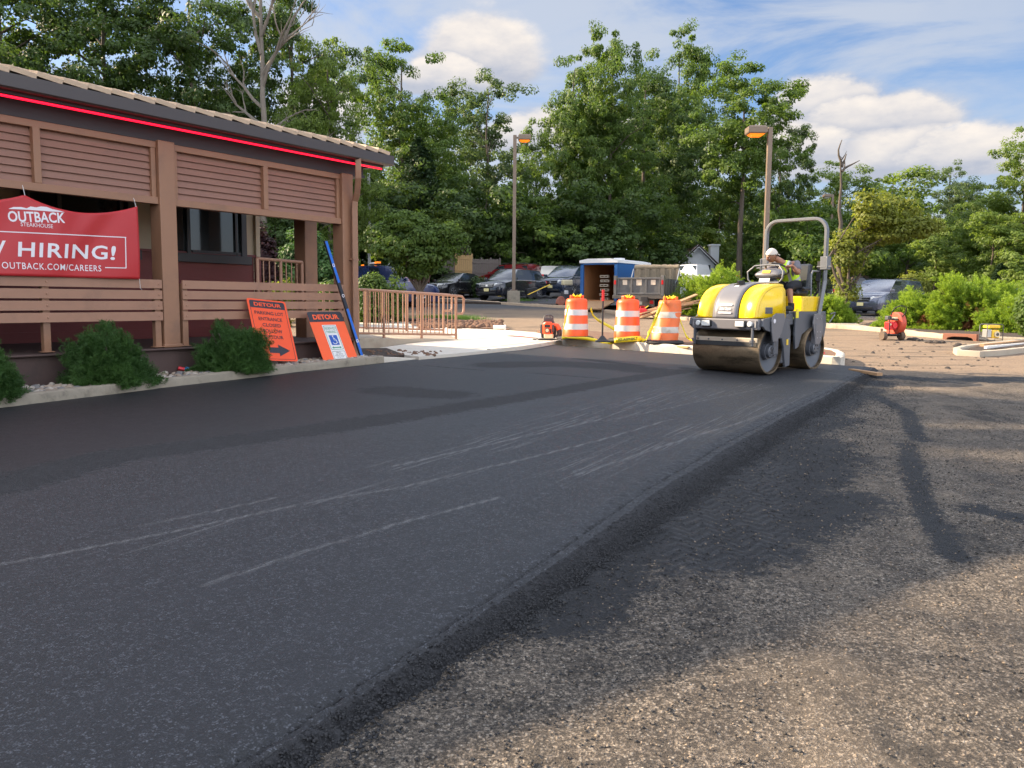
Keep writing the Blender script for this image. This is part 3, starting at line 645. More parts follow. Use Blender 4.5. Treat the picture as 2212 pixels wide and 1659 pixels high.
# storm drain inlet
a, b = gp(2037, 733), gp(2110, 737); va_ = Vector(a); vb_ = Vector(b); L = (vb_ - va_).length; ang = math.atan2(vb_.y - va_.y, vb_.x - va_.x)
inl = thing('storm_drain', (a[0], a[1], gz(*a)), 'rust brown cast storm drain inlet with dark arched mouth in the kerb', 'storm drain', rz=ang)
prof = [(0, -.05), (0, .17), (L, .17), (L, -.05), (L * .93, -.05), (L * .86, .055), (L * .72, .085), (L * .3, .085), (L * .15, .055), (L * .07, -.05)]
MB().extr(prof, -.02, .16).build('hood', M['inlet'], inl, bevel=.01); MB().box((L / 2, .22, .05), (L * .9, .1, .25)).build('throat', M['black'], inl)
# island at right front with concrete rim
kc = [gp(*q) for q in [(2232, 741), (2150, 750), (2090, 758), (2074, 763), (2080, 768), (2110, 770), (2160, 766), (2260, 754)]]
kerb('kerb', kc, .14, .12, M['conc'], side=-1, seed=12)
slab('dirt_strip', [(2225, 743), (2150, 752), (2095, 760), (2090, 764), (2115, 766), (2250, 752)], .09, M['mulch'])
for q0, q1, w_, mt in (((2120, 757), (2225, 741), .09, 'wood'), ((2128, 762), (2230, 748), .06, 'white')):
    p0, p1 = gp(*q0), gp(*q1); o = MB().quadbox(p0, p1, gz(*p0) + .09, gz(*p0) + .15, w_).build('timber_plank', M[mt]); o.rotation_euler = (0, 0, 0)
    tag(o, 'brown timber plank lying inside the small concrete island' if mt == 'wood' else 'thin pale painted strip lying inside the small concrete island', 'plank')
p0, p1 = G(1838, 806), G(1900, 818)
o = MB().box((0, 0, .03), ((p1 - p0).length, .10, .05)).build('timber_plank', M['wood'], bevel=.004); o.location = (p0 + p1) / 2 + Vector((0, 0, .03)); o.rotation_euler = (0, 0, math.atan2(p1.y - p0.y, p1.x - p0.x))
tag(o, 'weathered timber plank lying at the end of the new asphalt near the roller', 'plank')
# river stones, pebbles and grass
r3 = random.Random(11); big = MB(); small = MB(); dark = MB()
for i in range(2600):
    u = r3.uniform(-5.6, bedk[5][0] + .1); kv = float(interp(bedk, u)); v = kv + .19 + abs(r3.gauss(0, .42))
    if v > kv + 1.7: continue
    x, y = xy(u, v); s = r3.uniform(.022, .068) * (1.25 if u < bedk[2][0] else .85)
    (big, small, dark)[r3.choice((0, 0, 1, 1, 2))].rock((x, y, gz(x, y) + .125 + s * .3), s, i, r3.uniform(.45, .7))
for mb, nm, c in ((big, 'pale', (.44, .39, .33)), (small, 'tan', (.34, .27, .205)), (dark, 'grey', (.20, .195, .19))):
    tag(mb.build('river_stones', mat('stone_' + nm, c, .75, var=.5, vs=4, bump=.3), smooth=60), '%s rounded river stones spread in the bed along the kerb' % nm, 'stones', kind='stuff')
mb = MB()
for i in range(420):
    q = G(r3.uniform(905, 1085), r3.uniform(704, 719)); t = r3.random()
    mb.rock((q.x, q.y, gz(q.x, q.y) + .16), r3.uniform(.03, .10), i, .7)
for i in range(60):
    q = G(r3.uniform(790, 960), r3.uniform(757, 768), .12); mb.rock((q.x, q.y, q.z + .0), r3.uniform(.015, .05), i, .7)
tag(mb.build('soil_clods', M['dirt'], smooth=60), 'brown clods of dug soil heaped behind the white pavement', 'soil', kind='stuff')
mb = MB()
for i in range(240):
    q = G(r3.uniform(1330, 2180), r3.uniform(740, 800)); mb.rock((q.x, q.y, gz(q.x, q.y) + .0), r3.uniform(.01, .045) * (1 if r3.random() < .9 else 1.8), i, .5)
for q in ((1985, 735), (1975, 736), (1968, 735), (2030, 741), (2075, 748), (2010, 741)):
    for k in range(7): g_ = G(q[0] + r3.uniform(-9, 9), q[1] + r3.uniform(-1.5, 1.5)); mb.rock((g_.x, g_.y, g_.z + .02), r3.uniform(.03, .09), k, .6)
tag(mb.build('asphalt_lumps', mat('crumb2', (.05, .04, .034), .9), smooth=60), 'dark lumps of broken asphalt on the brown milled ground', 'rubble', kind='stuff')
def grass_patch(name, pts, n, hgt, label):
    r_ = np.random.default_rng(len(name) + n); P0 = np.array(pts)[r_.integers(0, len(pts), n)] + r_.normal(0, .28, (n, 2)) * np.array([1.4, .8])
    z = vgz(P0[:, 0], P0[:, 1]) + .12; a = r_.uniform(0, 6.28, n); ln = hgt * r_.uniform(.5, 1.2, n); tilt = r_.uniform(0, .6, n)
    b = np.stack([P0[:, 0], P0[:, 1], z], -1); dv = np.stack([np.cos(a), np.sin(a), 0 * a], -1) * .006; tp = b + np.stack([np.cos(a * 3) * tilt * ln, np.sin(a * 3) * tilt * ln, ln], -1)
    co = np.stack([b - dv, b + dv, tp], 1).reshape(-1, 3); tag(np_mesh(name, co, np.arange(3 * n).reshape(-1, 3), M['grass']), label, 'grass', kind='stuff')
grass_patch('grass', [gp(x, 697 + (x - 930) * .02) for x in range(928, 1012, 5)], 3800, .17, 'strip of green grass behind the ramp railing')
grass_patch('grass', [gp(1122, 655), gp(1128, 655)], 500, .14, 'small tuft of grass beside the block kerb')
# ---------------------------------------------------------------- restaurant porch
BRZ = math.atan2(.827, .562); BX, BY = -2.95, 15.0
BM = Matrix.Translation((BX, BY, 0)) @ Matrix.Rotation(BRZ, 4, 'Z'); BI = BM.inverted()
def BP(px, py, y):
    """photo pixel -> point (x, y, z) of the building frame on the plane y = const"""
    o = BI @ Vector((0, 0, CAMZ)); d = BI.to_3x3() @ pixdir(px, py); t = (y - o.y) / d.y; return o + d * t
bld = thing('restaurant', (BX, BY, 0), 'brown restaurant porch with louvred screens, slatted rail and red light strip under the eave', 'restaurant', rz=BRZ)
XL = -9.9; BAY = 3.55
MB().prism([(XL, -.05), (.14, -.05), (.14, 2.75), (XL, 2.75)], -.1, .74).box(((XL + .14) / 2, 1.3, .755), (-XL + .14, 2.84, .03)).build('porch_base', M['porch'], bld, bevel=.02)
for i in range(3):
    x = -.03 - BAY * i if i else -.03
    c = MB().box((x, .11, 2.24), (.26, .26, 2.94)); c.box((x, .11, .80), (.30, .30, .05)); c.build('column', M['brown'], bld, bevel=.012)
MB().box((.02, 1.15, 2.2), (.3, .3, 2.9)).build('column', M['brown'], bld, bevel=.012)
for i in range(3):
    x1 = -.16 - BAY * i; x0 = x1 - BAY + .26; xm = (x0 + x1) / 2; W_ = x1 - x0
    fr = MB()
    fr.box((xm, .07, 2.865), (W_, .11, .10)); fr.box((xm, .085, 3.645), (W_, .10, .09)); fr.box((xm, .06, 3.26), (.09, .09, .69))
    fr.box((x0 + .04, .08, 3.26), (.07, .07, .69)); fr.box((x1 - .04, .08, 3.26), (.07, .07, .69))
    lf = fr.build('screen_frame', M['brown'], bld, bevel=.006)
    for a, b in ((x0 + .075, xm - .045), (xm + .045, x1 - .075)):
        lv = MB()
        for k in range(7):
            z = 2.915 + k * .0972; lv.box(((a + b) / 2, .105, z + .052), (b - a, .014, .118), rx=R(-17))
        lv.build('louvre', M['louver'], lf)
    rl = MB()
    for k in range(4):
        z = 1.686 - k * .152; bow = MB()
        rl.box((xm, -.035, z), (W_ - .07, .03, .122))
    for px_ in (x0 + .09, xm, x1 - .09):
        for j in range(4): rl.ball((px_, -.052, 1.686 - j * .152), (.014, .008, .014), 8, 4)
    ro = rl.build('rail_slats', M['brown2'], bld, bevel=.005)
    for k, px_ in enumerate((x0 + .09, xm, x1 - .09)):
        MB().box((px_, .025, 1.24), (.09, .085, .92)).box((px_, .02, .79), (.16, .12, .012)).build('rail_post', M['brown'], bld, bevel=.006)
# frieze, soffit, light strip, gutter
EX = .72
MB().box(((XL + EX) / 2, .06, 3.80), (EX - XL - .6, .05, .22)).box(((XL + EX) / 2, .04, 3.935), (EX - XL - .5, .05, .06)).build('frieze', M['fascia'], bld, bevel=.004)
MB().box(((XL + EX) / 2, -.08, 3.975), (EX - XL, .54, .03)).box(((XL + EX) / 2, 1.4, 3.72), (EX - XL - .5, 2.7, .04)).build('soffit', M['fascia'], bld)
MB().box(((XL + EX) / 2, -.20, 3.915), (EX - XL - .1, .05, .05)).build('light_mount', M['fascia'], bld)
MB().tube([(XL, -.245, 3.855), (-1.9, -.245, 3.855)], .016, 10).tube([(-1.88, -.245, 3.855), (.60, -.245, 3.855)], .016, 10).build('light_strip', M['redglow'], bld, smooth=40)
g = [(-.38, 4.10), (-.38, 3.945), (-.35, 3.925), (-.25, 3.925), (-.25, 4.08), (-.265, 4.08), (-.265, 3.945), (-.355, 3.945), (-.365, 4.10)]
rings = [[(x, a, b) for a, b in g] for x in (XL, EX + .08)]
recalc(MB().loft(rings).build('gutter', M['gutter'], bld))
MB().box((EX + .05, 1.5, 4.01), (.1, 3.48, .16)).build('gutter_return', M['gutter'], bld, bevel=.01)
# roof: hip end, tile courses
ev, rz_, sl = -.34, 4.115, .25; DY = 6.0
rf = MB(); zr = rz_ + sl * (DY - ev)
vs = [(XL, ev, rz_), (EX, ev, rz_), (EX - DY, DY, zr), (XL, DY, zr), (EX, 2 * DY, rz_), (XL, 2 * DY, rz_)]
rf._a(vs, [(0, 1, 2, 3), (1, 4, 2), (2, 4, 5, 3), (0, 3, 5), (0, 5, 4, 1)])
roof = rf.build('roof', M['roofd'], bld)
tl = MB(); rr = random.Random(5)
for row in range(5):
    y0 = ev - .03 + row * .36; k = 0; x = EX - .02 - row * .36 * 1.0
    while x > XL:
        wd = .31; 
        tl.box((x - wd / 2, y0 + .19, rz_ + .03 + sl * (y0 + .19 - ev)), (wd - .004, .40, .062), rx=math.atan(sl) - .03, ry=R(6 + rr.uniform(-1.5, 1.5)))
        x -= wd; k += 1
tl.build('roof_tiles', M['tile'], roof, bevel=.004)
# unseen wing added beyond the near end, shaped to cast the foreground shadow
ww = [BI @ Vector((x, y, 0)) for x, y in ((-7.0, 8.5), (-20.9, -.6), (-25.3, 6.1), (-11.4, 15.2))]
wg = recalc(MB().prism([(p.x, p.y) for p in ww], -.5, 5.75).build('shadow_wing', M['beige'], bld)); MB().prism([(p.x * 1.004, p.y * 1.0 - .0) for p in ww], 5.62, 5.80).build('shadow_wing_cap', M['fascia'], wg)
# downpipe
dp = [(-.06, -.31, 3.95), (-.06, -.31, 3.74), (-.05, -.30, 3.62), (.02, -.20, 3.36), (.05, -.115, 3.24), (.05, -.10, 3.1), (.05, -.10, .55), (.07, -.16, .42), (.09, -.26, .36)]
MB().tube(dp, .074, 4).build('downpipe', M['brown'], bld, bevel=.012)
for k in (1.1, 2.2): MB().box((.05, -.07, k), (.14, .12, .03)).build('pipe_strap', M['brown'], bld)
# inner wall with siding, trim and windows
yw = 2.6
wl = MB(); z = .77
while z < 2.28: wl.box(((XL + .05) / 2, yw + .02, z + .085), (.05 - XL, .03, .165), rx=R(4)); z += .155
wl.build('lower_siding', M['redsiding'], bld)
wl = MB(); z = 2.33
while z < 3.6: wl.box(((XL + .05) / 2, yw + .02, z + .085), (.05 - XL, .03, .165), rx=R(4)); z += .155
wl.build('upper_siding', M['beige'], bld)
MB().box((0, yw + 1.5, 2.2), (.06, 3, 2.9)).build('side_wall', M['beige'], bld)
MB().box((.045, yw - .0, 3.0), (.10, .12, 1.4)).build('corner_trim', M['beige'], bld, bevel=.004)
MB().box((.045, yw - .0, 1.54), (.11, .13, 1.54)).box(((XL) / 2, yw - .02, 2.31), (-XL, .06, .05)).build('wall_trim', M['redsiding'], bld, bevel=.004)
for (a, b) in ((-2.05, -.24), (-4.35, -2.55), (-7.6, -5.2), (-11, -8.5)):
    f = MB(); zc, hz = 2.86, 1.22; m_ = a + (b - a) * .30
    f.box(((a + b) / 2, yw - .03, zc - hz / 2 - .03), (b - a + .2, .14, .16)); f.box(((a + b) / 2, yw - .02, zc + hz / 2), (b - a, .1, .08))
    for xx, w_ in ((a + .045, .10), (b - .055, .12), (m_, .07)): f.box((xx, yw - .03, zc), (w_, .1, hz))
    fo = f.build('window', M['wframe'], bld, bevel=.005)
    MB().box(((a + m_) / 2, yw - .015, zc), (m_ - a, .012, hz)).box(((m_ + b) / 2, yw - .015, zc), (b - m_, .012, hz)).build('pane', M['glass'], fo)
    MB().box(((m_ + b) / 2 + .03, yw - .035, zc - hz / 2 + .09), (b - m_ - .1, .05, .05)).box((b - .22, yw - .035, zc), (.05, .05, hz)).build('sash', M['wframe'], fo)
# hiring banner tied over the rail
ban = thing('banner', (BX, BY, 0), 'red hiring banner with white lettering tied above the slatted porch rail', 'banner', rz=BRZ)
YB = -.085
def wav(x, z):
    t = (z - 1.74) / 1.0; u = -4.10 - x
    return YB - .012 * math.sin(u * 5.0 + t * 3) - .03 * t * (1 - t) * math.sin(u * 2.3 + 1.0) - .022 * math.exp(-((u - .45 - (1 - t) * .75) / .16) ** 2) * (.3 + t) - .02 * math.exp(-((u - 1.25 + t * .3) / .12) ** 2) * t - .012 * math.sin(u * 11 + t * 7) * t * (1 - t)
def topz(x):
    u = -4.10 - x; s_ = (u % 1.48) / 1.48; return 2.745 - .16 * (4 * s_ * (1 - s_)) + .01 * math.sin(u * 4)
nx_, nz_ = 120, 26; co = []; fs = []
for i in range(nx_ + 1):
    x = -4.10 - i * (3.9 / nx_)
    for j in range(nz_ + 1): z = 1.745 + (topz(x) - 1.745) * j / nz_; co.append((x, wav(x, z), z))
fs = [(i * (nz_ + 1) + j, (i + 1) * (nz_ + 1) + j, (i + 1) * (nz_ + 1) + j + 1, i * (nz_ + 1) + j + 1) for i in range(nx_) for j in range(nz_)]
bmesh_ = MB()._a(co, fs); bo = bmesh_.build('cloth', M['banner'], ban, smooth=60)
s_ = bo.modifiers.new('t', 'SOLIDIFY'); s_.thickness = .002
def BB(px, py): p = BP(px, py, YB); return p.x, p.z
def on_banner(x0, z0, rot=0.0):
    cr, sr = math.cos(rot), math.sin(rot)
    def f(x, y): X_ = x0 + x * cr - y * sr; Z_ = z0 + x * sr + y * cr; return (X_, wav(X_, Z_) - .005, Z_)
    return f
def subdiv(mb):
    import bmesh
    me = bpy.data.meshes.new('t'); me.from_pydata(mb.v, [], mb.f); bm = bmesh.new(); bm.from_mesh(me); bmesh.ops.triangulate(bm, faces=bm.faces)
    mb.v = [tuple(v.co) for v in bm.verts]; mb.f = [tuple(v.index for v in f.verts) for f in bm.faces]; bm.free(); bpy.data.meshes.remove(me); return mb
tx = MB()
def fit_text(mb, txt, pa, pb, mid_off=0, **kw):
    """text whose left and right ends fall at banner points pa and pb (x, z of the mid line)"""
    vs, fs_ = text_mesh(txt, 1.0, **kw); xs = [v[0] for v in vs]; ys = [v[1] for v in vs]
    h = pa[2]; sx = (pb[0] - pa[0]) / (max(xs) - min(xs)); sy = h / (max(ys) - min(ys)); mx, my = (max(xs) + min(xs)) / 2, (max(ys) + min(ys)) / 2
    f = on_banner((pa[0] + pb[0]) / 2, (pa[1] + pb[1]) / 2, math.atan2(pb[1] - pa[1], pb[0] - pa[0]))
    mb._a([f((x - mx) * sx, (y - my) * sy) for x, y in vs], fs_)
def span(pl, pr, hpx):
    a = BB(*pl); b = BB(*pr); h = hpx * (10.6 / FPX); return (a[0], a[1], h), (b[0], b[1])
a, b = span((18, 467), (138, 471), 22); fit_text(tx, 'OUTBACK', a, b, bold=.022)
a, b = span((45, 484), (113, 489), 8); fit_text(tx, 'STEAKHOUSE', a, b, bold=.0)
a, b = span((37, 538), (232, 546), 31); fit_text(tx, 'HIRING', a, b, bold=.018, space=1.12, shear=.08)
a, b = span((237, 546), (249, 547), 32); fit_text(tx, '!', a, b, bold=.02, shear=.08)
a, b = span((-130, 530), (14, 536), 31); fit_text(tx, 'NOW', a, b, bold=.018, space=1.12, shear=.08)
a, b = span((-190, 566), (218, 580), 13.5); fit_text(tx, 'APPLY ONLINE AT OUTBACK.COM/CAREERS', a, b, bold=.004, space=1.12)
# outline and the hill silhouette above the name
def strip(mb, p, q, w_):
    a, b = BB(*p), BB(*q); n = 24; d = Vector((b[0] - a[0], b[1] - a[1])).normalized(); nn = (-d.y * w_ / 2, d.x * w_ / 2); vs = []
    for i in range(n + 1):
        x, z = a[0] + (b[0] - a[0]) * i / n, a[1] + (b[1] - a[1]) * i / n
        for s in (-1, 1): X_, Z_ = x + s * nn[0], z + s * nn[1]; vs.append((X_, wav(X_, Z_) - .005, Z_))
    mb._a(vs, [(2 * i, 2 * i + 2, 2 * i + 3, 2 * i + 1) for i in range(n)])
strip(tx, (-180, 491), (271, 513), .012); strip(tx, (269.5, 513), (270.5, 579), .014); strip(tx, (226, 578), (271, 579), .012)
hill = [(19, 451), (30, 447), (46, 447), (58, 450), (66, 446), (78, 448), (88, 446), (100, 447), (112, 452), (126, 455), (138, 459), (110, 457), (60, 453)]
v_ = []
for q in hill: x, z = BB(*q); v_.append((x, wav(x, z) - .005, z))
tx._a(v_, [tuple(range(len(v_)))])
tx.build('lettering', M['bannerw'], ban)
for xx in (-4.12, -5.58, -7.05): MB().tube([(xx, -.09, topz(xx) - .01), (xx + .01, -.02, topz(xx) + .12)], .004, 5).build('tie_cord', M['white'], ban)
MB().tube([(-4.11, -.09, 1.75), (-4.09, -.07, 1.62), (-4.06, -.06, 1.60)], .003, 5).build('tie_cord', M['white'], ban)

# ---------------------------------------------------------------- detour signs leaning on the rail
def lean_frame(TL, TR, BR, BL, yt, yb):
    tl, tr, br, bl = BM @ BP(*TL, yt), BM @ BP(*TR, yt), BM @ BP(*BR, yb), BM @ BP(*BL, yb)
    ex = ((tr - tl) + (br - bl)).normalized(); ey = ((tl - bl) + (tr - br)); ey = (ey - ex * ey.dot(ex)).normalized(); ez = ex.cross(ey)
    wd = ((tr - tl).length + (br - bl).length) / 2; ht = ((tl - bl).length + (tr - br).length) / 2; c = (bl + br) / 2
    return Matrix(((ex.x, ey.x, ez.x, c.x), (ex.y, ey.y, ez.y, c.y), (ex.z, ey.z, ez.z, c.z), (0, 0, 0, 1))), wd, ht
def rrect(w, h, r, cx=0, cy=0, n=5):
    out = []
    for (sx, sy, a0) in ((1, 1, 0), (-1, 1, 90), (-1, -1, 180), (1, -1, 270)):
        for k in range(n + 1):
            a = R(a0 + 90 * k / n); out.append((cx + sx * (w / 2 - r) + r * math.cos(a), cy + sy * (h / 2 - r) + r * math.sin(a)))
    return out
def flat(mb, poly, z): mb._a([(x, y, z) for x, y in poly], [tuple(range(len(poly)))]); return mb
def ring_(mb, po, pi, z):
    n = len(po); mb._a([(x, y, z) for x, y in po + pi], [(i, (i + 1) % n, n + (i + 1) % n, n + i) for i in range(n)]); return mb
def txt(mb, t, cx, cy, w_, h, z=.004, **kw):
    vs, fs_ = text_mesh(t, 1.0, **kw); xs = [v[0] for v in vs]; ys = [v[1] for v in vs]; sx = w_ / (max(xs) - min(xs)); sy = h / (max(ys) - min(ys)); mx, my = (max(xs) + min(xs)) / 2, (max(ys) + min(ys)) / 2
    mb._a([(cx + (x - mx) * sx, cy + (y - my) * sy, z) for x, y in vs], fs_); return mb
F1, W1, H1 = lean_frame((527, 642), (616, 653), (642, 780), (563, 779), -.12, -.50)
s1 = thing('detour_sign', F1.translation, 'tall orange detour sign with parking lot lettering leaning behind the juniper', 'sign'); s1.matrix_world = F1
MB().prism(rrect(W1, H1, .04, 0, H1 / 2), -.004, 0).build('panel', M['signr'], s1)
bk_ = MB(); flat(bk_, [(-.44 * W1, .855 * H1), (.44 * W1, .855 * H1), (.44 * W1, .955 * H1)] + [(.41 * W1, .97 * H1), (-.41 * W1, .97 * H1), (-.44 * W1, .955 * H1)], .002)
ring_(bk_, rrect(W1 * .90, H1 * .95, .035, 0, H1 / 2), rrect(W1 * .88, H1 * .938, .033, 0, H1 / 2), .0025)
for k, (t, wd) in enumerate((('PARKING LOT', .74), ('ENTRANCE', .60), ('CLOSED', .47), ('FOLLOW', .49), ('DETOUR', .47))): txt(bk_, t, 0, H1 * (.775 - k * .098), W1 * wd, H1 * .055, bold=.012)
ay = .17 * H1; flat(bk_, [(-.2 * W1, ay - .045 * H1), (.05 * W1, ay - .045 * H1), (.05 * W1, ay - .095 * H1), (.34 * W1, ay), (.05 * W1, ay + .095 * H1), (.05 * W1, ay + .045 * H1), (-.2 * W1, ay + .045 * H1)], .004)
bk_.build('lettering', M['ink'], s1); txt(MB(), 'DETOUR', 0, H1 * .912, W1 * .70, H1 * .062, z=.006, bold=.035).build('heading', M['signr'], s1)
F2, W2, H2 = lean_frame((642, 676), (717, 677), (776, 778), (700, 785), -.20, -.62)
s2 = thing('detour_sign', F2.translation, 'orange detour sign with reserved parking plaque leaning against the porch rail', 'sign'); s2.matrix_world = F2
MB().prism(rrect(W2, H2, .05, 0, H2 / 2), -.004, 0).build('panel', M['sign'], s2)
hd = rrect(W2, H2 * .40, .05, 0, H2 * .80); hd = [(x, max(y, H2 * .80)) for x, y in hd]
flat(MB(), hd, .002).build('header', M['ink'], s2); txt(MB(), 'DETOUR', 0, H2 * .895, W2 * .74, H2 * .10, z=.005, bold=.035).build('heading', M['sign'], s2)
pw, ph, pc = W2 * .40, H2 * .70, H2 * .385
pl = flat(MB(), rrect(pw, ph, .006, 0, pc), .003).build('plaque', M['white'], s2)
gm = ring_(MB(), rrect(pw * .90, ph * .68, .02, 0, pc + ph * .135), rrect(pw * .85, ph * .66, .018, 0, pc + ph * .135), .005)
txt(gm, 'RESERVED', 0, pc + ph * .40, pw * .76, ph * .072, z=.006); txt(gm, 'PARKING', 0, pc + ph * .30, pw * .68, ph * .072, z=.006)
yy = pc - ph * .145; flat(gm, [(-pw * .34, yy), (-pw * .22, yy + .022), (-pw * .22, yy + .008), (pw * .22, yy + .008), (pw * .22, yy + .022), (pw * .34, yy), (pw * .22, yy - .022), (pw * .22, yy - .008), (-pw * .22, yy - .008), (-pw * .22, yy - .022)], .006)
gm.build('green_lettering', M['green'], pl)
cy_ = pc + ph * .065; q_ = pw * .29
flat(MB(), rrect(2 * q_, 2 * q_, .01, 0, cy_), .006).build('blue_panel', M['hblue'], pl)
ic = MB(); a = [(R(200 + 14 * k)) for k in range(16)]
ring_pts = [(.55 * q_ * math.cos(t) - .05 * q_, cy_ - .28 * q_ + .5 * q_ * math.sin(t)) for t in a]
def ribbon(mb, pts, w_, z):
    vs = []
    for i, p in enumerate(pts):
        t = Vector(pts[min(i + 1, len(pts) - 1)]) - Vector(pts[max(i - 1, 0)]); t.normalize(); vs += [(p[0] - t.y * w_, p[1] + t.x * w_, z), (p[0] + t.y * w_, p[1] - t.x * w_, z)]
    mb._a(vs, [(2 * i, 2 * i + 1, 2 * i + 3, 2 * i + 2) for i in range(len(pts) - 1)])
ribbon(ic, ring_pts, .006, .009); ribbon(ic, [(-.12 * q_, cy_ + .62 * q_), (-.05 * q_, cy_ - .02 * q_), (.34 * q_, cy_ - .04 * q_), (.52 * q_, cy_ - .6 * q_), (.7 * q_, cy_ - .55 * q_)], .006, .009); ribbon(ic, [(-.08 * q_, cy_ + .3 * q_), (.3 * q_, cy_ + .3 * q_)], .005, .009)
flat(ic, rrect(.28 * q_, .28 * q_, .13 * q_, -.14 * q_, cy_ + .78 * q_), .009); ic.build('wheelchair_symbol', M['white'], pl)
sm_ = ring_(MB(), rrect(pw * .90, ph * .22, .015, 0, pc - ph * .36), rrect(pw * .86, ph * .205, .013, 0, pc - ph * .36), .005); txt(sm_, 'PENALTY', 0, pc - ph * .29, pw * .34, ph * .03, z=.005)
for k, t in enumerate(('FIRST OFFENSE', 'SUBSEQUENT OFFENSES', 'TOW AWAY ZONE')): txt(sm_, t, 0, pc - ph * (.335 + .042 * k), pw * (.5, .7, .5)[k], ph * .024, z=.005)
sm_.build('small_lettering', M['ink'], pl)
# blue level
t0, b0 = BM @ BP(703, 521, -.12), BM @ BP(783, 776, -.42); d = (t0 - b0); L = d.length
lv = thing('spirit_level', b0, 'long blue spirit level leaning against the corner post of the porch', 'level'); ez = d.normalized(); ex = Vector((math.cos(BRZ), math.sin(BRZ), 0)); ex = (ex - ez * ex.dot(ez)).normalized(); ey = ez.cross(ex)
lv.matrix_world = Matrix(((ex.x, ey.x, ez.x, b0.x), (ex.y, ey.y, ez.y, b0.y), (ex.z, ey.z, ez.z, b0.z), (0, 0, 0, 1)))
MB().box((0, 0, L / 2), (.07, .026, L)).build('beam', M['level'], lv, bevel=.004)
MB().box((-.031, 0, L / 2), (.012, .03, L + .01)).box((0, 0, L * .545), (.066, .030, L * .22)).box((0, 0, L + .004), (.074, .03, .012)).build('edge_grip', M['levelb'], lv)
for k in (.16, .545, .80):
    v = MB(); v.lathe([(.030, -.017), (.030, .017), (.019, .017), (.019, -.017), (.030, -.017)], 20, (0, 0, L * k), 'Y', caps=False); v.build('vial', M['bannerw'], lv)
# ramp railing
def railing(name, A, B, z0, h, n_post, n_bal, label, loop=True, r=.024, group=None):
    A, B = Vector((A[0], A[1])), Vector((B[0], B[1])); d = (B - A); L = d.length; t = thing(name, (A.x, A.y, 0), label, 'railing', rz=math.atan2(d.y, d.x), group=group)
    za, zb = z0
    f = MB(); zt = lambda x: za + (zb - za) * x / L + h
    end = [(0, 0, zt(0)), (L, 0, zt(L))]
    if loop: end += [(L + .20, 0, zt(L) - .01), (L + .26, 0, zt(L) - .07), (L + .26, 0, zt(L) - .36), (L + .20, 0, zt(L) - .42), (L, 0, zt(L) - .42)]
    f.tube(end, r * 1.15, 8); f.build('top_rail', M['brown2'], t, smooth=50); MB().tube([(0, 0, zt(0) - h + .11), (L, 0, zt(L) - h + .11)], r, 8).build('bottom_rail', M['brown2'], t, smooth=50)
    for i in range(n_post): x = L * i / (n_post - 1); MB().tube([(x, 0, zt(x) - h - .02), (x, 0, zt(x))], r * 1.25, 8).build('post', M['brown2'], t, smooth=50)
    b = MB()
    for i in range(1, n_bal): x = L * i / n_bal; b.tube([(x, 0, zt(x) - h + .11), (x, 0, zt(x))], r * .48, 6)
    b.build('balusters', M['brown2'], t, smooth=50); return t
ra, rb = G(740, 731, .30), G(985, 733, .12)
rampd = (Vector((rb.x, rb.y)) - Vector((ra.x, ra.y)))
railing('ramp_railing', ra, rb, (ra.z, rb.z), 1.02, 4, 24, 'brown painted pipe railing along the near edge of the ramp')
rc, rd = G(700, 716, .30), G(958, 722, .12)
railing('ramp_railing', rc, rd, (rc.z, rd.z), 1.02, 4, 22, 'brown pipe railing along the far edge of the ramp, behind the near one')
q1, q2 = G(560, 745, .4), G(655, 740, .35); railing('ramp_railing', q1, q2, (1.15, 1.15), 1.0, 3, 8, 'brown railing with rounded end seen through the porch', loop=False)
nrm = Vector((-rampd.y, rampd.x)).normalized() * .07
slab('ramp', [(ra.x - nrm.x, ra.y - nrm.y), (rb.x - nrm.x, rb.y - nrm.y), (rd.x, rd.y), (rc.x, rc.y)], lambda x, y: .13 + .19 * max(0, min(1, (rb.x - x) / (rb.x - ra.x))), M['conc'], px=False)
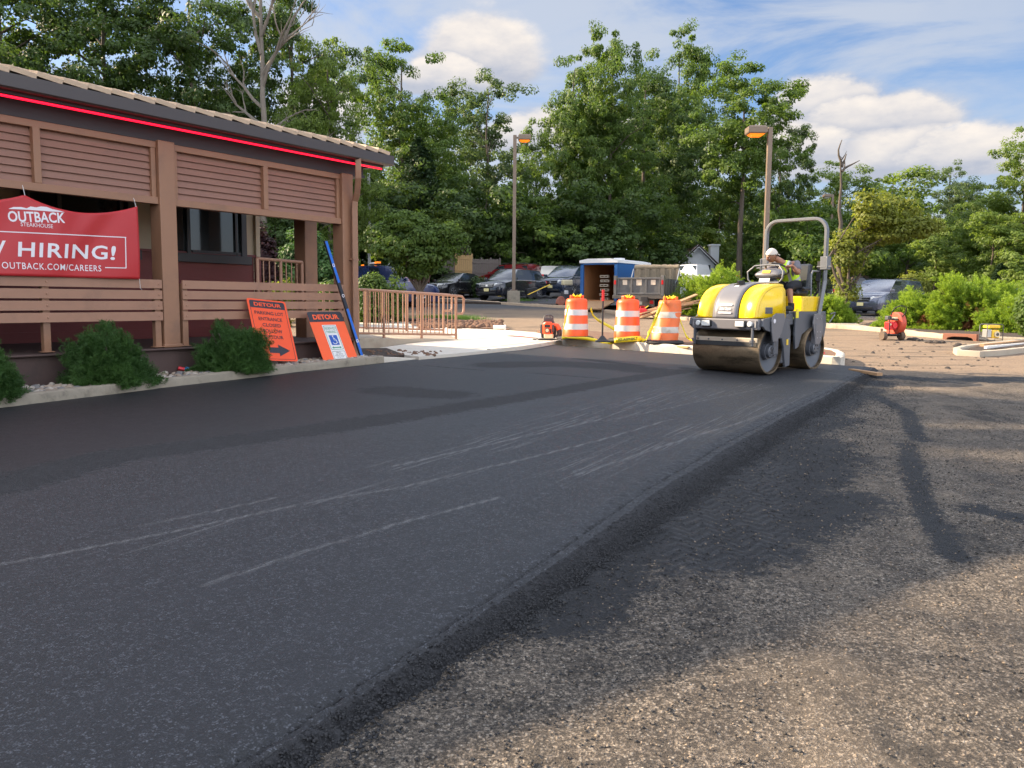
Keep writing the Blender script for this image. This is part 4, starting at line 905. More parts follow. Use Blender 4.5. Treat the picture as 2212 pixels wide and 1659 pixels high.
# ---------------------------------------------------------------- foliage builders (numpy)
def leaf_cards(C, Nn, size, r_, aspect=.6, droop=.2, fold=True):
    """one diamond leaf card per centre C with facing Nn"""
    n = len(C); up = r_.normal(0, 1, (n, 3)); t = np.cross(Nn, up); t /= np.linalg.norm(t, axis=1, keepdims=True) + 1e-9; b = np.cross(Nn, t)
    s = (size * r_.uniform(.6, 1.25, n))[:, None]; a = s * aspect
    co = np.stack([C - t * s * .5, C + b * a * .5 - Nn * s * .08, C + t * s * .5 - np.array([0, 0, 1]) * s * droop, C - b * a * .5 - Nn * s * .08], 1)
    return co.reshape(-1, 3), np.arange(4 * n).reshape(-1, 4)
def sph(r_, n): v = r_.normal(0, 1, (n, 3)); return v / np.linalg.norm(v, axis=1, keepdims=True)
def crown_data(seed, lobes, n_clump, per, leaf, clump=(.5, 1.1), flat=.55, hollow=.45, sun_up=.5):
    """lobes: (cx, cy, cz, rx, ry, rz). returns co, faces, clump centres"""
    r_ = np.random.default_rng(seed); L = np.array(lobes, float); vol = (L[:, 3] * L[:, 4] * L[:, 5]) ** .67; pick = r_.choice(len(L), n_clump, p=vol / vol.sum())
    d = sph(r_, n_clump); rad = r_.uniform(hollow, 1.0, n_clump) ** .6; cc = L[pick, :3] + d * L[pick, 3:] * rad[:, None]
    cs = r_.uniform(*clump, n_clump); idx = np.repeat(np.arange(n_clump), per); n = len(idx)
    dd = sph(r_, n); rr = r_.uniform(.25, 1, n) ** .5; off_ = dd * rr[:, None] * cs[idx][:, None] * np.array([1, 1, flat]); C = cc[idx] + off_
    N = dd * .7 + d[idx] * .5 + np.array([0, 0, sun_up]) + r_.normal(0, .35, (n, 3)); N /= np.linalg.norm(N, axis=1, keepdims=True)
    co, f = leaf_cards(C, N, np.full(n, leaf), r_, .65, .15); return co, f, cc
def limb_mesh(seed, H, r0, targets, lean=(0, 0), fork=.35, n_limb=14, wob=.25, top=.9):
    """tapered trunk with limbs running to some of the clump centres"""
    rr = random.Random(seed); mb = MB(); N_ = 9; tp = []
    for i in range(N_ + 1): t = i / N_; tp.append(Vector((lean[0] * t * t + rr.uniform(-wob, wob) * t * .5, lean[1] * t * t + rr.uniform(-wob, wob) * t * .5, H * top * t)))
    mb.tube(tp, [r0 * (1.35 if i == 0 else 1) * (1 - .85 * (i / N_)) for i in range(N_ + 1)], 8)
    ts = list(targets); rr.shuffle(ts)
    for q in ts[:n_limb]:
        q = Vector(q); zt = min(max(q.z - abs(q.x) * .6 - .5, H * fork * .8), H * top * .92); k = zt / (H * top) * N_; i = min(int(k), N_ - 1); p = tp[i].lerp(tp[i + 1], k - i)
        mid = p.lerp(q, .5) + Vector((rr.uniform(-.3, .3), rr.uniform(-.3, .3), (q - p).length * .08)); rb = r0 * .38 * (1 - zt / H * .6)
        mb.tube([p, p.lerp(mid, .5) + Vector((0, 0, .05)), mid, q], [rb, rb * .75, rb * .5, rb * .15], 6)
    return mb
PROTO = {}
def make_tree(key, name, seed, lobes, n_clump, per, leaf, mat_, H, r0, bark='bark', clump=(.5, 1.1), flat=.55, hollow=.45, n_limb=14, fork=.35, top=.9):
    co, f, cc = crown_data(seed, lobes, n_clump, per, leaf, clump, flat, hollow)
    root = thing(name, (0, 0, 0), None, None); np_mesh('crown', co, f, mat_, parent=root)
    limb_mesh(seed, H, r0, cc, n_limb=n_limb, fork=fork, top=top).build('trunk', M[bark], root, smooth=60); PROTO[key] = [root, False]; return root
def place(key, x, y, s, rz, label, cat='tree', group=None, sz=None, z=None):
    root, used = PROTO[key]; o = root if not used else copy_tree(root)
    PROTO[key][1] = True; o.location = (x, y, (gz(x, y) if z is None else z) - .05); o.scale = (s, s, sz or s); o.rotation_euler = (0, 0, rz)
    for k in ('label', 'category', 'group'):
        if k in o: del o[k]
    return tag(o, label, cat, group)
LF = dict(
    dark=leafmat('leaf_dark', (.027, .054, .014), (.082, .135, .028), .38), mid=leafmat('leaf_mid', (.046, .086, .017), (.135, .205, .037), .44),
    light=leafmat('leaf_light', (.070, .110, .022), (.19, .26, .05), .46), blue=leafmat('leaf_bluish', (.045, .080, .032), (.125, .175, .065), .42),
    yel=leafmat('leaf_yellowish', (.085, .11, .018), (.26, .28, .045), .45), con=leafmat('leaf_conifer', (.014, .036, .016), (.040, .072, .028), .2),
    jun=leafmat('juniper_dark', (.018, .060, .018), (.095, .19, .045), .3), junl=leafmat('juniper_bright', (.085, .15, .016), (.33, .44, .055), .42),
    purple=leafmat('leaf_purple', (.020, .008, .010), (.060, .022, .028), .3), brownl=leafmat('leaf_brown', (.12, .045, .018), (.26, .11, .05), .3))
def lobes_round(H, w, base, n, seed, top_pow=1.0):
    rr = random.Random(seed); out = []
    for i in range(n):
        t = (i + .5) / n; z = base + (H - base) * t; env = math.sin(math.pi * min(.97, .12 + .85 * t ** top_pow)) ** .6; a = rr.random() * 6.28; o_ = w * env * rr.uniform(.25, .80)
        r = w * env * rr.uniform(.36, .60); out.append((math.cos(a) * o_, math.sin(a) * o_, min(z, H - r * .5), r, r, r * rr.uniform(.55, .85)))
    return out
# unit trees of about 20 m, 15 m and 10 m
make_tree('oakA', 'oak_tree', 1, lobes_round(21, 8.2, 3, 34, 2, .75), 620, 120, .25, LF['mid'], 21, .36, clump=(.5, 1.1))
make_tree('oakB', 'oak_tree', 2, lobes_round(21, 8.0, 3, 34, 5, .75), 620, 120, .25, LF['dark'], 21, .36, clump=(.5, 1.1))
make_tree('maple', 'maple_tree', 3, lobes_round(16, 6.6, 1.5, 28, 8, .8), 480, 105, .21, LF['light'], 16, .26, clump=(.4, .95), n_limb=20)
make_tree('ash', 'ash_tree', 4, lobes_round(17, 6.0, 2, 26, 12, .8), 420, 100, .21, LF['blue'], 17, .24, clump=(.4, .9), n_limb=20)
make_tree('tall', 'slender_tree', 5, lobes_round(20, 5.6, 8.0, 18, 21, .8), 300, 110, .24, LF['mid'], 19, .30, clump=(.5, 1.0), n_limb=10, fork=.5)
make_tree('birch', 'young_tree', 6, lobes_round(11, 4.2, 1.2, 14, 31), 170, 80, .27, LF['light'], 11, .16, clump=(.45, .9), n_limb=16)
make_tree('under', 'understorey_tree', 7, lobes_round(8, 5.0, .1, 18, 41), 170, 80, .28, LF['dark'], 7.5, .14, clump=(.5, 1.0), n_limb=8)
make_tree('underm', 'understorey_tree', 8, lobes_round(8, 5.0, .1, 18, 51), 170, 80, .27, LF['mid'], 7.5, .14, clump=(.45, .95), n_limb=8)
def X_(px, Y): return (px - CX) / FPX * Y
def tr(key, px, Y, top_py, H0, rz, label, name=None, wide=1.0, **kw):
    x = X_(px, Y); H = ZPX(px, top_py, Y) - gz(x, Y); s = H / H0; o = place(key, x, Y, s * wide, rz, label, sz=s, **kw)
    if name: o.name = name
    return o
# left: dark wall above the restaurant
tr('oakB', 30, 46, -150, 21, .3, 'huge dark leafy tree over the left end of the restaurant roof', wide=.95)
tr('oakB', 250, 50, -110, 21, 1.9, 'broad dark tree towering over the middle of the restaurant roof')
tr('oakB', 430, 48, -100, 21, 3.1, 'dark tree with sky gaps just left of the bare dead tree', wide=.85)
tr('oakB', 640, 52, -60, 21, 4.4, 'dark tree whose crown reaches over the bare dead tree on its right', wide=.62)
tr('maple', -40, 40, 40, 16, .5, 'sunlit pale green tree at the left edge behind the roof')
tr('maple', 715, 47, 72, 16, .9, 'light green feathery tree right of the bare dead tree', wide=.62)
tr('oakA', 870, 64, 68, 21, 2.4, 'dense green tree with a pointed top between the pale tree and the lamp pole', wide=.78)
tr('ash', 1050, 74, 150, 17, 1.2, 'hazy bluish tree behind the tall light pole')
tr('oakA', 1230, 66, 95, 21, .2, 'tall oak with a ragged crown left of the tallest tree', wide=.62)
tr('oakA', 1310, 64, 55, 21, 4.0, 'tallest spreading tree above the blue trailer', wide=.62)
tr('oakA', 1450, 84, 58, 21, 5.2, 'tall leafy tree beside the tallest one, above the white house', wide=.62)
tr('tall', 1590, 58, 118, 20, .4, 'slender tree with a long bare trunk right of the white house', wide=1.0)
tr('oakB', 1670, 66, 230, 21, 2.0, 'dark tree with a drooping crown behind the second light pole', wide=.6)
tr('oakB', 1380, 76, 130, 21, 1.0, 'shaded dark tree filling in behind the tallest trees', wide=.9)
tr('maple', 1790, 74, 345, 16, 3.3, 'rounded green tree behind the forked bare snag', wide=1.2)
tr('birch', 1910, 84, 368, 11, 1.7, 'small pale tree in the dip of the treeline', wide=1.3)
tr('ash', 2030, 70, 352, 17, 4.4, 'grey green tree rising right of the dip in the treeline', wide=.95)
tr('maple', 2190, 52, 268, 16, 2.6, 'tall airy tree at the right edge of the photo', wide=.85)
tr('maple', 2290, 46, 330, 16, 5.0, 'wide spreading tree cut by the right edge')
tr('maple', 1950, 56, 440, 16, 5.9, 'bright green tree behind the grey minivan', wide=1.3)
tr('maple', 2100, 54, 420, 16, 3.9, 'spreading green tree over the right juniper', wide=1.15)
tr('maple', 620, 58, 240, 16, 3.5, 'leafy tree showing between the dead tree and the roof edge')
# tall trees behind the restaurant, outside the frame to the left, whose shade lies over the foreground
def shade_tree(key, s_, t_, H, wide, rz, label, H0=21):
    x, y = s_ * .31 - .95 * t_, s_ * .95 + .31 * t_; o = place(key, x, y, H / H0 * wide, rz, label, sz=H / H0)
shade_tree('oakB', 9.4, 30, 23, .52, .5, 'tall dark tree beyond the near end of the restaurant')
shade_tree('oakA', 7.4, 35, 23, .50, 2.7, 'tall green tree in the second row beyond the restaurant')
shade_tree('oakA', 11.8, 33, 23, .30, 5.1, 'narrow tall tree behind the banner end of the restaurant')
tr('birch', 1545, 84, 405, 11, 2.2, 'pale green tree filling the gap above the white house', wide=1.1)
tr('maple', 1590, 88, 380, 16, 1.2, 'light green tree seen behind the slender bare trunk', wide=.9)
# lower storey
for k, (key, px, Y, ty, rz, lab) in enumerate([
    ('under', 800, 58, 395, .4, 'low dark tree directly behind the restaurant corner'), ('under', 930, 60, 380, 1.4, 'low dark tree behind the black sedan'),
    ('under', 1050, 60, 390, 2.4, 'low dark tree behind the base of the tall light pole'), ('underm', 1150, 61, 395, 3.4, 'low green tree behind the dark blue minivan'),
    ('under', 1250, 61, 400, 4.4, 'low dark tree behind the blue trailer'), ('under', 1330, 60, 420, 5.4, 'low dark tree behind the dump truck'),
    ('underm', 1365, 70, 450, .9, 'low green tree left of the white house'), ('underm', 1715, 62, 440, 1.9, 'low green tree right of the white house'),
    ('underm', 1730, 56, 440, 2.9, 'low green tree seen through the roll bar'), ('underm', 1810, 60, 450, 3.9, 'low green tree behind the black pickup'),
    ('birch', 2010, 50, 470, 4.9, 'young pale tree behind the grey minivan roof'), ('birch', 2130, 47, 460, 5.9, 'young pale tree above the second blue car'),
    ('under', 700, 52, 420, 2.2, 'low dark tree seen through the open end of the porch'), ('under', 600, 46, 430, 1.1, 'dark shrubby tree behind the porch posts'), ('under', 470, 44, 430, .1, 'dark shrubby tree hidden behind the restaurant'),
    ('birch', 2230, 42, 450, .8, 'young pale tree at the right edge over the hedge')]):
    H0 = 11 if key == 'birch' else 8; tr(key, px, Y, ty, H0, rz, lab, wide=1.15)
# far-off wood as one mass closing the gaps
lob = []
rr = random.Random(77)
for i in range(70): x = -75 + i * 2.6; lob.append((x, 92 + rr.uniform(-4, 8), gz(0, 90) + rr.uniform(1, 7), rr.uniform(3, 5), 3, rr.uniform(3, 5.5)))
co, f, _ = crown_data(99, lob, 900, 60, .75, (1.0, 2.0), .7, .5)
tag(np_mesh('woods', co, f, LF['dark']), 'shaded wood closing the view behind the parking lot trees', 'woods', kind='stuff')
lob = [(x_, y_, z_ + 2, a_, b_, c_) for x_, y_, z_, a_, b_, c_ in [(30 + i * 3.2, 95, gz(30, 90) + rr.uniform(0, 6), 4, 3, 4.5) for i in range(14)]]
co, f, _ = crown_data(98, lob, 260, 60, .7, (1.0, 2.0), .7, .5)
tag(np_mesh('woods', co, f, LF['mid']), 'paler wood far off behind the right hand trees', 'woods', kind='stuff')
lob = [(-44 + i * 2.3 , 60 + rr.uniform(-.8, 1.5), gz(-44 + i * 2.3, 60) + rr.uniform(.3, 1.8), 1.7, 1.1, rr.uniform(1.3, 2.2)) for i in range(50)]
lob = [q for q in lob if not 11.6 < q[0] < 16.4]
co, f, _ = crown_data(97, lob, 800, 60, .30, (.5, .9), .8, .5)
tag(np_mesh('undergrowth', co, f, LF['dark']), 'dark undergrowth along the far edge of the parking lot', 'undergrowth', kind='stuff')
# bare dead tree, snag and conifers
def dead_tree(name, px, Y, top_py, r0, seed, label, bark, arms, n_tw=3):
    x = X_(px, Y); H = ZPX(px, top_py, Y) - gz(x, Y); rr = random.Random(seed); t = thing(name, (x, Y, gz(x, Y)), label, 'tree')
    mb = MB(); pts = [Vector((rr.uniform(-.15, .15), rr.uniform(-.1, .1), H * i / 12)) for i in range(13)]; mb.tube(pts, [r0 * (1 - .8 * i / 12) for i in range(13)], 8); mb.build('trunk', M[bark], t, smooth=60)
    bm = MB()
    def branch(p, d, L, r, depth):
        n = 5; q = [p]; dd = Vector(d)
        for i in range(n): dd = (dd + Vector((rr.uniform(-.35, .35), rr.uniform(-.3, .3), rr.uniform(-.22, .30)))).normalized(); q.append(q[-1] + dd * L / n)
        bm.tube(q, [r * (1 - .8 * i / n) for i in range(n + 1)], 5)
        if depth:
            for _ in range(n_tw): i = rr.randint(1, n); branch(q[i], (dd + Vector((rr.uniform(-.9, .9), rr.uniform(-.6, .6), rr.uniform(-.5, .6)))).normalized(), L * rr.uniform(.35, .6), r * .5, depth - 1)
    for (h, dx, dz, L) in arms: branch(Vector((0, 0, H * h)), Vector((dx, rr.uniform(-.3, .3), dz)).normalized(), L, r0 * .42, 2)
    bm.build('branches', M[bark], t, smooth=60); return t
dead_tree('dead_tree', 577, 44, -120, .25, 3, 'bare pale dead tree rising behind the restaurant roof', 'barkl', [(.36, 1, .1, 2.5), (.4, -1, .2, 2.6), (.42, 1, .25, 3), (.48, .9, .3, 2.5), (.5, -1, .35, 3), (.55, -.7, .7, 3.5), (.6, .7, .9, 5), (.64, .5, 1, 5.5), (.7, -.5, 1, 5), (.75, .6, .9, 4), (.8, -.8, .8, 3.5), (.86, .5, .8, 3), (.45, .9, -.2, 3.2), (.33, -.8, -.1, 2.5)])
dead_tree('bare_snag', 1800, 50, 348, .22, 9, 'dark forked bare snag standing above the roller roll bar', 'bark', [(.97, -.5, 1.2, 1.6), (.93, .8, 1.1, 1.3), (.96, .1, 1.2, .8)], 1)
def conifer(px, Y, top_py, rad, seed, label):
    x = X_(px, Y); H = ZPX(px, top_py, Y) - gz(x, Y); r_ = np.random.default_rng(seed); n = 15000; t = r_.random(n) ** .8; z = H * (.06 + .94 * t); layer = np.floor(z / .7); ang = (r_.integers(0, 9, n) / 9 * 6.283 + layer * 1.7 + r_.normal(0, .16, n))
    Rm = rad * (1 - z / H) ** .8 + .15; rad_ = Rm * r_.random(n) ** .5 * (.75 + .5 * np.sin(layer * 2.3 + ang * 2) ** 2); C = np.stack([np.cos(ang) * rad_, np.sin(ang) * rad_, z - rad_ * .28 + r_.normal(0, .1, n)], -1)
    N = np.stack([np.cos(ang) * .3, np.sin(ang) * .3, np.ones(n)], -1) + r_.normal(0, .35, (n, 3)); N /= np.linalg.norm(N, axis=1, keepdims=True)
    co, f = leaf_cards(C, N, np.full(n, .30), r_, .35, .3); root = thing('conifer_tree', (x, Y, gz(x, Y)), label, 'tree'); np_mesh('crown', co, f, LF['con'], parent=root)
    MB().tube([(0, 0, 0), (0, 0, H * .5), (0, 0, H * .97)], [.2, .12, .02], 7).build('trunk', M['bark'], root)
conifer(905, 60, 300, 4.4, 5, 'dark drooping conifer right of the restaurant corner')
conifer(950, 62, 380, 3.6, 6, 'smaller dark conifer behind the small roadside tree')
conifer(2150, 46, 575, .7, 8, 'small dark pointed evergreen between the parked blue cars')
# ---------------------------------------------------------------- shrubs
def spray_bush(name, loc, rx, ry, h, n_tuft, tl, mat_, seed, label, per=42, blade=.3, wid=.10, brown=0, spike=.1, up=.55, lobes=5, lean=(.25, 0)):
    """juniper: upward feathery tufts over a lumpy mound, each tuft a cone of small scale sprays"""
    r_ = np.random.default_rng(seed); root = thing(name, loc, label, 'shrub')
    ang = r_.uniform(0, 6.283, n_tuft); rr2 = r_.random(n_tuft) ** .5; d = sph(r_, n_tuft); d[:, 2] = np.abs(d[:, 2]) - .10
    lump = 1 + .20 * np.sin(ang * 0 + d[:, 0] * 6 + seed) * np.cos(d[:, 1] * 5 + seed * 2) + .12 * np.sin(d[:, 2] * 9 + d[:, 0] * 7 + seed)
    T = d * np.array([rx, ry, h]) * (lump * r_.uniform(.60, .90, n_tuft))[:, None]; T[:, 2] = np.maximum(T[:, 2], .02)
    D = d * np.array([1, 1, .7]) + np.array([lean[0], lean[1], up]) + r_.normal(0, .22, (n_tuft, 3)); D /= np.linalg.norm(D, axis=1, keepdims=True)
    L = tl * r_.uniform(.6, 1.35, n_tuft) * (1 + (r_.random(n_tuft) < spike) * r_.uniform(.3, 1.0, n_tuft))
    idx = np.repeat(np.arange(n_tuft), per); n = len(idx); u = r_.random(n) ** .8; rad = sph(r_, n); rad -= D[idx] * (rad * D[idx]).sum(1, keepdims=True); rad /= np.linalg.norm(rad, axis=1, keepdims=True) + 1e-9
    cone = (1 - u) * .32 * L[idx]; C = T[idx] + D[idx] * (L[idx] * u)[:, None] + rad * (cone * r_.random(n) ** .5)[:, None]
    bd = D[idx] * .9 + rad * .8 + r_.normal(0, .25, (n, 3)); bd /= np.linalg.norm(bd, axis=1, keepdims=True); w2 = np.cross(bd, sph(r_, n)); w2 /= np.linalg.norm(w2, axis=1, keepdims=True) + 1e-9
    bl = (tl * blade * r_.uniform(.6, 1.3, n))[:, None]; w_ = tl * wid * .5
    co = np.stack([C, C + bd * bl * .45 + w2 * w_, C + bd * bl, C + bd * bl * .45 - w2 * w_], 1)
    if brown:
        az = np.arctan2(d[:, 1], d[:, 0]); kt = (d[:, 2] < .38) & (np.abs(az + 1.75) < .2); k = kt[idx]
    else: k = np.zeros(n, bool)
    c0 = co[~k].reshape(-1, 3); np_mesh('foliage', c0, np.arange(len(c0)).reshape(-1, 4), mat_, parent=root)
    if k.any(): c1 = co[k].reshape(-1, 3); np_mesh('dead_patch', c1, np.arange(len(c1)).reshape(-1, 4), LF['brownl'], parent=root)
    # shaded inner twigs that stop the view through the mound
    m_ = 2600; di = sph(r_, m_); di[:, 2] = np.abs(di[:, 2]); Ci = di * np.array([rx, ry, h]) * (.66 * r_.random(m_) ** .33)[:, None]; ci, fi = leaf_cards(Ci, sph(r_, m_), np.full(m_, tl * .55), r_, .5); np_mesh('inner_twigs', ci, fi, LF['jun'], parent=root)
    st = MB(); rr = random.Random(seed)
    for i in range(9): a = rr.random() * 6.28; st.tube([(0, 0, 0), (math.cos(a) * rx * .3, math.sin(a) * ry * .3, h * .35), (math.cos(a) * rx * .6, math.sin(a) * ry * .6, h * rr.uniform(.5, .8))], [.03, .02, .008], 5)
    st.build('stems', M['bark'], root)
    return root
for (px, rx, h, seed, lab) in ((232, .60, .84, 21, 'dense dark green juniper in front of the slatted rail left of the column'), (505, .60, .80, 22, 'dark green juniper partly covering the tall detour sign'), (-62, .55, .72, 23, 'dark green juniper cut off by the left edge')):
    q = BM @ BP(px, 780, -.60 if px > 0 else -.75); spray_bush('juniper_shrub', (q.x, q.y, gz(q.x, q.y) + .11), rx * .88, rx * .72, h * .95, 1700, .12, LF['jun'], seed, lab, per=70, blade=.34, wid=.05, up=.6, spike=.05, lean=(0, 0))
def far_bush(px0, px1, top, base, mat_, seed, lab, n=620, deep=.6, brown=0, tl=.27):
    q = G((px0 + px1) / 2, base, .1); w = (px1 - px0) / 2 / FPX * q.y; y = q.y + w * deep * .9; xm = X_((px0 + px1) / 2, y); h = ZPX((px0 + px1) / 2, top, y) - gz(xm, y)
    return spray_bush('juniper_shrub', (xm, y, gz(xm, y) + .05), w * .98, w * deep, h - .55 * tl, int(n * 2.0), tl, mat_, seed, lab, per=60, blade=.28, wid=.07, brown=brown, up=.35, spike=.05, lean=(-.2, -.1))
far_bush(1440, 1650, 566, 684, LF['junl'], 31, 'bright green spreading juniper between the plank pile and the roller', n=900, deep=.8)
far_bush(1575, 1760, 600, 686, LF['junl'], 32, 'bright juniper directly behind the roller seat', deep=.5)
far_bush(1720, 1842, 632, 696, LF['junl'], 33, 'low juniper between the roller and the concrete driveway', n=420)
far_bush(1890, 2085, 622, 710, LF['junl'], 34, 'bright juniper behind the red wheeled blower', n=700, brown=1)
far_bush(1950, 2230, 584, 714, LF['junl'], 35, 'largest bright juniper right of the red wheeled blower', n=1100, brown=1, deep=.45)
far_bush(2110, 2330, 618, 720, LF['junl'], 36, 'bright juniper running out of the right edge', n=700, deep=.5)
# leafy hedge behind the ramp railing
def leafy_bush(name, px0, px1, top, base, mat_, seed, lab, n_cl=110, per=70, leaf=.085, deep=.6, cl=(.14, .28), h0=.1):
    q = G((px0 + px1) / 2, base, .1); w = (px1 - px0) / 2 / FPX * q.y; y = q.y + w * deep; xx = X_((px0 + px1) / 2, y); h = ZPX((px0 + px1) / 2, top, y) - gz(xx, y); rr = random.Random(seed)
    lob = [(rr.uniform(-.5, .5) * w, rr.uniform(-.4, .4) * w * deep, h * rr.uniform(.28, .68), w * rr.uniform(.42, .6), w * deep * .6, h * rr.uniform(.26, .36)) for _ in range(9)]
    co, f, cc = crown_data(seed, lob, n_cl, per, leaf, cl, .8, .5); root = thing(name, (xx, y, gz(xx, y) + h0), lab, 'shrub'); np_mesh('foliage', co, f, mat_, parent=root)
    st = MB()
    for i in range(8): c = cc[i]; st.tube([(c[0] * .2, c[1] * .2, 0), (c[0] * .6, c[1] * .6, c[2] * .5), tuple(c)], [.03, .02, .006], 5)
    st.build('stems', M['bark'], root); return root
leafy_bush('leafy_shrub', 755, 882, 588, 700, LF['mid'], 41, 'leafy green shrub behind the ramp railing', n_cl=190, per=80, leaf=.10, cl=(.2, .34))
leafy_bush('leafy_shrub', 660, 780, 592, 705, LF['mid'], 42, 'leafy shrub seen through the porch beside the back post', n_cl=150, per=70, leaf=.10, cl=(.2, .34))
leafy_bush('yellow_shrub', 555, 660, 612, 700, LF['yel'], 43, 'yellow green shrub seen through the porch behind its small railing', n_cl=120, per=60, leaf=.10, cl=(.2, .34))
leafy_bush('purple_shrub', 540, 600, 470, 690, LF['purple'], 44, 'purple leaved bush seen beside the inner wall of the porch', n_cl=120, per=60, leaf=.12, cl=(.2, .34))
leafy_bush('evergreen_shrub', 580, 760, 480, 690, LF['jun'], 45, 'tall dark evergreen shrub framed by the porch posts', n_cl=240, per=80, leaf=.12, cl=(.25, .4))
leafy_bush('leafy_shrub', 1925, 2010, 590, 672, LF['yel'], 46, 'reddish green shrub behind the grey minivan', n_cl=110, per=50, leaf=.16, cl=(.3, .5))
leafy_bush('leafy_shrub', 2185, 2330, 622, 735, LF['mid'], 47, 'greyish bush at the right edge beside the big juniper', n_cl=110, per=60, leaf=.11, cl=(.2, .34))
leafy_bush('leafy_shrub', 1010, 1060, 600, 640, LF['dark'], 48, 'small dark bush at the foot of the tan fence panel', n_cl=60, per=50, leaf=.14, cl=(.25, .4))
leafy_bush('purple_shrub', 1665, 1760, 492, 640, LF['brownl'], 49, 'reddish brown bush seen through the roll bar', n_cl=130, per=60, leaf=.22, cl=(.4, .7))
# ornamental tree on the island and the vine-hung sapling
def small_tree(name, px, Y, lobs, mat_, H, r0, seed, label, leaf=.16, n_cl=150, per=70, stems=5, cl=(.25, .55), bark='bark'):
    x = X_(px, Y); z = gz(x, Y); s = Y / FPX; L = [((a - px) * s, 0 + rr.uniform(-.5, .5), ZPX(px, b, Y) - z, rxp * s, rxp * s * .8, rzp * s) for a, b, rxp, rzp in lobs]
    co, f, cc = crown_data(seed, L, n_cl, per, leaf, cl, .5, .35); t = thing(name, (x, Y, z), label, 'tree'); np_mesh('crown', co, f, mat_, parent=t)
    mb = MB(); r5 = random.Random(seed); mb.tube([(0, 0, 0), (.03, 0, H * .22)], [r0 * 1.2, r0], 8); ids = r5.sample(range(len(cc)), stems * 3)
    for k in range(stems):
        a = -1 + 2 * k / (stems - 1); c0 = Vector((.03, 0, H * .2)); c1 = Vector((a * H * .14, r5.uniform(-.2, .2), H * .48)); mb.tube([c0, c0.lerp(c1, .5) + Vector((a * .1, 0, 0)), c1], [r0 * .7, r0 * .55, r0 * .4], 6)
        for j in range(3): q = Vector(cc[ids[k * 3 + j]]); mb.tube([c1, c1.lerp(q, .5) + Vector((0, 0, .15)), q], [r0 * .38, r0 * .22, r0 * .06], 5)
    mb.build('trunk', M[bark], t, smooth=60); return t
small_tree('ornamental_tree', 905, 36, [(830, 500, 45, 24), (880, 480, 50, 24), (930, 510, 55, 26), (975, 525, 40, 26), (860, 535, 55, 24), (920, 555, 60, 24), (815, 525, 30, 20), (960, 495, 30, 16), (900, 585, 40, 14)], LF['mid'], 3.9, .13, 61, 'small many-stemmed tree on the mulch island before the black sedan', leaf=.15, n_cl=210, per=75)
small_tree('flowering_tree', 1000, 57, [(985, 490, 45, 22), (1020, 505, 30, 16), (955, 475, 40, 18)], LF['light'], 4.5, .12, 62, 'pale leaved tree behind the roof of the black sedan', leaf=.17)
small_tree('sapling', 1822, 31, [(1830, 600, 18, 26), (1825, 560, 28, 30), (1845, 520, 40, 26), (1810, 530, 22, 26), (1830, 635, 14, 20), (1870, 470, 44, 26), (1920, 450, 55, 30), (1900, 500, 50, 26), (1960, 490, 40, 24), (1850, 440, 30, 22)], LF['yel'], 5.2, .09, 63, 'yellow green vine-hung sapling between the roller and the grey minivan', leaf=.13, n_cl=230, per=70)
# ---------------------------------------------------------------- vehicles; local frame: +x is the front, ground at z = 0
def lerp(a, b, t): return a + (b - a) * t
def wheel(root, x, y, r, w_, out, rim='alloy', tyre='tyre'):
    wo = MB().lathe([(r * .62, -w_ / 2), (r * .94, -w_ / 2), (r, -w_ * .36), (r, w_ * .36), (r * .94, w_ / 2), (r * .62, w_ / 2)], 24, (0, 0, 0), 'Y').build('wheel', M[tyre], root, smooth=40, loc=(x, y, r))
    rm = MB(); s = out
    rm.lathe([(r * .64, s * w_ * .30), (r * .64, s * w_ * .50), (r * .60, s * w_ * .52), (r * .56, s * w_ * .38), (r * .05, s * w_ * .36)], 24, (0, 0, 0), 'Y')
    for k in range(5):
        a = 2 * math.pi * k / 5 + .3; rm.box((math.cos(a) * r * .33, s * w_ * .46, math.sin(a) * r * .33), (r * .56, .03, r * .15), ry=-a)
    rm.lathe([(r * .14, s * w_ * .40), (r * .12, s * w_ * .54), (.001, s * w_ * .54)], 12, (0, 0, 0), 'Y')
    rm.build('rim', M[rim], wo, smooth=40); return wo
def quad_patch(mb, a, b, c, d, u0, u1, v0, v1, off_, th=.006):
    """window pane inside the face a-b-c-d (a bottom left, b bottom right, c top right, d top left), set proud of it"""
    a, b, c, d = map(Vector, (a, b, c, d)); P = lambda u, v: a.lerp(b, u).lerp(d.lerp(c, u), v); n = (b - a).cross(d - a).normalized()
    f = [P(u0, v0), P(u1, v0), P(u1, v1), P(u0, v1)]; lo = [p + n * off_ for p in f]; hi = [p + n * (off_ + th) for p in f]
    mb._a(lo + hi, [(3, 2, 1, 0), (4, 5, 6, 7), (0, 1, 5, 4), (1, 2, 6, 5), (2, 3, 7, 6), (3, 0, 4, 7)])
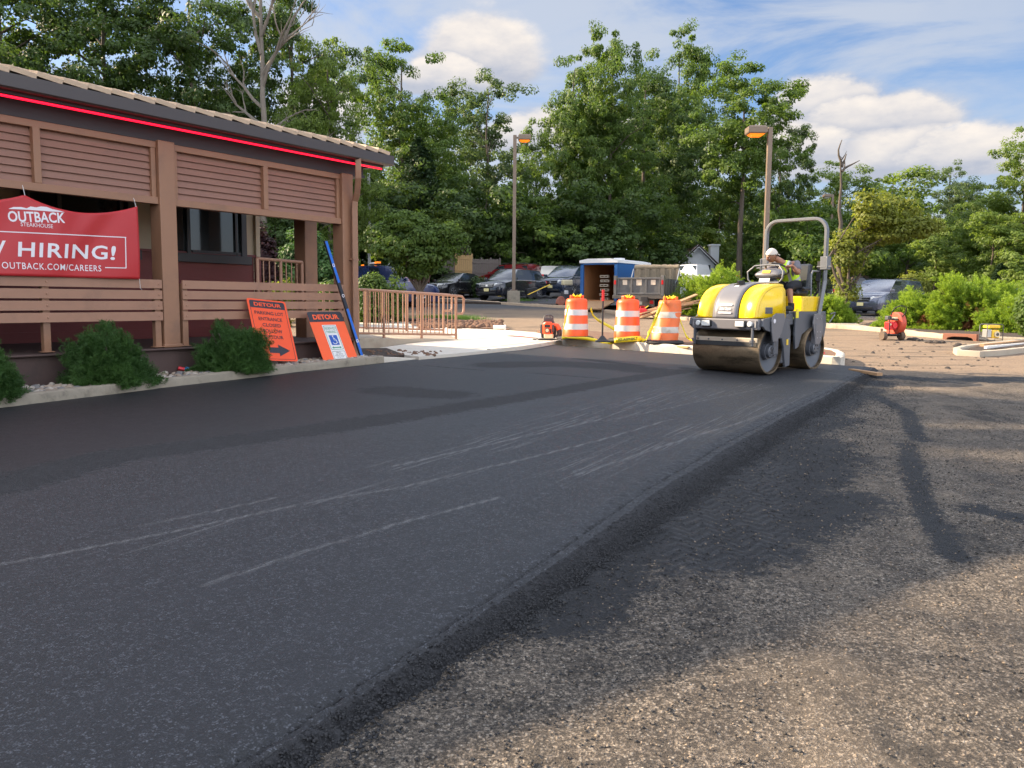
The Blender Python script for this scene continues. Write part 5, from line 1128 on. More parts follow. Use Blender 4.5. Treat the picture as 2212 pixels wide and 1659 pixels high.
def car(name, loc, yaw, label, cat, col, L=4.7, W=1.82, H=1.45, kind='sedan', plate_f='plate', plate_r='plate', grille='chrome', metal=.3, hood_z=None, belt=None, wr=.33, wb=None, scale=1.0, glassm='glass', bar=False, lampm='lens', group=None):
    root = thing(name, loc, label, cat, rz=yaw, group=group); root.scale = (scale,) * 3
    pm = col if isinstance(col, bpy.types.Material) else paint(name + str(col), col, metal)
    h2 = L / 2; wb = wb or L * .585; xf, xr = wb / 2 + L * .015, -wb / 2 + L * .0; belt = belt or H * .63; hz = hood_z or H * .60; w = W / 2
    K = {'sedan': dict(wsb=.215, wst=.04, rt=-.20, rb=-.36, dz=belt + .02), 'suv': dict(wsb=.25, wst=.09, rt=-.40, rb=-.475, dz=belt), 'van': dict(wsb=.31, wst=.13, rt=-.43, rb=-.488, dz=belt), 'pickup': dict(wsb=.20, wst=.09, rt=-.12, rb=-.145, dz=belt - .02)}[kind]
    dz = K['dz']
    # lower body: stations (x, z_low, z_high_centre, z_shoulder, half width, crown)
    st = [(h2, .34, hz * .66, hz * .60, w * .70), (h2 - .05, .24, hz * .80, hz * .72, w * .84), (h2 - .22, .20, hz * .93, hz * .84, w * .95), (h2 - .45, .20, hz * .975, hz * .90, w * .985), (lerp(h2, K['wsb'] * L, .6), .20, hz * 1.0, hz * .95, w), (K['wsb'] * L, .20, belt + .015, belt - .02, w)]
    st += [(0, .20, belt + .02, belt, w), (K['rb'] * L + .02, .20, dz + .02, dz - .01, w)]
    if kind in ('sedan', 'pickup'): st += [(-h2 + .35, .22, dz + .01, dz - .04, w * .98), (-h2 + .08, .26, dz - .03, dz - .10, w * .92), (-h2, .34, dz - .16, dz - .22, w * .86)]
    else: st += [(-h2 + .10, .24, dz, dz - .02, w * .96), (-h2, .34, dz - .10, dz - .14, w * .90)]
    rings = []
    for (x, zl, zc, zs, hw) in st:
        mz = lerp(zl, zs, .55); half = [(hw * .86, zl), (hw * .97, zl + .06), (hw, mz), (hw * .985, zs - .04), (hw * .93, zs + .01), (hw * .70, lerp(zs, zc, .7)), (0, zc)]
        ring = [(x, -y, z) for y, z in half] + [(x, y, z) for y, z in reversed(half[:-1])]; rings.append(ring)
    bd = MB().loft(rings); body = recalc(bd.build('body', pm, root, smooth=38)); 
    # cabin
    x0, x1, x2, x3 = K['wsb'] * L, K['wst'] * L, K['rt'] * L, K['rb'] * L; wt = w * .74 if kind != 'van' else w * .80; wbm = w * .93; ztop = H - .03
    xm = (x1 + x2) / 2
    def crown_(x, z, hw): return [(x, -hw, z - .035), (x, -hw * .8, z), (x, 0, z + .018), (x, hw * .8, z), (x, hw, z - .035)]
    secs = []
    for (x, z, hw) in ((x0, belt, wbm), (x1, ztop - .02, wt * .98), (xm, ztop + .01, wt), (x2, ztop - .03, wt * .97), (x3, dz, wbm * .96)): secs.append(crown_(x, z, hw))
    cb = MB(); rg = []
    for (x, z, hw), c in zip(((x0, belt, wbm), (x1, ztop - .02, wt * .98), (xm, ztop + .01, wt), (x2, ztop - .03, wt * .97), (x3, dz, wbm * .96)), secs):
        xb = {x0: x0, x1: lerp(x0, x1, .18), xm: lerp(x0, x3, .5), x2: lerp(x3, x2, .18), x3: x3}[x]
        rg.append([(xb, -wbm, belt - .05)] + c + [(xb, wbm, belt - .05)])
    cab = recalc(cb.loft(rg).build('roof', pm, root, smooth=38))
    gm_ = M[glassm]; A = rg
    ws = MB(); a, b, c, d = A[0][5], A[0][1], A[1][1], A[1][5]; quad_patch(ws, a, b, c, d, .05, .95, .06, .90, .006); ws.build('windshield', gm_, cab)
    rw_ = MB(); a, b, c, d = A[4][1], A[4][5], A[3][5], A[3][1]; quad_patch(rw_, a, b, c, d, .07, .93, .14 if kind == 'sedan' else .30, .88, .008); rw_.build('rear_window', M['glass'], cab)
    zb, zt = belt + .0, ztop - .10
    for s in (-1, 1):
        def side(xb_, xt_): return (xb_, s * wbm * .985, zb), (xt_, s * lerp(wbm, wt, .88), zt)
        xs_b = [x0 - .12, lerp(x0, x3, .42), lerp(x0, x3, .46), lerp(x0, x3, .76), lerp(x0, x3, .79), x3 + .16]; xs_t = [x1 + .06, lerp(x0, x3, .42), lerp(x0, x3, .46), lerp(x0, x3, .74), lerp(x0, x3, .77), x2 + .02]
        if kind == 'pickup': xs_b = [x0 - .12, lerp(x0, x3, .52), lerp(x0, x3, .57), x3 + .10]; xs_t = [x1 + .05, xs_b[1], xs_b[2], x2 + .03]
        for k in range(0, len(xs_b) - 1, 2):
            (b0, t0), (b1, t1) = side(xs_b[k], xs_t[k]), side(xs_b[k + 1], xs_t[k + 1]); m_ = MB()
            if s > 0: quad_patch(m_, b0, b1, t1, t0, 0, 1, .04, 1, -.055, .012) if False else quad_patch(m_, b1, b0, t0, t1, 0, 1, .04, .98, .012, .01)
            else: quad_patch(m_, b0, b1, t1, t0, 0, 1, .04, .98, .012, .01)
            m_.build('side_window', gm_, cab)
        MB().box((x0 - .12, s * (wbm + .10), belt + .06), (.12, .20, .13)).build('side_mirror', pm, root, bevel=.02)
        tr_ = MB(); tr_.box(((x0 + x3) / 2, s * (w + .002), belt - .035), (abs(x0 - x3) * .9, .012, .018)); tr_.box(((xf + xr) / 2, s * (w + .004), .46), (wb - 2.6 * wr, .02, .05)); tr_.build('side_trim', M['chrome' if kind in ('suv', 'sedan') else 'blackp'], body)
        dn = MB()
        for xd in (lerp(x0, x3, .44), x0 - .18): dn.box((xd, s * (w + .001), (belt + .3) / 2 - .02), (.012, .008, belt - .36))
        dn.build('door_seam', M['black'], body)
        for k_, xx in ((0, xf), (1, xr)):
            MB().lathe([(wr * 1.16, -s * .16), (wr * 1.16, s * .006), (.01, s * .006)], 24, (xx, s * w * .985, wr * 1.02), 'Y').build('wheel_arch', M['black'], body, smooth=40)
            wheel(root, xx, s * (w - .085), wr, .21, s)
        # lamps
        lx = h2 - .13; hl = MB(); zc = hz * .76; hl.loft([[(h2 - .005, s * w * .48, zc - .055), (h2 - .005, s * w * .48, zc + .05), (h2 - .10, s * w * .52, zc + .085), (h2 - .10, s * w * .52, zc - .06)], [(h2 - .20, s * w * .90, zc - .02), (h2 - .20, s * w * .90, zc + .075), (h2 - .38, s * w * .90, zc + .115), (h2 - .38, s * w * .90, zc)]])
        recalc(hl.build('headlight', M[lampm], root, smooth=30)); MB().box((h2 - .14, s * w * .72, .36), (.12, .20, .08)).build('fog_light', M['blackp'], root)
        MB().box((-h2 + .09, s * w * .80, dz - .12 if kind in ('sedan', 'pickup') else belt - .08), (.16, w * .30, .17 if kind != 'pickup' else .3)).build('tail_light', M['tail'], root, bevel=.02)
    gr = MB().box((h2 - .035, 0, hz * .70), (.09, w * .86, hz * .20)); gr.build('grille', M['blackp'], root, bevel=.02)
    MB().box((h2 + .012, 0, hz * .70 + hz * .095), (.02, w * .9, .022)).box((h2 + .012, 0, hz * .70), (.02, w * .8, .016)).box((h2 + .02, 0, hz * .72), (.015, .13, .09)).build('grille_bar', M[grille], root)
    MB().box((h2 - .02, 0, .34), (.10, w * 1.2, .10)).build('lower_intake', M['black'], root, bevel=.02)
    pf = MB().box((h2 + .045, 0, hz * .50), (.012, .31, .155)).build('licence_plate', M[plate_f], root); 
    tx_ = put_text(MB(), 'R47 KDF', .085, lambda x, y: (h2 + .054, x, hz * .50 + y)) if False else None
    MB().box((-h2 - .012, 0, dz - .30 if kind != 'sedan' else dz - .28), (.012, .31, .155)).build('licence_plate', M[plate_r], root)
    MB().box((-h2 + .04, 0, .40), (.14, w * 1.75, .16)).build('rear_bumper', pm if kind != 'pickup' else M['chrome'], root, bevel=.03)
    if kind == 'suv' or kind == 'van':
        for s in (-1, 1): MB().tube([(x1 - .1, s * wt * .85, H + .0), (xm, s * wt * .85, H + .05), (x2 + .1, s * wt * .85, H + .0)], .018, 6).build('roof_rail', M['blackp'], cab)
    if bar:
        lb = MB().box((lerp(x1, x2, .5), 0, H + .04), (.18, 1.0, .05)).build('light_bar', M['dkg'], root, bevel=.01)
        MB().box((lerp(x1, x2, .5), -.30, H + .10), (.20, .32, .09)).build('amber_beacon', M['amber'], lb, bevel=.02); MB().box((lerp(x1, x2, .5), .22, H + .09), (.20, .5, .07)).build('clear_beacon', M['lens'], lb, bevel=.02)
        MB().box((x2 - .02, 0, H - .02), (.03, .3, .05)).build('brake_light', M['amber'], root)
    return root
def park(px, Y): q = AT(px, Y); return q
def yaw_to(px, Y, deg):
    """yaw such that 0 faces the camera, positive turns the nose to the picture's left"""
    x = X_(px, Y); base = math.atan2(-Y, -x); return base - R(deg)
G_ = 'cars parked in the lot behind the island'
def put_car(name, px, Y, deg, label, cat, col, **kw): q = park(px, Y); return car(name, q, yaw_to(px, Y, deg), label, cat, col, **kw)
put_car('parked_car', 985, 47, 38, 'black sedan with pale headlights and a yellow plate, behind the small tree', 'car', (.012, .012, .014), L=4.5, W=1.75, H=1.42, kind='sedan', group=G_)
put_car('parked_suv', 1103, 45.5, 34, 'black crossover with a large dark grille directly behind the tall light pole', 'SUV', (.010, .012, .020), L=4.6, W=1.86, H=1.68, kind='suv', group=G_)
put_car('parked_minivan', 1235, 49, 30, 'dark blue minivan beside the blue cargo trailer', 'minivan', (.016, .026, .055), L=5.1, W=1.95, H=1.80, kind='van', group=G_)
put_car('parked_suv', 1100, 54.5, 125, 'dark red SUV parked behind the black crossover', 'SUV', (.20, .012, .016), L=4.5, W=1.82, H=1.72, kind='suv', plate_r='platew', group=G_)
put_car('parked_car', 1172, 54.5, 165, 'silver car seen from behind between the crossover and the minivan', 'car', (.42, .39, .34), L=4.6, W=1.80, H=1.60, kind='suv', plate_r='plate', group=G_)
put_car('parked_car', 880, 46, 195, 'maroon sedan between the blue pickup and the small tree', 'car', (.16, .014, .03), L=4.7, W=1.80, H=1.45, kind='sedan', group=G_)
put_car('pickup_truck', 815, 38.5, -112, 'dark blue pickup with a lit amber beacon on its roof', 'pickup truck', (.020, .034, .12), L=5.7, W=2.0, H=1.92, kind='pickup', bar=True, wr=.40, group=G_)
put_car('parked_minivan', 1905, 41, 24, 'grey blue minivan facing out between the two sunny junipers', 'minivan', (.10, .11, .15), L=5.1, W=1.98, H=1.76, kind='van', plate_f='plate', lampm='lens', metal=.5)
put_car('parked_suv', 1812, 45, 168, 'black SUV seen from behind with an orange plate', 'SUV', (.015, .016, .02), L=4.9, W=1.95, H=1.82, kind='suv', plate_r='plateo')
put_car('parked_suv', 2128, 47, 200, 'light blue car roof showing above the largest juniper', 'car', (.20, .26, .36), L=4.8, W=1.85, H=1.72, kind='suv')
put_car('parked_car', 2195, 44, 95, 'bright blue car half hidden behind the right end of the hedge', 'car', (.015, .09, .42), L=4.6, W=1.8, H=1.42, kind='sedan')
put_car('pickup_truck', 1492, 53, 120, 'white pickup cab behind the end of the dump truck', 'pickup truck', (.62, .62, .64), L=5.6, W=2.0, H=1.92, kind='pickup')
# ---- blue cargo trailer, open at the rear
def trailer():
    Y = 38.3; q = AT(1327, Y); root = thing('cargo_trailer', q, 'blue enclosed cargo trailer with open rear showing plywood walls', 'trailer', rz=yaw_to(1312, Y, 180 + 27))
    # local: rear opening faces -x
    Lh, Wd, z0, z1 = 3.4, 1.85, .36, 2.06; w = Wd / 2
    bl = MB(); bl.box((0, w - .02, (z0 + z1) / 2), (Lh, .04, z1 - z0)); bl.box((0, -w + .02, (z0 + z1) / 2), (Lh, .04, z1 - z0)); bl.box((Lh / 2 - .02, 0, (z0 + z1) / 2), (.04, Wd - .08, z1 - z0)); bl.build('side_panels', M['tblue'], root)
    MB().box((0, 0, z0 + .02), (Lh, Wd - .1, .06)).box((0, w - .055, (z0 + z1) / 2), (Lh - .1, .02, z1 - z0)).box((0, -w + .055, (z0 + z1) / 2), (Lh - .1, .02, z1 - z0)).box((Lh / 2 - .06, 0, (z0 + z1) / 2), (.02, Wd - .15, z1 - z0)).build('plywood_lining', M['ply'], root)
    MB().box((-Lh / 2 + .03, w - .08, (z0 + z1) / 2), (.10, .16, z1 - z0 + .02)).box((-Lh / 2 + .03, -w + .08, (z0 + z1) / 2), (.10, .16, z1 - z0 + .02)).box((-Lh / 2 + .03, 0, z1 - .05), (.10, Wd, .10)).build('rear_frame', M['tblue'], root, bevel=.01)
    rf = MB().loft([[(-Lh / 2 - .06, y, z) for y, z in ((-w - .03, z1 - .02), (-w - .03, z1 + .10), (-w * .6, z1 + .17), (w * .6, z1 + .17), (w + .03, z1 + .10), (w + .03, z1 - .02))], [(Lh / 2 + .03, y, z) for y, z in ((-w - .03, z1 - .02), (-w - .03, z1 + .10), (-w * .6, z1 + .17), (w * .6, z1 + .17), (w + .03, z1 + .10), (w + .03, z1 - .02))]]).build('roof', M['white'], root)
    MB().box((.3, 0, z1 + .22), (.4, .4, .12)).build('roof_vent', M['white'], rf, bevel=.02)
    for s in (-1, 1):
        f = MB().box((.0, s * (w + .06), .66), (1.7, .14, .04)).box((.85, s * (w + .06), .5), (.04, .14, .26)).box((-.85, s * (w + .06), .5), (.04, .14, .26)).build('fender', M['tblue'], root)
        wheel(root, -.38, s * (w + .04), .30, .18, s); wheel(root, .38, s * (w + .04), .30, .18, s)
    MB().box((Lh / 2 - .85, -w - .006, 1.25), (.75, .012, 1.3)).build('side_door', M['tblue'], root, bevel=.01); MB().box((Lh / 2 - .85, -w - .01, 1.92), (.85, .012, .03)).box((Lh / 2 - .45, -w - .01, 1.25), (.03, .012, 1.35)).box((Lh / 2 - 1.25, -w - .01, 1.25), (.03, .012, 1.35)).build('door_trim', M['white'], root)
    rp = MB()._a([(-Lh / 2, -w + .1, z0), (-Lh / 2, w - .1, z0), (-Lh / 2 - 1.3, w - .1, .05), (-Lh / 2 - 1.3, -w + .1, .05), (-Lh / 2, -w + .1, z0 - .05), (-Lh / 2, w - .1, z0 - .05), (-Lh / 2 - 1.3, w - .1, .0), (-Lh / 2 - 1.3, -w + .1, .0)], [(0, 1, 2, 3), (7, 6, 5, 4), (0, 4, 5, 1), (1, 5, 6, 2), (2, 6, 7, 3), (3, 7, 4, 0)]).build('ramp_door', M['wood'], root)
    MB().box((Lh / 2 + .5, 0, .45), (1.1, .10, .10)).build('drawbar', M['black'], root)
    return root
trl = trailer()
# stack of concrete blocks inside
TM = Matrix.Translation(trl.location) @ Matrix.Rotation(trl.rotation_euler.z, 4, 'Z')
for k in range(6):
    p = TM @ Vector((-1.35, -.15 + (k % 2) * .03, .40 + k * .2)); t = MB(); t.box((0, 0, .095), (.19, .40, .03)).box((0, 0, .015), (.19, .40, .03)).box((0, .18, .055), (.19, .03, .06)).box((0, -.18, .055), (.19, .03, .06)).box((0, 0, .055), (.19, .03, .06))
    o = t.build('concrete_block', M['conc'], bevel=.004); o.location = p; o.rotation_euler = (0, 0, trl.rotation_euler.z + .05 * (k % 3)); tag(o, 'hollow grey concrete block in the stack inside the blue trailer', 'concrete block', 'concrete blocks stacked inside the trailer')
# ---- small dump truck seen from behind
def dump_truck():
    Y = 33.5; q = AT(1377, Y); root = thing('dump_truck', q, 'black dump truck seen from behind with a rolled tan tarp over its bed', 'dump truck', rz=yaw_to(1377, Y, 180 + 17)); root.scale = (.84,) * 3; w = 1.15
    # local: rear end at x = 0, truck runs towards +x
    tg = MB().box((.0, 0, 1.42), (.06, 2 * w - .16, .80)).build('tailgate', M['bedm'], root)
    rb = MB()
    for z in (1.06, 1.79): rb.box((-.05, 0, z), (.07, 2 * w - .12, .09))
    for y in (-w + .12, -.36, .36, w - .12): rb.box((-.05, y, 1.42), (.06, .09, .66))
    rb.build('tailgate_ribs', M['bedm'], tg, bevel=.01)
    for y, s in ((-.70, .16), (0, .19), (.70, .16)): MB().box((-.035, y, 1.60), (.012, s * 1.4, s * 1.5)).build('sticker', M['tstick'], tg)
    for y in (-w - .02, w + .02):
        MB().box((-.01, y, 1.42), (.20, .14, 1.0)).build('corner_post', M['bedm'], root, bevel=.01); MB().box((-.13, y, 1.60), (.04, .09, .20)).build('tail_light', M['tail'], root)
        MB().box((1.6, y, 1.40), (3.1, .06, .78)).build('bed_side', M['bedm'], root)
        for k in range(6): MB().box((.35 + k * .5, y * 1.04, 1.40), (.08, .08, .70)).build('side_rib', M['bedm'], root)
    MB().box((1.6, 0, .98), (3.2, 2 * w, .08)).box((1.6, .4, .80), (5.6, .12, .22)).box((1.6, -.4, .80), (5.6, .12, .22)).build('bed_floor', M['bedm'], root)
    MB().box((-.03, 0, .90), (.16, 2 * w + .3, .16)).build('sill_beam', M['steel'], root, bevel=.01)
    rj = random.Random(4); rings = []
    MB().box((3.15, 0, 1.75), (.08, 2 * w, 1.5)).build('bed_headboard', M['bedm'], root)
    tp = MB(); n = 20
    for i in range(n + 1): y = -w + 2 * w * i / n; rings.append([(3.0 + math.cos(a) * (.17 + rj.uniform(-.02, .02)), y, 2.42 + math.sin(a) * (.15 + rj.uniform(-.02, .02))) for a in [k * 2 * math.pi / 10 for k in range(10)]])
    tp.loft(rings); 
    for i in range(n): tp.box((2.86 + .03 * math.sin(i * 1.7), -w + 2 * w * (i + .5) / n, 2.05), (.03, 2 * w / n + .004, .62))
    tp.build('tarp', M['tarp'], root, smooth=60)
    for y in (-w - .05, w + .05): MB().tube([(2.9, y, 2.35), (2.5, y, 1.8), (1.8, y, 1.5)], .03, 6).build('tarp_arm', M['galv'], root)
    MB().box((.12, 0, .62), (.10, 1.5, .36)).build('rear_crossmember', M['steel'], root, bevel=.01)
    for y in (-.62, .62): MB().box((.05, y, .66), (.05, .17, .17)).build('tail_light', M['tail'], root, bevel=.01)
    MB().box((.05, 0, .62), (.02, .31, .155)).build('licence_plate', M['platew'], root)
    for s in (-1, 1):
        MB().box((.35, s * .88, .42), (.02, .5, .55)).build('mud_flap', M['black'], root); wheel(root, 1.0, s * .92, .42, .42, s, rim='galv'); wheel(root, 4.7, s * .95, .42, .24, s, rim='galv')
    cb = MB(); prof = [(3.4, .55), (3.4, 2.05), (3.5, 2.15), (4.5, 2.15), (4.9, 1.45), (5.8, 1.30), (5.95, .9), (5.95, .55)]; cb.extr(prof, -.95, .95); recalc(cb.build('cab', M['white'], root, bevel=.03))
    for s in (-1, 1): MB()._a([(3.6, s * .957, 1.45), (4.75, s * .957, 1.45), (4.42, s * .957, 2.02), (3.6, s * .957, 2.02)], [(0, 1, 2, 3)]).build('side_window', M['glass'], root)
    return root
dump_truck()
# ---------------------------------------------------------------- tandem roller; local +x forward, +y machine left, origin under the front drum axle
q = (G(1517, 796, .060) + G(1667, 811, .060)) / 2; RX, RY, RZ0 = q.x, q.y, q.z
RYAW = math.atan2(-.664, -.748) + R(2.0)
rol = thing('road_roller', (RX, RY, RZ0), 'yellow and grey tandem road roller with folding roll bar on the fresh asphalt', 'road roller', rz=RYAW)
DR, DW, WB = .36, 1.20, 1.46
def drum(x):
    n = 48; o = MB().lathe([(DR - .02, -DW / 2 + .02), (DR - .004, -DW / 2), (DR, -DW / 2 + .012), (DR, DW / 2 - .012), (DR - .004, DW / 2), (DR - .03, DW / 2), (DR - .035, DW / 2 - .05)], n, (0, 0, 0), 'Y', caps=False).build('drum', M['drum'], rol, smooth=40, loc=(x, 0, DR))
    for s in (-1, 1):
        MB().lathe([(DR - .03, s * (DW / 2 - .05)), (.13, s * (DW / 2 - .10)), (.13, s * (DW / 2 - .03)), (.001, s * (DW / 2 - .03))], 32, (0, 0, 0), 'Y', caps=False).build('drum_plate', M['gryd'], o, smooth=30)
        h = MB().lathe([(.10, s * (DW / 2 - .05)), (.10, s * (DW / 2 + .02)), (.085, s * (DW / 2 + .03)), (.001, s * (DW / 2 + .03))], 20, (0, 0, 0), 'Y')
        for k in range(6): a = k * math.pi / 3; h.lathe([(.015, s * DW / 2), (.015, s * (DW / 2 + .045)), (.001, s * (DW / 2 + .045))], 8, (math.cos(a) * .065, 0, math.sin(a) * .065), 'Y')
        h.build('hub', M['gryd'], o, smooth=30)
drum(0); drum(-WB)
# hood: profile curve swept over three zones, side walls slightly tucked
def hood_prof(t):
    pts = [(.37, .88), (.355, 1.0), (.31, 1.13), (.22, 1.25), (.08, 1.345), (-.12, 1.405), (-.34, 1.425), (-.46, 1.42)]
    k = t * (len(pts) - 1); i = min(int(k), len(pts) - 2); f = k - i
    p0, p1, p2, p3 = pts[max(i - 1, 0)], pts[i], pts[i + 1], pts[min(i + 2, len(pts) - 1)]
    cr = lambda a, b, c, d: .5 * ((2 * b) + (-a + c) * f + (2 * a - 5 * b + 4 * c - d) * f * f + (-a + 3 * b - 3 * c + d) * f ** 3)
    return cr(p0[0], p1[0], p2[0], p3[0]), cr(p0[1], p1[1], p2[1], p3[1])
NH = 24
def hood_piece(y0, y1, raise_, round_out=0):
    """skin between lateral positions, rounded over to a vertical side on the outer edge"""
    rings = []
    for i in range(NH + 1):
        x, z = hood_prof(i / NH); ring = []
        cx_, cz_ = -.10, .9; d = Vector((x - cx_, z - cz_)).normalized()
        if round_out:
            s = 1 if y1 > y0 else -1; m_ = 6; ring.append((x + d.x * raise_, y0, z + d.y * raise_))
            for k in range(m_ + 1):
                a = math.pi / 2 * k / m_; r = .055; ring.append((x + d.x * (raise_ - r * (1 - math.cos(a))), y1 - s * r + s * r * math.sin(a), z + d.y * (raise_ - r * (1 - math.cos(a)))))
        else: ring = [(x + d.x * raise_, y0 + (y1 - y0) * k / 6, z + d.y * (raise_ + .012 * math.sin(math.pi * k / 6))) for k in range(7)]
        rings.append(ring)
    return rings
HW = .545
for s in (-1, 1):
    rings = hood_piece(s * .225, s * HW, 0, 1); mb = MB().loft(rings, caps=False, closed=False)
    edge = [r[-1] for r in rings]; side = [(p[0], p[1], p[2]) for p in edge]; poly = side + [(-.50, s * HW, 1.32), (-.54, s * HW, .95), (-.54, s * HW, .70), (-.40, s * HW, .70), (-.38, s * HW, .88)]
    b0 = len(mb.v); mb._a(poly, [tuple(range(len(poly)))]); hood = recalc(mb.build('side_cover', M['yel'], rol, smooth=50))
    sd_ = hood.modifiers.new('t', 'SOLIDIFY'); sd_.thickness = .012; sd_.offset = -1
    vg = MB().box((.0, s * (HW + .002), 1.0), (.22, .01, .10)); vo = vg.build('vent_frame', M['gry'], hood, bevel=.004)
    vl = MB()
    for k in range(4): vl.box((.0, s * (HW + .008), .968 + k * .021), (.19, .012, .010))
    vl.build('vent_slats', M['gryd'], vo)
    gr = MB()
    for (a, b) in zip(rings[:-1], rings[1:]): pass
    gr.loft([[(r[0][0] + .0, s * .222, r[0][2] + .002), (r[0][0], s * .232, r[0][2] + .002)] for r in rings], caps=False, closed=False); gr.build('seam_strip', M['blackp'], hood)
cen = MB().loft(hood_piece(-.222, .222, .016), caps=False, closed=False); ch = recalc(cen.build('centre_cover', M['gry'], rol, smooth=50)); sd_ = ch.modifiers.new('t', 'SOLIDIFY'); sd_.thickness = .02; sd_.offset = -1
MB().box((-.49, 0, 1.16), (.04, .98, .50)).box((-.14, 0, .95), (.66, .90, .14)).build('engine_bulkhead', M['gryd'], rol)
MB().lathe([(.105, 0), (.10, .012), (.075, .015), (.001, .015)], 24, (-.06, 0, 1.405), 'Z').build('cap_recess', M['black'], ch); 
cpx = MB().lathe([(.058, 0), (.060, .045), (.052, .055), (.001, .055)], 16, (-.06, 0, 1.418), 'Z')
for k in range(16): a = k * math.pi / 8; cpx.box((-.06 + .06 * math.cos(a), .06 * math.sin(a), 1.445), (.008, .008, .04), rz=a)
cpx.build('filler_cap', M['blackp'], ch, smooth=30)
MB().box((.045, 0, 1.387), (.07, .07, .003), ry=R(20)).build('label_plate', M['bannerw'], ch)
# maker's lettering on the nose: two bars with script between
xF, zF = hood_prof(.16); 
def nose(u, v):
    zz = 1.015 + v; t = min(max((zz - .88) / .60, 0), .6); 
    for _ in range(8): x, z = hood_prof(t); t += (zz - z) * .7
    x, z = hood_prof(t); d = Vector((x + .10, z - .9)).normalized(); return (x + d.x * .032, u, z + d.y * .032)
lt = MB()
for v0 in (.058, -.058): lt._a([nose(u, v0 + dv) for dv in (-.012, .012) for u in (-.115, .115)], [(0, 1, 3, 2)])
vs, fs_ = text_mesh('Atlas Copco', .062, bold=.012, shear=.25); mw = max(v[0] for v in vs) - min(v[0] for v in vs); lt._a([nose(x * .20 / mw, y - 0) for x, y in vs], fs_)
lt.build('lettering', M['bannerw'], ch)
# front light beam, yokes
fb = MB().box((.385, .02, .785), (.09, 1.20, .165)).build('front_beam', M['gry'], rol, bevel=.015)
for s in (-1, 1):
    hl = MB().box((.450, .02 + s * .31, .79), (.06, .175, .105)).build('headlight', M['blackp'], fb, bevel=.015); MB().box((.482, .02 + s * .305, .79), (.02, .15, .085)).build('lens', M['lens'], hl, bevel=.01)
    MB().lathe([(.042, .428), (.042, .458), (.034, .468), (.001, .468)], 20, (0, .02 + s * .465, .79), 'X').build('reflector', M['lens'], fb)
    MB().box((.437, .02 + s * .555, .79), (.015, .022, .10)).build('bracket_tab', M['galv'], fb)
    MB().box((.42, s * .52, .60), (.045, .03, .30)).box((.44, s * .52, .52), (.05, .05, .05)).build('hanger', M['gryd'], fb, bevel=.006)
# scraper assembly
sc_ = MB().box((.335, 0, .535), (.03, 1.12, .075)).build('scraper_bar', mat('bright_bar', (.72, .62, .48), .35, .6, var=.1), rol, bevel=.004)
sb_ = MB()
for y in (-.50, -.30, -.05, .22, .50): sb_.lathe([(.013, .34), (.013, .362), (.001, .362)], 8, (0, y, .535), 'X')
sb_.build('bolt_row', M['gryd'], sc_)
MB().box((.352, 0, .475), (.012, 1.12, .07), ry=R(-12)).build('scraper_blade', M['black'], rol)
MB().box((.10, 0, .74), (.5, .96, .04)).tube([(.30, -.45, .70), (.30, .45, .70)], .018, 8).build('spray_bar', M['gryd'], rol)
# front fork left and right, each a plate with arm to the hub
for s in (-1, 1):
    y = s * (DW / 2 + .045)
    pl = [(.36, .87), (.10, .90), (-.20, .90), (-.42, .86), (-.50, .66), (-.50, .12), (-.36, .10), (-.30, .40), (-.22, .56), (.02, .57), (.10, .66), (.28, .70), (.38, .76)]
    MB().extr([(x, z) for x, z in pl], y - .022, y + .022).build('fork_plate', M['gryd'], rol, bevel=.008)
    MB().box((-.10, y - s * .02, .44), (.14, .03, .26)).box((-.03, y - s * .03, .36), (.18, .03, .18)).build('fork_arm', M['gryd'], rol, bevel=.01)
    bb = MB()
    for (bx_, bz_) in ((-.02, .84), (.02, .84), (-.12, .84), (-.16, .84), (-.12, .68), (-.04, .68), (-.12, .60), (-.04, .60), (-.42, .55)): bb.lathe([(.013, s * .022), (.013, s * .034), (.001, s * .034)], 8, (bx_, y, bz_), 'Y')
    bb.build('bolt_row', M['galv'], rol)
    br = MB().extr([(.12, .92), (.02, .96), (-.22, .955), (-.26, .88), (-.22, .80), (-.16, .66), (-.03, .52), (.10, .52), (.14, .66), (.16, .84)], y + s * .03, y + s * .05); recalc(br.build('tie_down', M['gry'], rol, bevel=.006)); MB().lathe([(.035, s * .052), (.035, s * .054), (.001, s * .054)], 16, (.08, y, .84), 'Y').build('lifting_eye', M['bannerw'], rol)
MB().box((-.18, 0, .80), (.8, 1.20, .12)).build('front_frame', M['gryd'], rol, bevel=.02)
MB().box((-.39, DW / 2 + .072, .50), (.06, .004, .09)).build('warning_label', M['yelp'], rol)
# articulation and water tank between the drums
MB().prism(rrect(.42, .64, .10, -.78, .10), .13, .62).build('centre_tank', M['gryd'], rol, bevel=.02)
MB().box((-.76, .10, .60), (.46, .70, .05)).box((-.62, 0, .40), (.3, .3, .3)).box((-.95, 0, .72), (.9, .8, .26)).box((-.72, .36, .85), (.3, .3, .18)).build('centre_frame', M['gryd'], rol, bevel=.02)
MB().box((-.80, .455, .70), (.26, .02, .17)).build('battery_box', M['black'], rol, bevel=.01)
MB().box((-.90, .555, .95), (.09, .006, .15)).build('warning_label', M['tape'], rol)
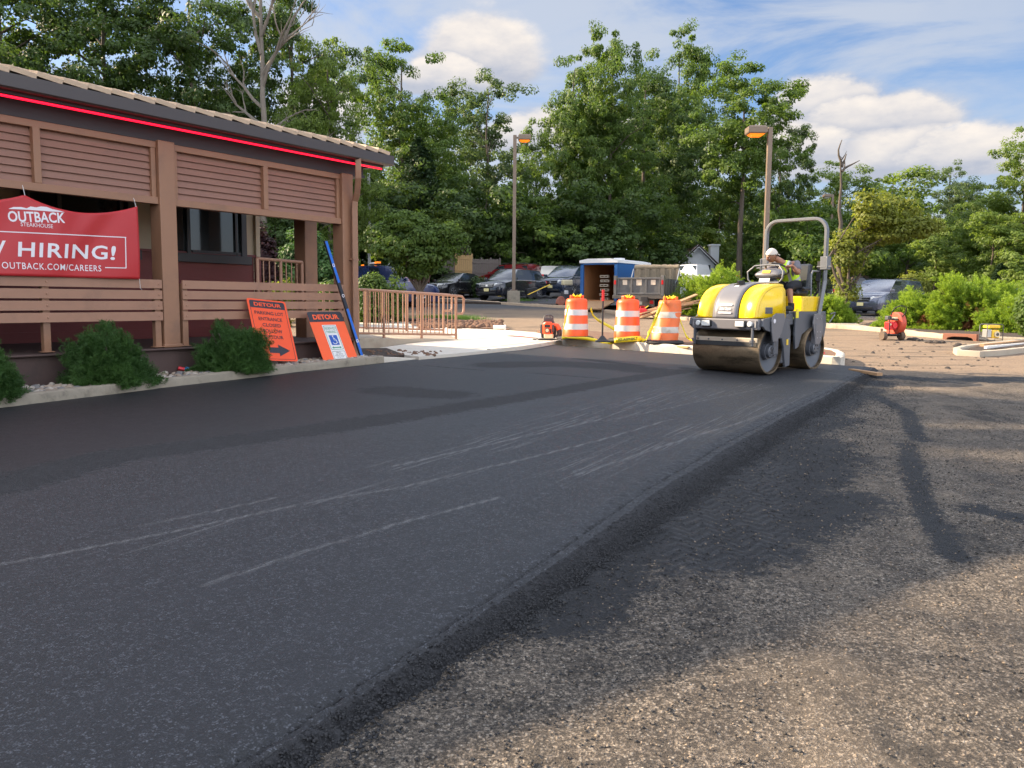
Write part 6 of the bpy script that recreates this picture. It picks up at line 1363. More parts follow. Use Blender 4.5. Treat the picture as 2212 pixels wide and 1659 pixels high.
# rear module
rp = [(-0.88, .98), (-1.92, .98), (-1.96, .74), (-1.88, .50), (-1.76, .50), (-1.70, .62), (-1.56, .68), (-1.30, .68), (-1.10, .60), (-1.00, .40), (-0.90, .36), (-0.86, .60)]
for s in (-1, 1):
    MB().extr(rp, s * .53 - .02, s * .53 + .02).build('rear_frame', M['gryd'], rol, bevel=.008)
    MB().extr([(-1.62, .92), (-1.50, .95), (-1.36, .93), (-1.32, .78), (-1.40, .52), (-1.52, .38), (-1.64, .50), (-1.68, .70)], s * .62 - .012, s * .62 + .012).box((-1.48, s * .60, .60), (.16, .08, .34)).build('rear_yoke', M['gry'], rol, bevel=.006)
    bb = MB()
    for (bx_, bz_) in ((-1.42, .86), (-1.56, .86), (-1.56, .64), (-1.46, .64), (-1.56, .54), (-1.46, .54)): bb.lathe([(.012, s * .012), (.012, s * .024), (.001, s * .024)], 8, (bx_, s * .62, bz_), 'Y')
    bb.build('bolt_row', M['galv'], rol)
MB().box((-1.40, 0, .93), (1.05, 1.04, .08)).build('deck_frame', M['gryd'], rol, bevel=.01)
tk = MB().box((-1.52, 0, 1.10), (.72, 1.02, .27)).build('rear_tank', M['yel'], rol, bevel=.025)
ts_ = MB()
for z in (1.16, 1.04): ts_.box((-1.80, .513, z), (.11, .006, .022))
put_text(ts_, 'Dynapac', .03, lambda x, y: (-1.90 - x, .516, 1.10 + y), bold=.01) if False else None
ts_.box((-1.80, .513, 1.10), (.10, .005, .016)); ts_.build('badge', M['gryd'], tk)
MB().box((-0.95, 0, .96), (.42, 1.0, .05)).build('foot_deck', M['gryd'], rol, bevel=.01)
# folding roll bar
for s in (-1, 1):
    MB().tube([(-1.62, s * .56, .70), (-1.66, s * .56, 1.00), (-1.74, s * .56, 1.28), (-1.80, s * .56, 1.50), (-1.80, s * .56, 1.78)], .044, 4).build('roll_bar_leg', M['ropsm'], rol, bevel=.01)
    MB().box((-1.80, s * .56, 1.80), (.13, .13, .22)).tube([(-1.73, s * .62, 1.70), (-1.73, s * .62, 1.90)], .012, 6).tube([(-1.74, s * .70, 1.74), (-1.74, s * .44, 1.74)], .012, 6).build('hinge', M['ropsm'], rol, bevel=.012)
    MB().box((-1.62, s * .59, .80), (.12, .05, .24)).build('roll_bar_foot', M['gry'], rol, bevel=.01)
arc = [(-1.80, -.56, 1.86), (-1.80, -.56, 2.34)]; r = .22
for k in range(1, 8): a = math.pi / 2 * k / 8; arc.append((-1.80, -.56 + r * (1 - math.cos(a)), 2.34 + r * math.sin(a)))
arc += [(-1.80, -.34, 2.56), (-1.80, .34, 2.56)]
for k in range(1, 8): a = math.pi / 2 * k / 8; arc.append((-1.80, .34 + r * math.sin(a), 2.34 + r * math.cos(a)))
arc += [(-1.80, .56, 2.34), (-1.80, .56, 1.86)]
def boxtube(pts, hw, hd, axis=Vector((1, 0, 0))):
    mb = MB(); P = [Vector(p) for p in pts]; rings = []
    for i, p in enumerate(P): t = (P[min(i + 1, len(P) - 1)] - P[max(i - 1, 0)]).normalized(); b = t.cross(axis).normalized(); rings.append([p + axis * hd * sx + b * hw * sy for sx, sy in ((-1, -1), (1, -1), (1, 1), (-1, 1))])
    return mb.loft(rings)
recalc(boxtube(arc, .027, .042).build('roll_bar_hoop', M['ropsm'], rol, smooth=35, bevel=.010))
# seat
st_ = MB().box((-1.42, .16, 1.30), (.40, .44, .10)).build('seat', M['seat'], rol, bevel=.035)
MB().box((-1.66, .16, 1.56), (.11, .44, .46), ry=R(-10)).build('backrest', M['seat'], st_, bevel=.045)
MB().box((-1.42, .44, 1.36), (.30, .07, .06)).build('armrest', M['seat'], st_, bevel=.02); MB().box((-1.42, -.12, 1.48), (.26, .06, .05)).build('armrest', M['seat'], st_, bevel=.02)
bw_ = MB()
for k in range(4): bw_.box((-1.42, .16, 1.24 - k * .028), (.30 - .01 * (k % 2) * 3, .34, .018))
bw_.build('seat_bellows', M['black'], rol, bevel=.005); MB().box((-1.42, .16, 1.14), (.26, .28, .12)).build('seat_pedestal', M['galv'], rol, bevel=.01)
MB().tube([(-1.70, .36, 1.14), (-1.80, .46, 1.34), (-1.76, .44, 1.60)], .022, 6).box((-1.78, .46, 1.66), (.05, .06, .34), ry=R(-8)).build('belt_holder', M['black'], rol)
for s in (-1, 1):
    MB().tube([(-1.50, s * .47, 1.24), (-1.49, s * .47, 1.60), (-1.54, s * .47, 1.66), (-1.76, s * .47, 1.66), (-1.80, s * .47, 1.60), (-1.80, s * .47, 1.24)], .016, 8).build('hand_rail', M['ropsm'], rol, smooth=50)
MB().tube([(-1.95, .60, .78), (-2.10, .62, .92), (-2.12, .62, .96), (-1.98, .60, .94)], .010, 6).build('tie_hook', M['ropsm'], rol)
# dashboard with guard hoop and steering wheel
DX, DY_ = -.80, .11
MB().tube([(DX - .02, DY_, .98), (DX - .06, DY_, 1.5)], .09, 8).build('steering_column', M['gryd'], rol, smooth=40)
ds = MB()
ring = lambda x, hw, z0_, z1_, n=14: [(x, DY_ + hw * math.cos(a) * (1 if abs(math.cos(a)) < .9 else 1), (z0_ + z1_) / 2 + (z1_ - z0_) / 2 * math.sin(a)) for a in [2 * math.pi * k / n for k in range(n)]]
ds.loft([ring(DX + .16, .17, 1.555, 1.60), ring(DX + .14, .225, 1.53, 1.635), ring(DX + .02, .235, 1.52, 1.69), ring(DX - .12, .20, 1.54, 1.70), ring(DX - .16, .15, 1.58, 1.68)])
dash = recalc(ds.build('dashboard', M['gry'], rol, smooth=60)); MB().box((DX + .148, DY_, 1.628), (.012, .14, .055), ry=R(-35)).build('yellow_label', M['yelp'], dash)
MB().loft([ring(DX + .13, .20, 1.52, 1.57), ring(DX - .06, .21, 1.50, 1.60)]).build('dashboard_base', M['gryd'], dash, smooth=40)
MB().box((DX + .175, DY_ - .02, 1.47), (.012, .19, .11), ry=R(-18)).build('white_plate', mat('pale_plate', (.48, .47, .47), .4), rol)
hy = .31; gz0, gz1 = 1.45, 1.74
hp = [(DX + .19, DY_ - hy + .06, gz0), (DX + .19, DY_ - hy, gz0 + .06), (DX + .19, DY_ - hy - .01, gz1 - .11), (DX + .14, DY_ - hy + .09, gz1 - .01), (DX + .14, DY_, gz1), (DX + .14, DY_ + hy - .09, gz1 - .01), (DX + .19, DY_ + hy + .01, gz1 - .11), (DX + .19, DY_ + hy, gz0 + .06), (DX + .19, DY_ + hy - .06, gz0), (DX + .19, DY_ - hy + .06, gz0)]
MB().tube(hp, .014, 8).build('guard_hoop', M['ropsm'], rol, smooth=50)
SWC = Vector((DX - .20, DY_, 1.685)); swt = R(-28); swx = Vector((math.cos(swt), 0, -math.sin(swt) * -1)); swn = Vector((-math.sin(swt) * -1, 0, math.cos(swt))); swx = Vector((math.cos(swt), 0, -math.sin(swt))); swn = Vector((math.sin(swt), 0, math.cos(swt)))
def swp(a, r=.19): return SWC + swx * r * math.cos(a) + Vector((0, 1, 0)) * r * math.sin(a)
sw = MB().tube([swp(2 * math.pi * k / 28) for k in range(29)], .015, 8, caps=False)
for a in (.6, 2.7, 4.7): sw.tube([SWC - swn * .03, swp(a)], .012, 6)
sw.tube([SWC - swn * .02, SWC - swn * .16], .03, 8); sw.build('steering_wheel', M['blackp'], rol, smooth=50)
# ---------------------------------------------------------------- the operator, seated and leaning to look at the drum edge
per = thing('person', (RX, RY, RZ0), 'man in a lime safety vest, grey T-shirt and backward cream cap driving the roller', 'person', rz=RYAW)
def skin_mesh(nodes, edges, subdiv=2):
    """nodes: name -> (point, radius or (rx, ry)). one continuous surface grown from a connected skeleton"""
    names = list(nodes); me = bpy.data.meshes.new('sk'); me.from_pydata([nodes[n][0] for n in names], [(names.index(a), names.index(b)) for a, b in edges], [])
    o = bpy.data.objects.new('sk', me); COL.objects.link(o); m_ = o.modifiers.new('s', 'SKIN'); m_.use_smooth_shade = True; m_.branch_smoothing = .3
    for i, n in enumerate(names):
        r = nodes[n][1]; r = r if isinstance(r, (tuple, list)) else (r, r); me.skin_vertices[0].data[i].radius = r; me.skin_vertices[0].data[i].use_root = (i == 0)
    s = o.modifiers.new('d', 'SUBSURF'); s.levels = subdiv; s.render_levels = subdiv
    dg = bpy.context.evaluated_depsgraph_get(); out = bpy.data.meshes.new_from_object(o.evaluated_get(dg)); bpy.data.objects.remove(o); bpy.data.meshes.remove(me); return out
def link_mesh(me, name, mt, parent, smooth=True):
    o = bpy.data.objects.new(name, me); COL.objects.link(o); me.materials.clear(); me.materials.append(mt); o.parent = parent
    if smooth: me.polygons.foreach_set('use_smooth', [True] * len(me.polygons))
    return o
V3 = Vector
hip = V3((-1.44, .16, 1.42)); ch_ = V3((-1.27, .14, 1.70)); nk = V3((-1.135, .075, 1.83)); hd_c = V3((-1.02, -.01, 1.905))
shL, shR = V3((-1.24, .33, 1.78)), V3((-1.19, -.08, 1.76))
elL, elR = V3((-1.13, .42, 1.60)), V3((-1.08, -.22, 1.53))
hL, hR = swp(1.9), swp(-1.3)
hL = swp(1.35) ; wrL = hL + V3((-.075, .07, .035)); wrR = swp(-1.7) + V3((-.07, -.06, .03)); hR = swp(-1.7)
knL, knR = V3((-1.02, .33, 1.40)), V3((-1.02, -.06, 1.40)); anL, anR = V3((-.98, .40, 1.06)), V3((-.92, -.12, 1.06))
mid = lambda a, b, t=.5: a.lerp(b, t)
N = {'hip': (hip, (.15, .12)), 'waist': (mid(hip, ch_, .45) + V3((-.02, 0, 0)), (.14, .115)), 'chest': (ch_, (.155, .12)), 'neck0': (nk, .058), 'neck1': (mid(nk, hd_c, .45), .052), 'head': (mid(nk, hd_c, .75), .06),
     'shL': (shL, .068), 'uaL': (mid(shL, elL, .5), .052), 'elL': (elL, .043), 'faL': (mid(elL, wrL, .4), .042), 'wrL': (wrL, (.027, .022)), 'pmL': (mid(wrL, hL, .6), (.034, .018)),
     'shR': (shR, .068), 'uaR': (mid(shR, elR, .5), .052), 'elR': (elR, .043), 'faR': (mid(elR, wrR, .4), .042), 'wrR': (wrR, (.027, .022)), 'pmR': (mid(wrR, hR, .6), (.034, .018)),
     'thL': (V3((-1.36, .27, 1.42)), .088), 'kL': (knL, .060), 'cL': (mid(knL, anL, .35), .054), 'aL': (anL, .036), 'thR': (V3((-1.36, .05, 1.42)), .088), 'kR': (knR, .060), 'cR': (mid(knR, anR, .35), .054), 'aR': (anR, .036)}
E = [('hip', 'waist'), ('waist', 'chest'), ('chest', 'neck0'), ('neck0', 'neck1'), ('neck1', 'head'), ('chest', 'shL'), ('shL', 'uaL'), ('uaL', 'elL'), ('elL', 'faL'), ('faL', 'wrL'), ('wrL', 'pmL'), ('chest', 'shR'), ('shR', 'uaR'), ('uaR', 'elR'), ('elR', 'faR'), ('faR', 'wrR'), ('wrR', 'pmR'),
     ('hip', 'thL'), ('thL', 'kL'), ('kL', 'cL'), ('cL', 'aL'), ('hip', 'thR'), ('thR', 'kR'), ('kR', 'cR'), ('cR', 'aR')]
def fingers(N, E, pm, wr, hand, key, side):
    """four fingers closed over the rim and a thumb from the side of the palm"""
    P = N[pm][0]; f = (hand - wr).normalized(); across = V3((0, 0, 0)) + (swx * -math.sin(1.35 if side > 0 else -1.7) + V3((0, 1, 0)) * math.cos(1.35 if side > 0 else -1.7)); across.normalize()
    dn = f.cross(across).normalized(); dn = dn if dn.z < 0 else -dn
    for k, (o_, ln) in enumerate(((-.030, .9), (-.010, 1.0), (.010, .95), (.030, .78))):
        a = P + across * o_ + f * .02; b = a + f * .032 * ln; c = b + (f * .4 + dn).normalized() * .026 * ln; d = c + (dn - f * .8).normalized() * .022 * ln
        for nm, p, r in (('a', a, .0095), ('b', b, .0092), ('c', c, .0085), ('d', d, .0075)): N[key + str(k) + nm] = (p, r)
        E += [(pm, key + str(k) + 'a'), (key + str(k) + 'a', key + str(k) + 'b'), (key + str(k) + 'b', key + str(k) + 'c'), (key + str(k) + 'c', key + str(k) + 'd')]
    s = -1; a = P + across * (s * .034) - f * .004; b = a + (across * s * .5 + f + dn * .4).normalized() * .03; c = b + (f + dn).normalized() * .026
    for nm, p, r in (('ta', a, .012), ('tb', b, .0105), ('tc', c, .009)): N[key + nm] = (p, r)
    E += [(pm, key + 'ta'), (key + 'ta', key + 'tb'), (key + 'tb', key + 'tc')]
fingers(N, E, 'pmL', wrL, hL, 'l', 1); fingers(N, E, 'pmR', wrR, hR, 'r', -1)
body_me = skin_mesh(N, E)
# head: shaped rings along the face axis, then joined into the body mesh
import bmesh
FYAW, FPIT, FROL = R(-20), R(24), R(-14)       # turned a little to the machine's right, looking down at the drum
HMx = Matrix.Translation(hd_c) @ Matrix.Rotation(FYAW, 4, 'Z') @ Matrix.Rotation(FPIT, 4, 'Y') @ Matrix.Rotation(FROL, 4, 'X')
def head_pt(az, el):
    """surface of a head of 0.23 m height; az 0 is the face, local x forward, y left, z up"""
    x, y, z = math.cos(el) * math.cos(az), math.cos(el) * math.sin(az), math.sin(el)
    rx, ry, rz2 = .098, .076, .118
    if z < 0: ry *= 1 - .34 * (-z) ** 1.2; rx *= 1 - .16 * (-z) if x > 0 else 1 - .30 * (-z)
    p = V3((x * rx, y * ry, z * rz2)); fx = max(0, x) ** 2
    g_ = lambda cy, cz, sy, sz: math.exp(-((p.y - cy) / sy) ** 2 - ((p.z - cz) / sz) ** 2) * (1 if x > 0 else 0)
    p.x += .028 * g_(0, -.022, .011, .020) + .012 * g_(0, .003, .009, .022) + .010 * g_(0, .028, .055, .012) - .014 * (g_(.030, .006, .015, .011) + g_(-.030, .006, .015, .011)) + .006 * (g_(.036, -.018, .018, .016) + g_(-.036, -.018, .018, .016))
    p.x += .010 * g_(0, -.056, .020, .006) + .008 * g_(0, -.068, .018, .006) - .007 * g_(0, -.062, .022, .0035) + .014 * g_(0, -.096, .022, .016) - .006 * g_(0, -.080, .03, .006)
    return p
bm = bmesh.new(); bm.from_mesh(body_me); n, m_ = 48, 40; gridv = []
for j in range(m_ + 1): el = -math.pi / 2 + math.pi * j / m_; gridv.append([bm.verts.new(HMx @ head_pt(2 * math.pi * k / n, el * .995)) for k in range(n)])
for j in range(m_):
    for k in range(n): bm.faces.new((gridv[j][k], gridv[j][(k + 1) % n], gridv[j + 1][(k + 1) % n], gridv[j + 1][k]))
for s in (-1, 1):      # ears
    rings = []
    for i in range(7):
        t = i / 6; r = .030 * math.sin(math.pi * min(.98, max(.04, t))) ** .6
        rings.append([bm.verts.new(HMx @ V3((-.008 + r * .55 * math.cos(a) - .006 * t, s * (.068 + .016 * math.sin(a) * .4 + .010), -.028 + .056 * t + r * 0))) for a in [2 * math.pi * k / 8 for k in range(8)]])
    for a, b in zip(rings[:-1], rings[1:]):
        for k in range(8): bm.faces.new((a[k], a[(k + 1) % 8], b[(k + 1) % 8], b[k]))
bmesh.ops.recalc_face_normals(bm, faces=bm.faces); bm.to_mesh(body_me); bm.free(); body = link_mesh(body_me, 'body', M['skin'], per)
def hpt(az, el, off_=0): p = head_pt(az, el); d = p.normalized(); return HMx @ (p + d * off_)
def shell(name, mt, test, off_, thick=.003):
    n, m2 = 48, 40; vs = {}; mb = MB(); fs_ = []
    for j in range(m2 + 1):
        for k in range(n): vs[(j, k)] = len(mb.v) + 0; mb.v.append(tuple(hpt(2 * math.pi * k / n, (-math.pi / 2 + math.pi * j / m2) * .995, off_)))
    for j in range(m2):
        for k in range(n):
            az, el = 2 * math.pi * (k + .5) / n, -math.pi / 2 + math.pi * (j + .5) / m2; az = az - 2 * math.pi if az > math.pi else az
            if test(az, el): mb.f.append((vs[(j, k)], vs[(j, (k + 1) % n)], vs[(j + 1, (k + 1) % n)], vs[(j + 1, k)]))
    o = mb.build(name, mt, per, smooth=70); s = o.modifiers.new('t', 'SOLIDIFY'); s.thickness = thick; s.offset = 1; return o
shell('hair', M['hair'], lambda az, el: el > .55 - .25 * (abs(az) > 1.1) - .75 * (abs(az) > 1.75) - .25 * (abs(az) > 2.2) and el < .9, .004)
cap = shell('cap', M['cap'], lambda az, el: el > .46 - .25 * min(1, max(0, abs(az) - .7) / 1.4), .012, .006)
bp_ = MB(); nB = 12; top_, bot = [], []
for i in range(nB + 1): a = math.pi + (-.75 + 1.5 * i / nB); c0 = hpt(a, .0, .016); d = (HMx.to_3x3() @ V3((math.cos(a), math.sin(a), -.9))).normalized(); w__ = .065 * math.cos((i / nB - .5) * 2.6); top_.append(c0); bot.append(c0 + d * max(.004, w__))
bp_.loft([top_, bot], caps=False, closed=False); b_ = bp_.build('cap_peak', M['cap'], per, smooth=60); s_ = b_.modifiers.new('t', 'SOLIDIFY'); s_.thickness = .004
# eyes, brows, moustache and goatee
def feature(name, mt, pts, r_, flat=1.0):
    mb = MB()
    for p in pts: mb.ball(tuple(p), r_, 8, 6)
    return mb.build(name, mt, per, smooth=80)
for s in (-1, 1):
    c = HMx @ V3((.083, s * .030, .006)); feature('eye', M['bannerw'], [c], .0105); feature('iris', M['hair'], [HMx @ V3((.0905, s * .030 , .004))], .0055)
    MB().tube([HMx @ V3((.094, s * .014, .022)), HMx @ V3((.096, s * .032, .027)), HMx @ V3((.084, s * .050, .021))], [.003, .0045, .002], 6).build('eyebrow', M['hair'], per)
MB().tube([HMx @ V3((.083, -.028, -.055)), HMx @ V3((.103, -.010, -.046)), HMx @ V3((.104, .010, -.046)), HMx @ V3((.083, .028, -.055))], [.002, .004, .004, .002], 6).build('moustache', M['hair'], per)
MB().tube([HMx @ V3((.078, -.020, -.088)), HMx @ V3((.094, 0, -.098)), HMx @ V3((.078, .020, -.088))], [.003, .007, .003], 6).build('goatee', M['hair'], per)
# clothes as loose skinned shells over the body
T_ = {'h': (hip + V3((0, 0, .03)), (.165, .135)), 'w': (mid(hip, ch_, .45) + V3((-.02, 0, 0)), (.158, .132)), 'c': (ch_, (.172, .135)), 'n': (mid(ch_, nk, .62), (.085, .075)), 'sL': (shL, .082), 'uL': (mid(shL, elL, .45), .070), 'eL': (mid(shL, elL, .72), .066), 'sR': (shR, .082), 'uR': (mid(shR, elR, .45), .070), 'eR': (mid(shR, elR, .72), .066)}
link_mesh(skin_mesh(T_, [('h', 'w'), ('w', 'c'), ('c', 'n'), ('c', 'sL'), ('sL', 'uL'), ('uL', 'eL'), ('c', 'sR'), ('sR', 'uR'), ('uR', 'eR')]), 't_shirt', M['shirt'], per)
Vt = {'h': (hip + V3((-.01, 0, -.02)), (.185, .155)), 'w': (mid(hip, ch_, .45) + V3((-.02, 0, 0)), (.176, .148)), 'c': (ch_ + V3((0, 0, -.01)), (.186, .148)), 'n': (mid(ch_, nk, .40) + V3((0, 0, 0)), (.16, .115)), 'n2': (mid(ch_, nk, .72), (.105, .08))}
vm = skin_mesh(Vt, [('h', 'w'), ('w', 'c'), ('c', 'n'), ('n', 'n2')]); vest = link_mesh(vm, 'safety_vest', M['vest'], per)
vb = bmesh.new(); vb.from_mesh(vm); up_ = (ch_ - hip).normalized(); sm = MB()
def band_from(me, lo, hi, out, axis, org, cond=lambda c: True):
    mb = MB(); b = bmesh.new(); b.from_mesh(me)
    for v in (lo, hi): bmesh.ops.bisect_plane(b, geom=b.verts[:] + b.edges[:] + b.faces[:], plane_co=org + axis * v, plane_no=axis)
    b.normal_update(); mp = {}
    for f in b.faces:
        c = f.calc_center_median(); t = (c - org).dot(axis)
        if lo < t < hi and cond(c):
            ids = []
            for v in f.verts:
                if v.index not in mp or True:
                    mp[v] = mp.get(v, None) if v in mp else len(mb.v)
                    if mp[v] == len(mb.v): mb.v.append(tuple(v.co + v.normal * out))
                ids.append(mp[v])
            mb.f.append(tuple(ids))
    b.free(); return mb
vb.free()
band_from(vm, -.02, .03, .004, up_, hip).build('reflective_band', M['vsilver'], vest, smooth=70)
band_from(vm, .10, .15, .004, up_, hip).build('reflective_band', M['vsilver'], vest, smooth=70)
for y0 in (.20, .02):
    band_from(vm, y0, y0 + .045, .004, V3((0, 1, 0)), V3((0, 0, 0)), lambda c: (c - hip).dot(up_) > .15 and c.x > ch_.x - .12).build('reflective_strap', M['vsilver'], vest, smooth=70)
Pn = {'h': (hip + V3((0, 0, -.02)), (.165, .125)), 'tL': (V3((-1.34, .27, 1.42)), .098), 'kL': (knL, .078), 'cL': (mid(knL, anL, .25), .078), 'tR': (V3((-1.34, .05, 1.42)), .098), 'kR': (knR, .078), 'cR': (mid(knR, anR, .25), .078)}
link_mesh(skin_mesh(Pn, [('h', 'tL'), ('tL', 'kL'), ('kL', 'cL'), ('h', 'tR'), ('tR', 'kR'), ('kR', 'cR')]), 'trousers', M['pants'], per)
for s, an in ((1, anL), (-1, anR)):
    MB().ball((an.x + .06, an.y, an.z - .035), (.145, .052, .05), 12, 8).tube([an + V3((0, 0, .06)), an + V3((0, 0, -.04))], [.05, .055], 10).build('boot', M['black'], per, smooth=60)
# ---------------------------------------------------------------- light poles
def lamp_pole(name, px, Y, H, w_, head, label, arm=1, base=True, lit=True, hd=(.62, .42, .24), col='pole'):
    q = AT(px, Y); t = thing(name, q, label, 'lamp post', rz=0)
    if base: MB().loft([[(a * .33, b * .33, -.1) for a, b in ((-1, -1), (1, -1), (1, 1), (-1, 1))], [(a * .31, b * .31, .66) for a, b in ((-1, -1), (1, -1), (1, 1), (-1, 1))]]).build('concrete_base', M['kerb'], t, bevel=.02)
    b0 = .66 if base else 0
    MB().box((0, 0, (H + b0) / 2), (w_, w_, H - b0)).build('pole', M[col], t, bevel=.008); MB().box((0, 0, b0 + .03), (w_ * 2.2, w_ * 2.2, .05)).build('base_plate', M[col], t)
    if head:
        cx_ = arm * (w_ / 2 + hd[0] / 2 + .08); MB().box((arm * (w_ / 2 + .05), 0, H - .12), (.14, .08, .08)).build('arm', M[col], t)
        h = MB().loft([[(cx_ + a * hd[0] / 2 * k, b * hd[1] / 2 * k, z) for a, b in ((-1, -1), (1, -1), (1, 1), (-1, 1))] for k, z in ((.92, H - .24), (1, H - .20), (1, H - .02), (.8, H + .03))]).build('lamp_head', M[col], t, bevel=.01)
        MB().loft([[(cx_ + a * hd[0] / 2 * k, b * hd[1] / 2 * k, z) for a, b in ((-1, -1), (1, -1), (1, 1), (-1, 1))] for k, z in ((.45, H - .33), (.82, H - .245))]).build('lens', M['amber'] if lit else M['lens'], h)
    return t
lamp_pole('lamp_post', 1108, 41.5, ZPX(1108, 292, 41.5) - AT(1108, 41.5).z, .17, True, 'tall light pole with a square concrete base on the mulch island', arm=1)
lamp_pole('lamp_post', 1645, 29.5, ZPX(1651, 275, 29.5) - AT(1645, 29.5).z, .155, True, 'nearest light pole standing behind the roller with a lit amber lens', arm=-1, hd=(.66, .5, .26))
lamp_pole('lamp_post', 1783, 70, ZPX(1783, 420, 70) - AT(1783, 70).z, .18, True, 'small distant light pole behind the right leg of the roll bar', arm=-1, lit=False, hd=(.6, .5, .3), base=False)
t = lamp_pole('utility_pole', 799, 50, ZPX(799, 375, 50) - AT(799, 50).z, .17, False, 'plain grey pole rising behind the corner of the restaurant', base=False, col='galv'); t['category'] = 'pole'
# ---------------------------------------------------------------- traffic barrels
def barrel(px, py, label, tilt=(0, 0), mt='orange', worn=False, rz=0.0, dent=0, tilt_top=True):
    q = G(px, py, .187); t = thing('traffic_barrel', q, label, 'traffic barrel', rz=rz)
    b = MB().lathe([(.42, 0), (.43, .02), (.40, .055), (.31, .07), (.28, .075), (.001, .075)], 36, (0, 0, 0), 'Z').build('rubber_base', M['black'], t, smooth=40)
    bd = bpy.data.objects.new('drum', None)
    prof = [(.285, .06), (.285, .20), (.278, .215), (.278, .36), (.268, .375), (.268, .52), (.258, .535), (.258, .68), (.248, .695), (.248, .84), (.243, .875), (.225, .91), (.20, .925), (.001, .93)]
    rr = random.Random(int(px)); vs = []; mb = MB(); n = 40; rings = []
    def rad(r, z, a):
        d = 0
        if dent: d = dent * math.exp(-((a - 4.2) / .8) ** 2 - ((z - .55) / .25) ** 2) + .010 * math.sin(a * 5 + z * 9) + .008 * math.sin(z * 25 + a * 2)
        return r - d
    for r, z in prof: rings.append([(rad(r, z, 2 * math.pi * k / n) * math.cos(2 * math.pi * k / n) + tilt[0] * z, rad(r, z, 2 * math.pi * k / n) * math.sin(2 * math.pi * k / n) + tilt[1] * z, z) for k in range(n)])
    dr = mb.loft(rings).build('drum', M[mt], t, smooth=50)
    hd = MB()
    for s in (-1, 1): hd.extr([(s * .03 - .05, .90), (s * .03 + .05, .90), (s * .03 + .03, 1.0), (s * .03 - .03, 1.0)], -.0, .0) if False else hd.box((s * .13 + tilt[0] * .93, tilt[1] * .93, .955), (.05, .10, .09))
    hd.box((tilt[0] * .93, tilt[1] * .93, .945), (.26, .05, .03)); hd.build('handle', M[mt], dr, bevel=.012)
    def sleeve(z0, z1):
        ring_r = []; m_ = 4
        for j in range(m_ + 1):
            z = z0 + (z1 - z0) * j / m_; r = np.interp(z, [p[1] for p in prof[:-3]], [p[0] for p in prof[:-3]]) + .0035
            ring_r.append([(rad(r, z, 2 * math.pi * k / n) * math.cos(2 * math.pi * k / n) + tilt[0] * z, rad(r, z, 2 * math.pi * k / n) * math.sin(2 * math.pi * k / n) + tilt[1] * z, z) for k in range(n)])
        MB().loft(ring_r, caps=False).build('reflective_band', M['sheetw' if worn else 'sheet'], dr, smooth=50)
    sleeve(.225, .355); sleeve(.54, .675) if False else sleeve(.545, .675)
    tz = MB()
    for k in range(5): a = rr.random() * 6.28; tz.tube([(tilt[0] * .95 + .03 * math.cos(a), .03 * math.sin(a), .95), (tilt[0] * .95 + .10 * math.cos(a), .07 * math.sin(a), 1.0 + .02 * (k % 2)), (tilt[0] * .95 + .13 * math.cos(a + .6), .08 * math.sin(a + .6), .955), (tilt[0] * .95 + .04 * math.cos(a + 1), .04 * math.sin(a + 1), .985)], .016, 6)
    tz.build('tape_knot', M['tape'], dr, smooth=50)
    return t, q
M['sheetw'] = mat('worn_sheeting', (.62, .60, .55), .5, var=.1, dirt=(.30, .24, .18), dirt_s=6, dirt_amt=.8)
b1, q1 = barrel(1243, 732.5, 'leftmost of the three orange and white barrels, beside the backpack blower', tilt=(.02, 0), rz=.2)
b2, q2 = barrel(1354, 737, 'middle orange and white barrel with yellow tape across its base', tilt=(.015, 0), rz=.5)
b3, q3 = barrel(1434, 741, 'battered orange and white barrel leaning to the right beside the roller', tilt=(.13, 0), mt='orangew', worn=True, dent=.03)
# ---------------------------------------------------------------- caution tape
def tape(name, pts, w_, label, text=None, n=30, twist=1.0, seed=0, tpos=.5, tsize=.055):
    t = thing(name, pts[0], label, 'caution tape'); P0 = Vector(pts[0]); P = [Vector(p) - P0 for p in pts]; rr = random.Random(seed)
    def at(u):
        k = u * (len(P) - 1); i = min(int(k), len(P) - 2); f = k - i; p0, p1, p2, p3 = P[max(i - 1, 0)], P[i], P[i + 1], P[min(i + 2, len(P) - 1)]
        return .5 * ((2 * p1) + (p2 - p0) * f + (2 * p0 - 5 * p1 + 4 * p2 - p3) * f * f + (3 * p1 - p0 - 3 * p2 + p3) * f ** 3)
    ph = rr.random() * 3
    def frame(u): d = (at(min(u + .01, 1)) - at(max(u - .01, 0))).normalized(); up = Vector((0, 0, 1)); s = d.cross(up).normalized(); v = s.cross(d).normalized(); a = math.sin(u * 6 + ph) * .5 * twist; return d, (v * math.cos(a) + s * math.sin(a))
    rings = []
    for i in range(n + 1): u = i / n; d, v = frame(u); wv = w_ * (.55 + .45 * abs(math.cos(u * 7 * twist + ph))) if twist else w_; rings.append([at(u) - v * wv / 2, at(u) + v * wv / 2])
    o = MB().loft(rings, caps=False, closed=False).build('ribbon', M['tape'], t, smooth=70); s_ = o.modifiers.new('t', 'SOLIDIFY'); s_.thickness = .002; s_.offset = 0
    if text:
        vs, fs_ = text_mesh(text, tsize, bold=.02); L = sum((P[i + 1] - P[i]).length for i in range(len(P) - 1)); out = []
        for x, y in vs: u = min(max(tpos + x / L, 0), 1); d, v = frame(u); n_ = v.cross(d); n_ = n_ if n_.y < 0 else -n_; out.append(at(u) + v * y + n_ * .006)
        MB()._a(out, fs_).build('lettering', M['ink'], t)
    return t
def TP(px, py, Y): return tuple(PXY(px, py - (4.5 if py > 730 else 2), Y))
yb = q1.y - .46
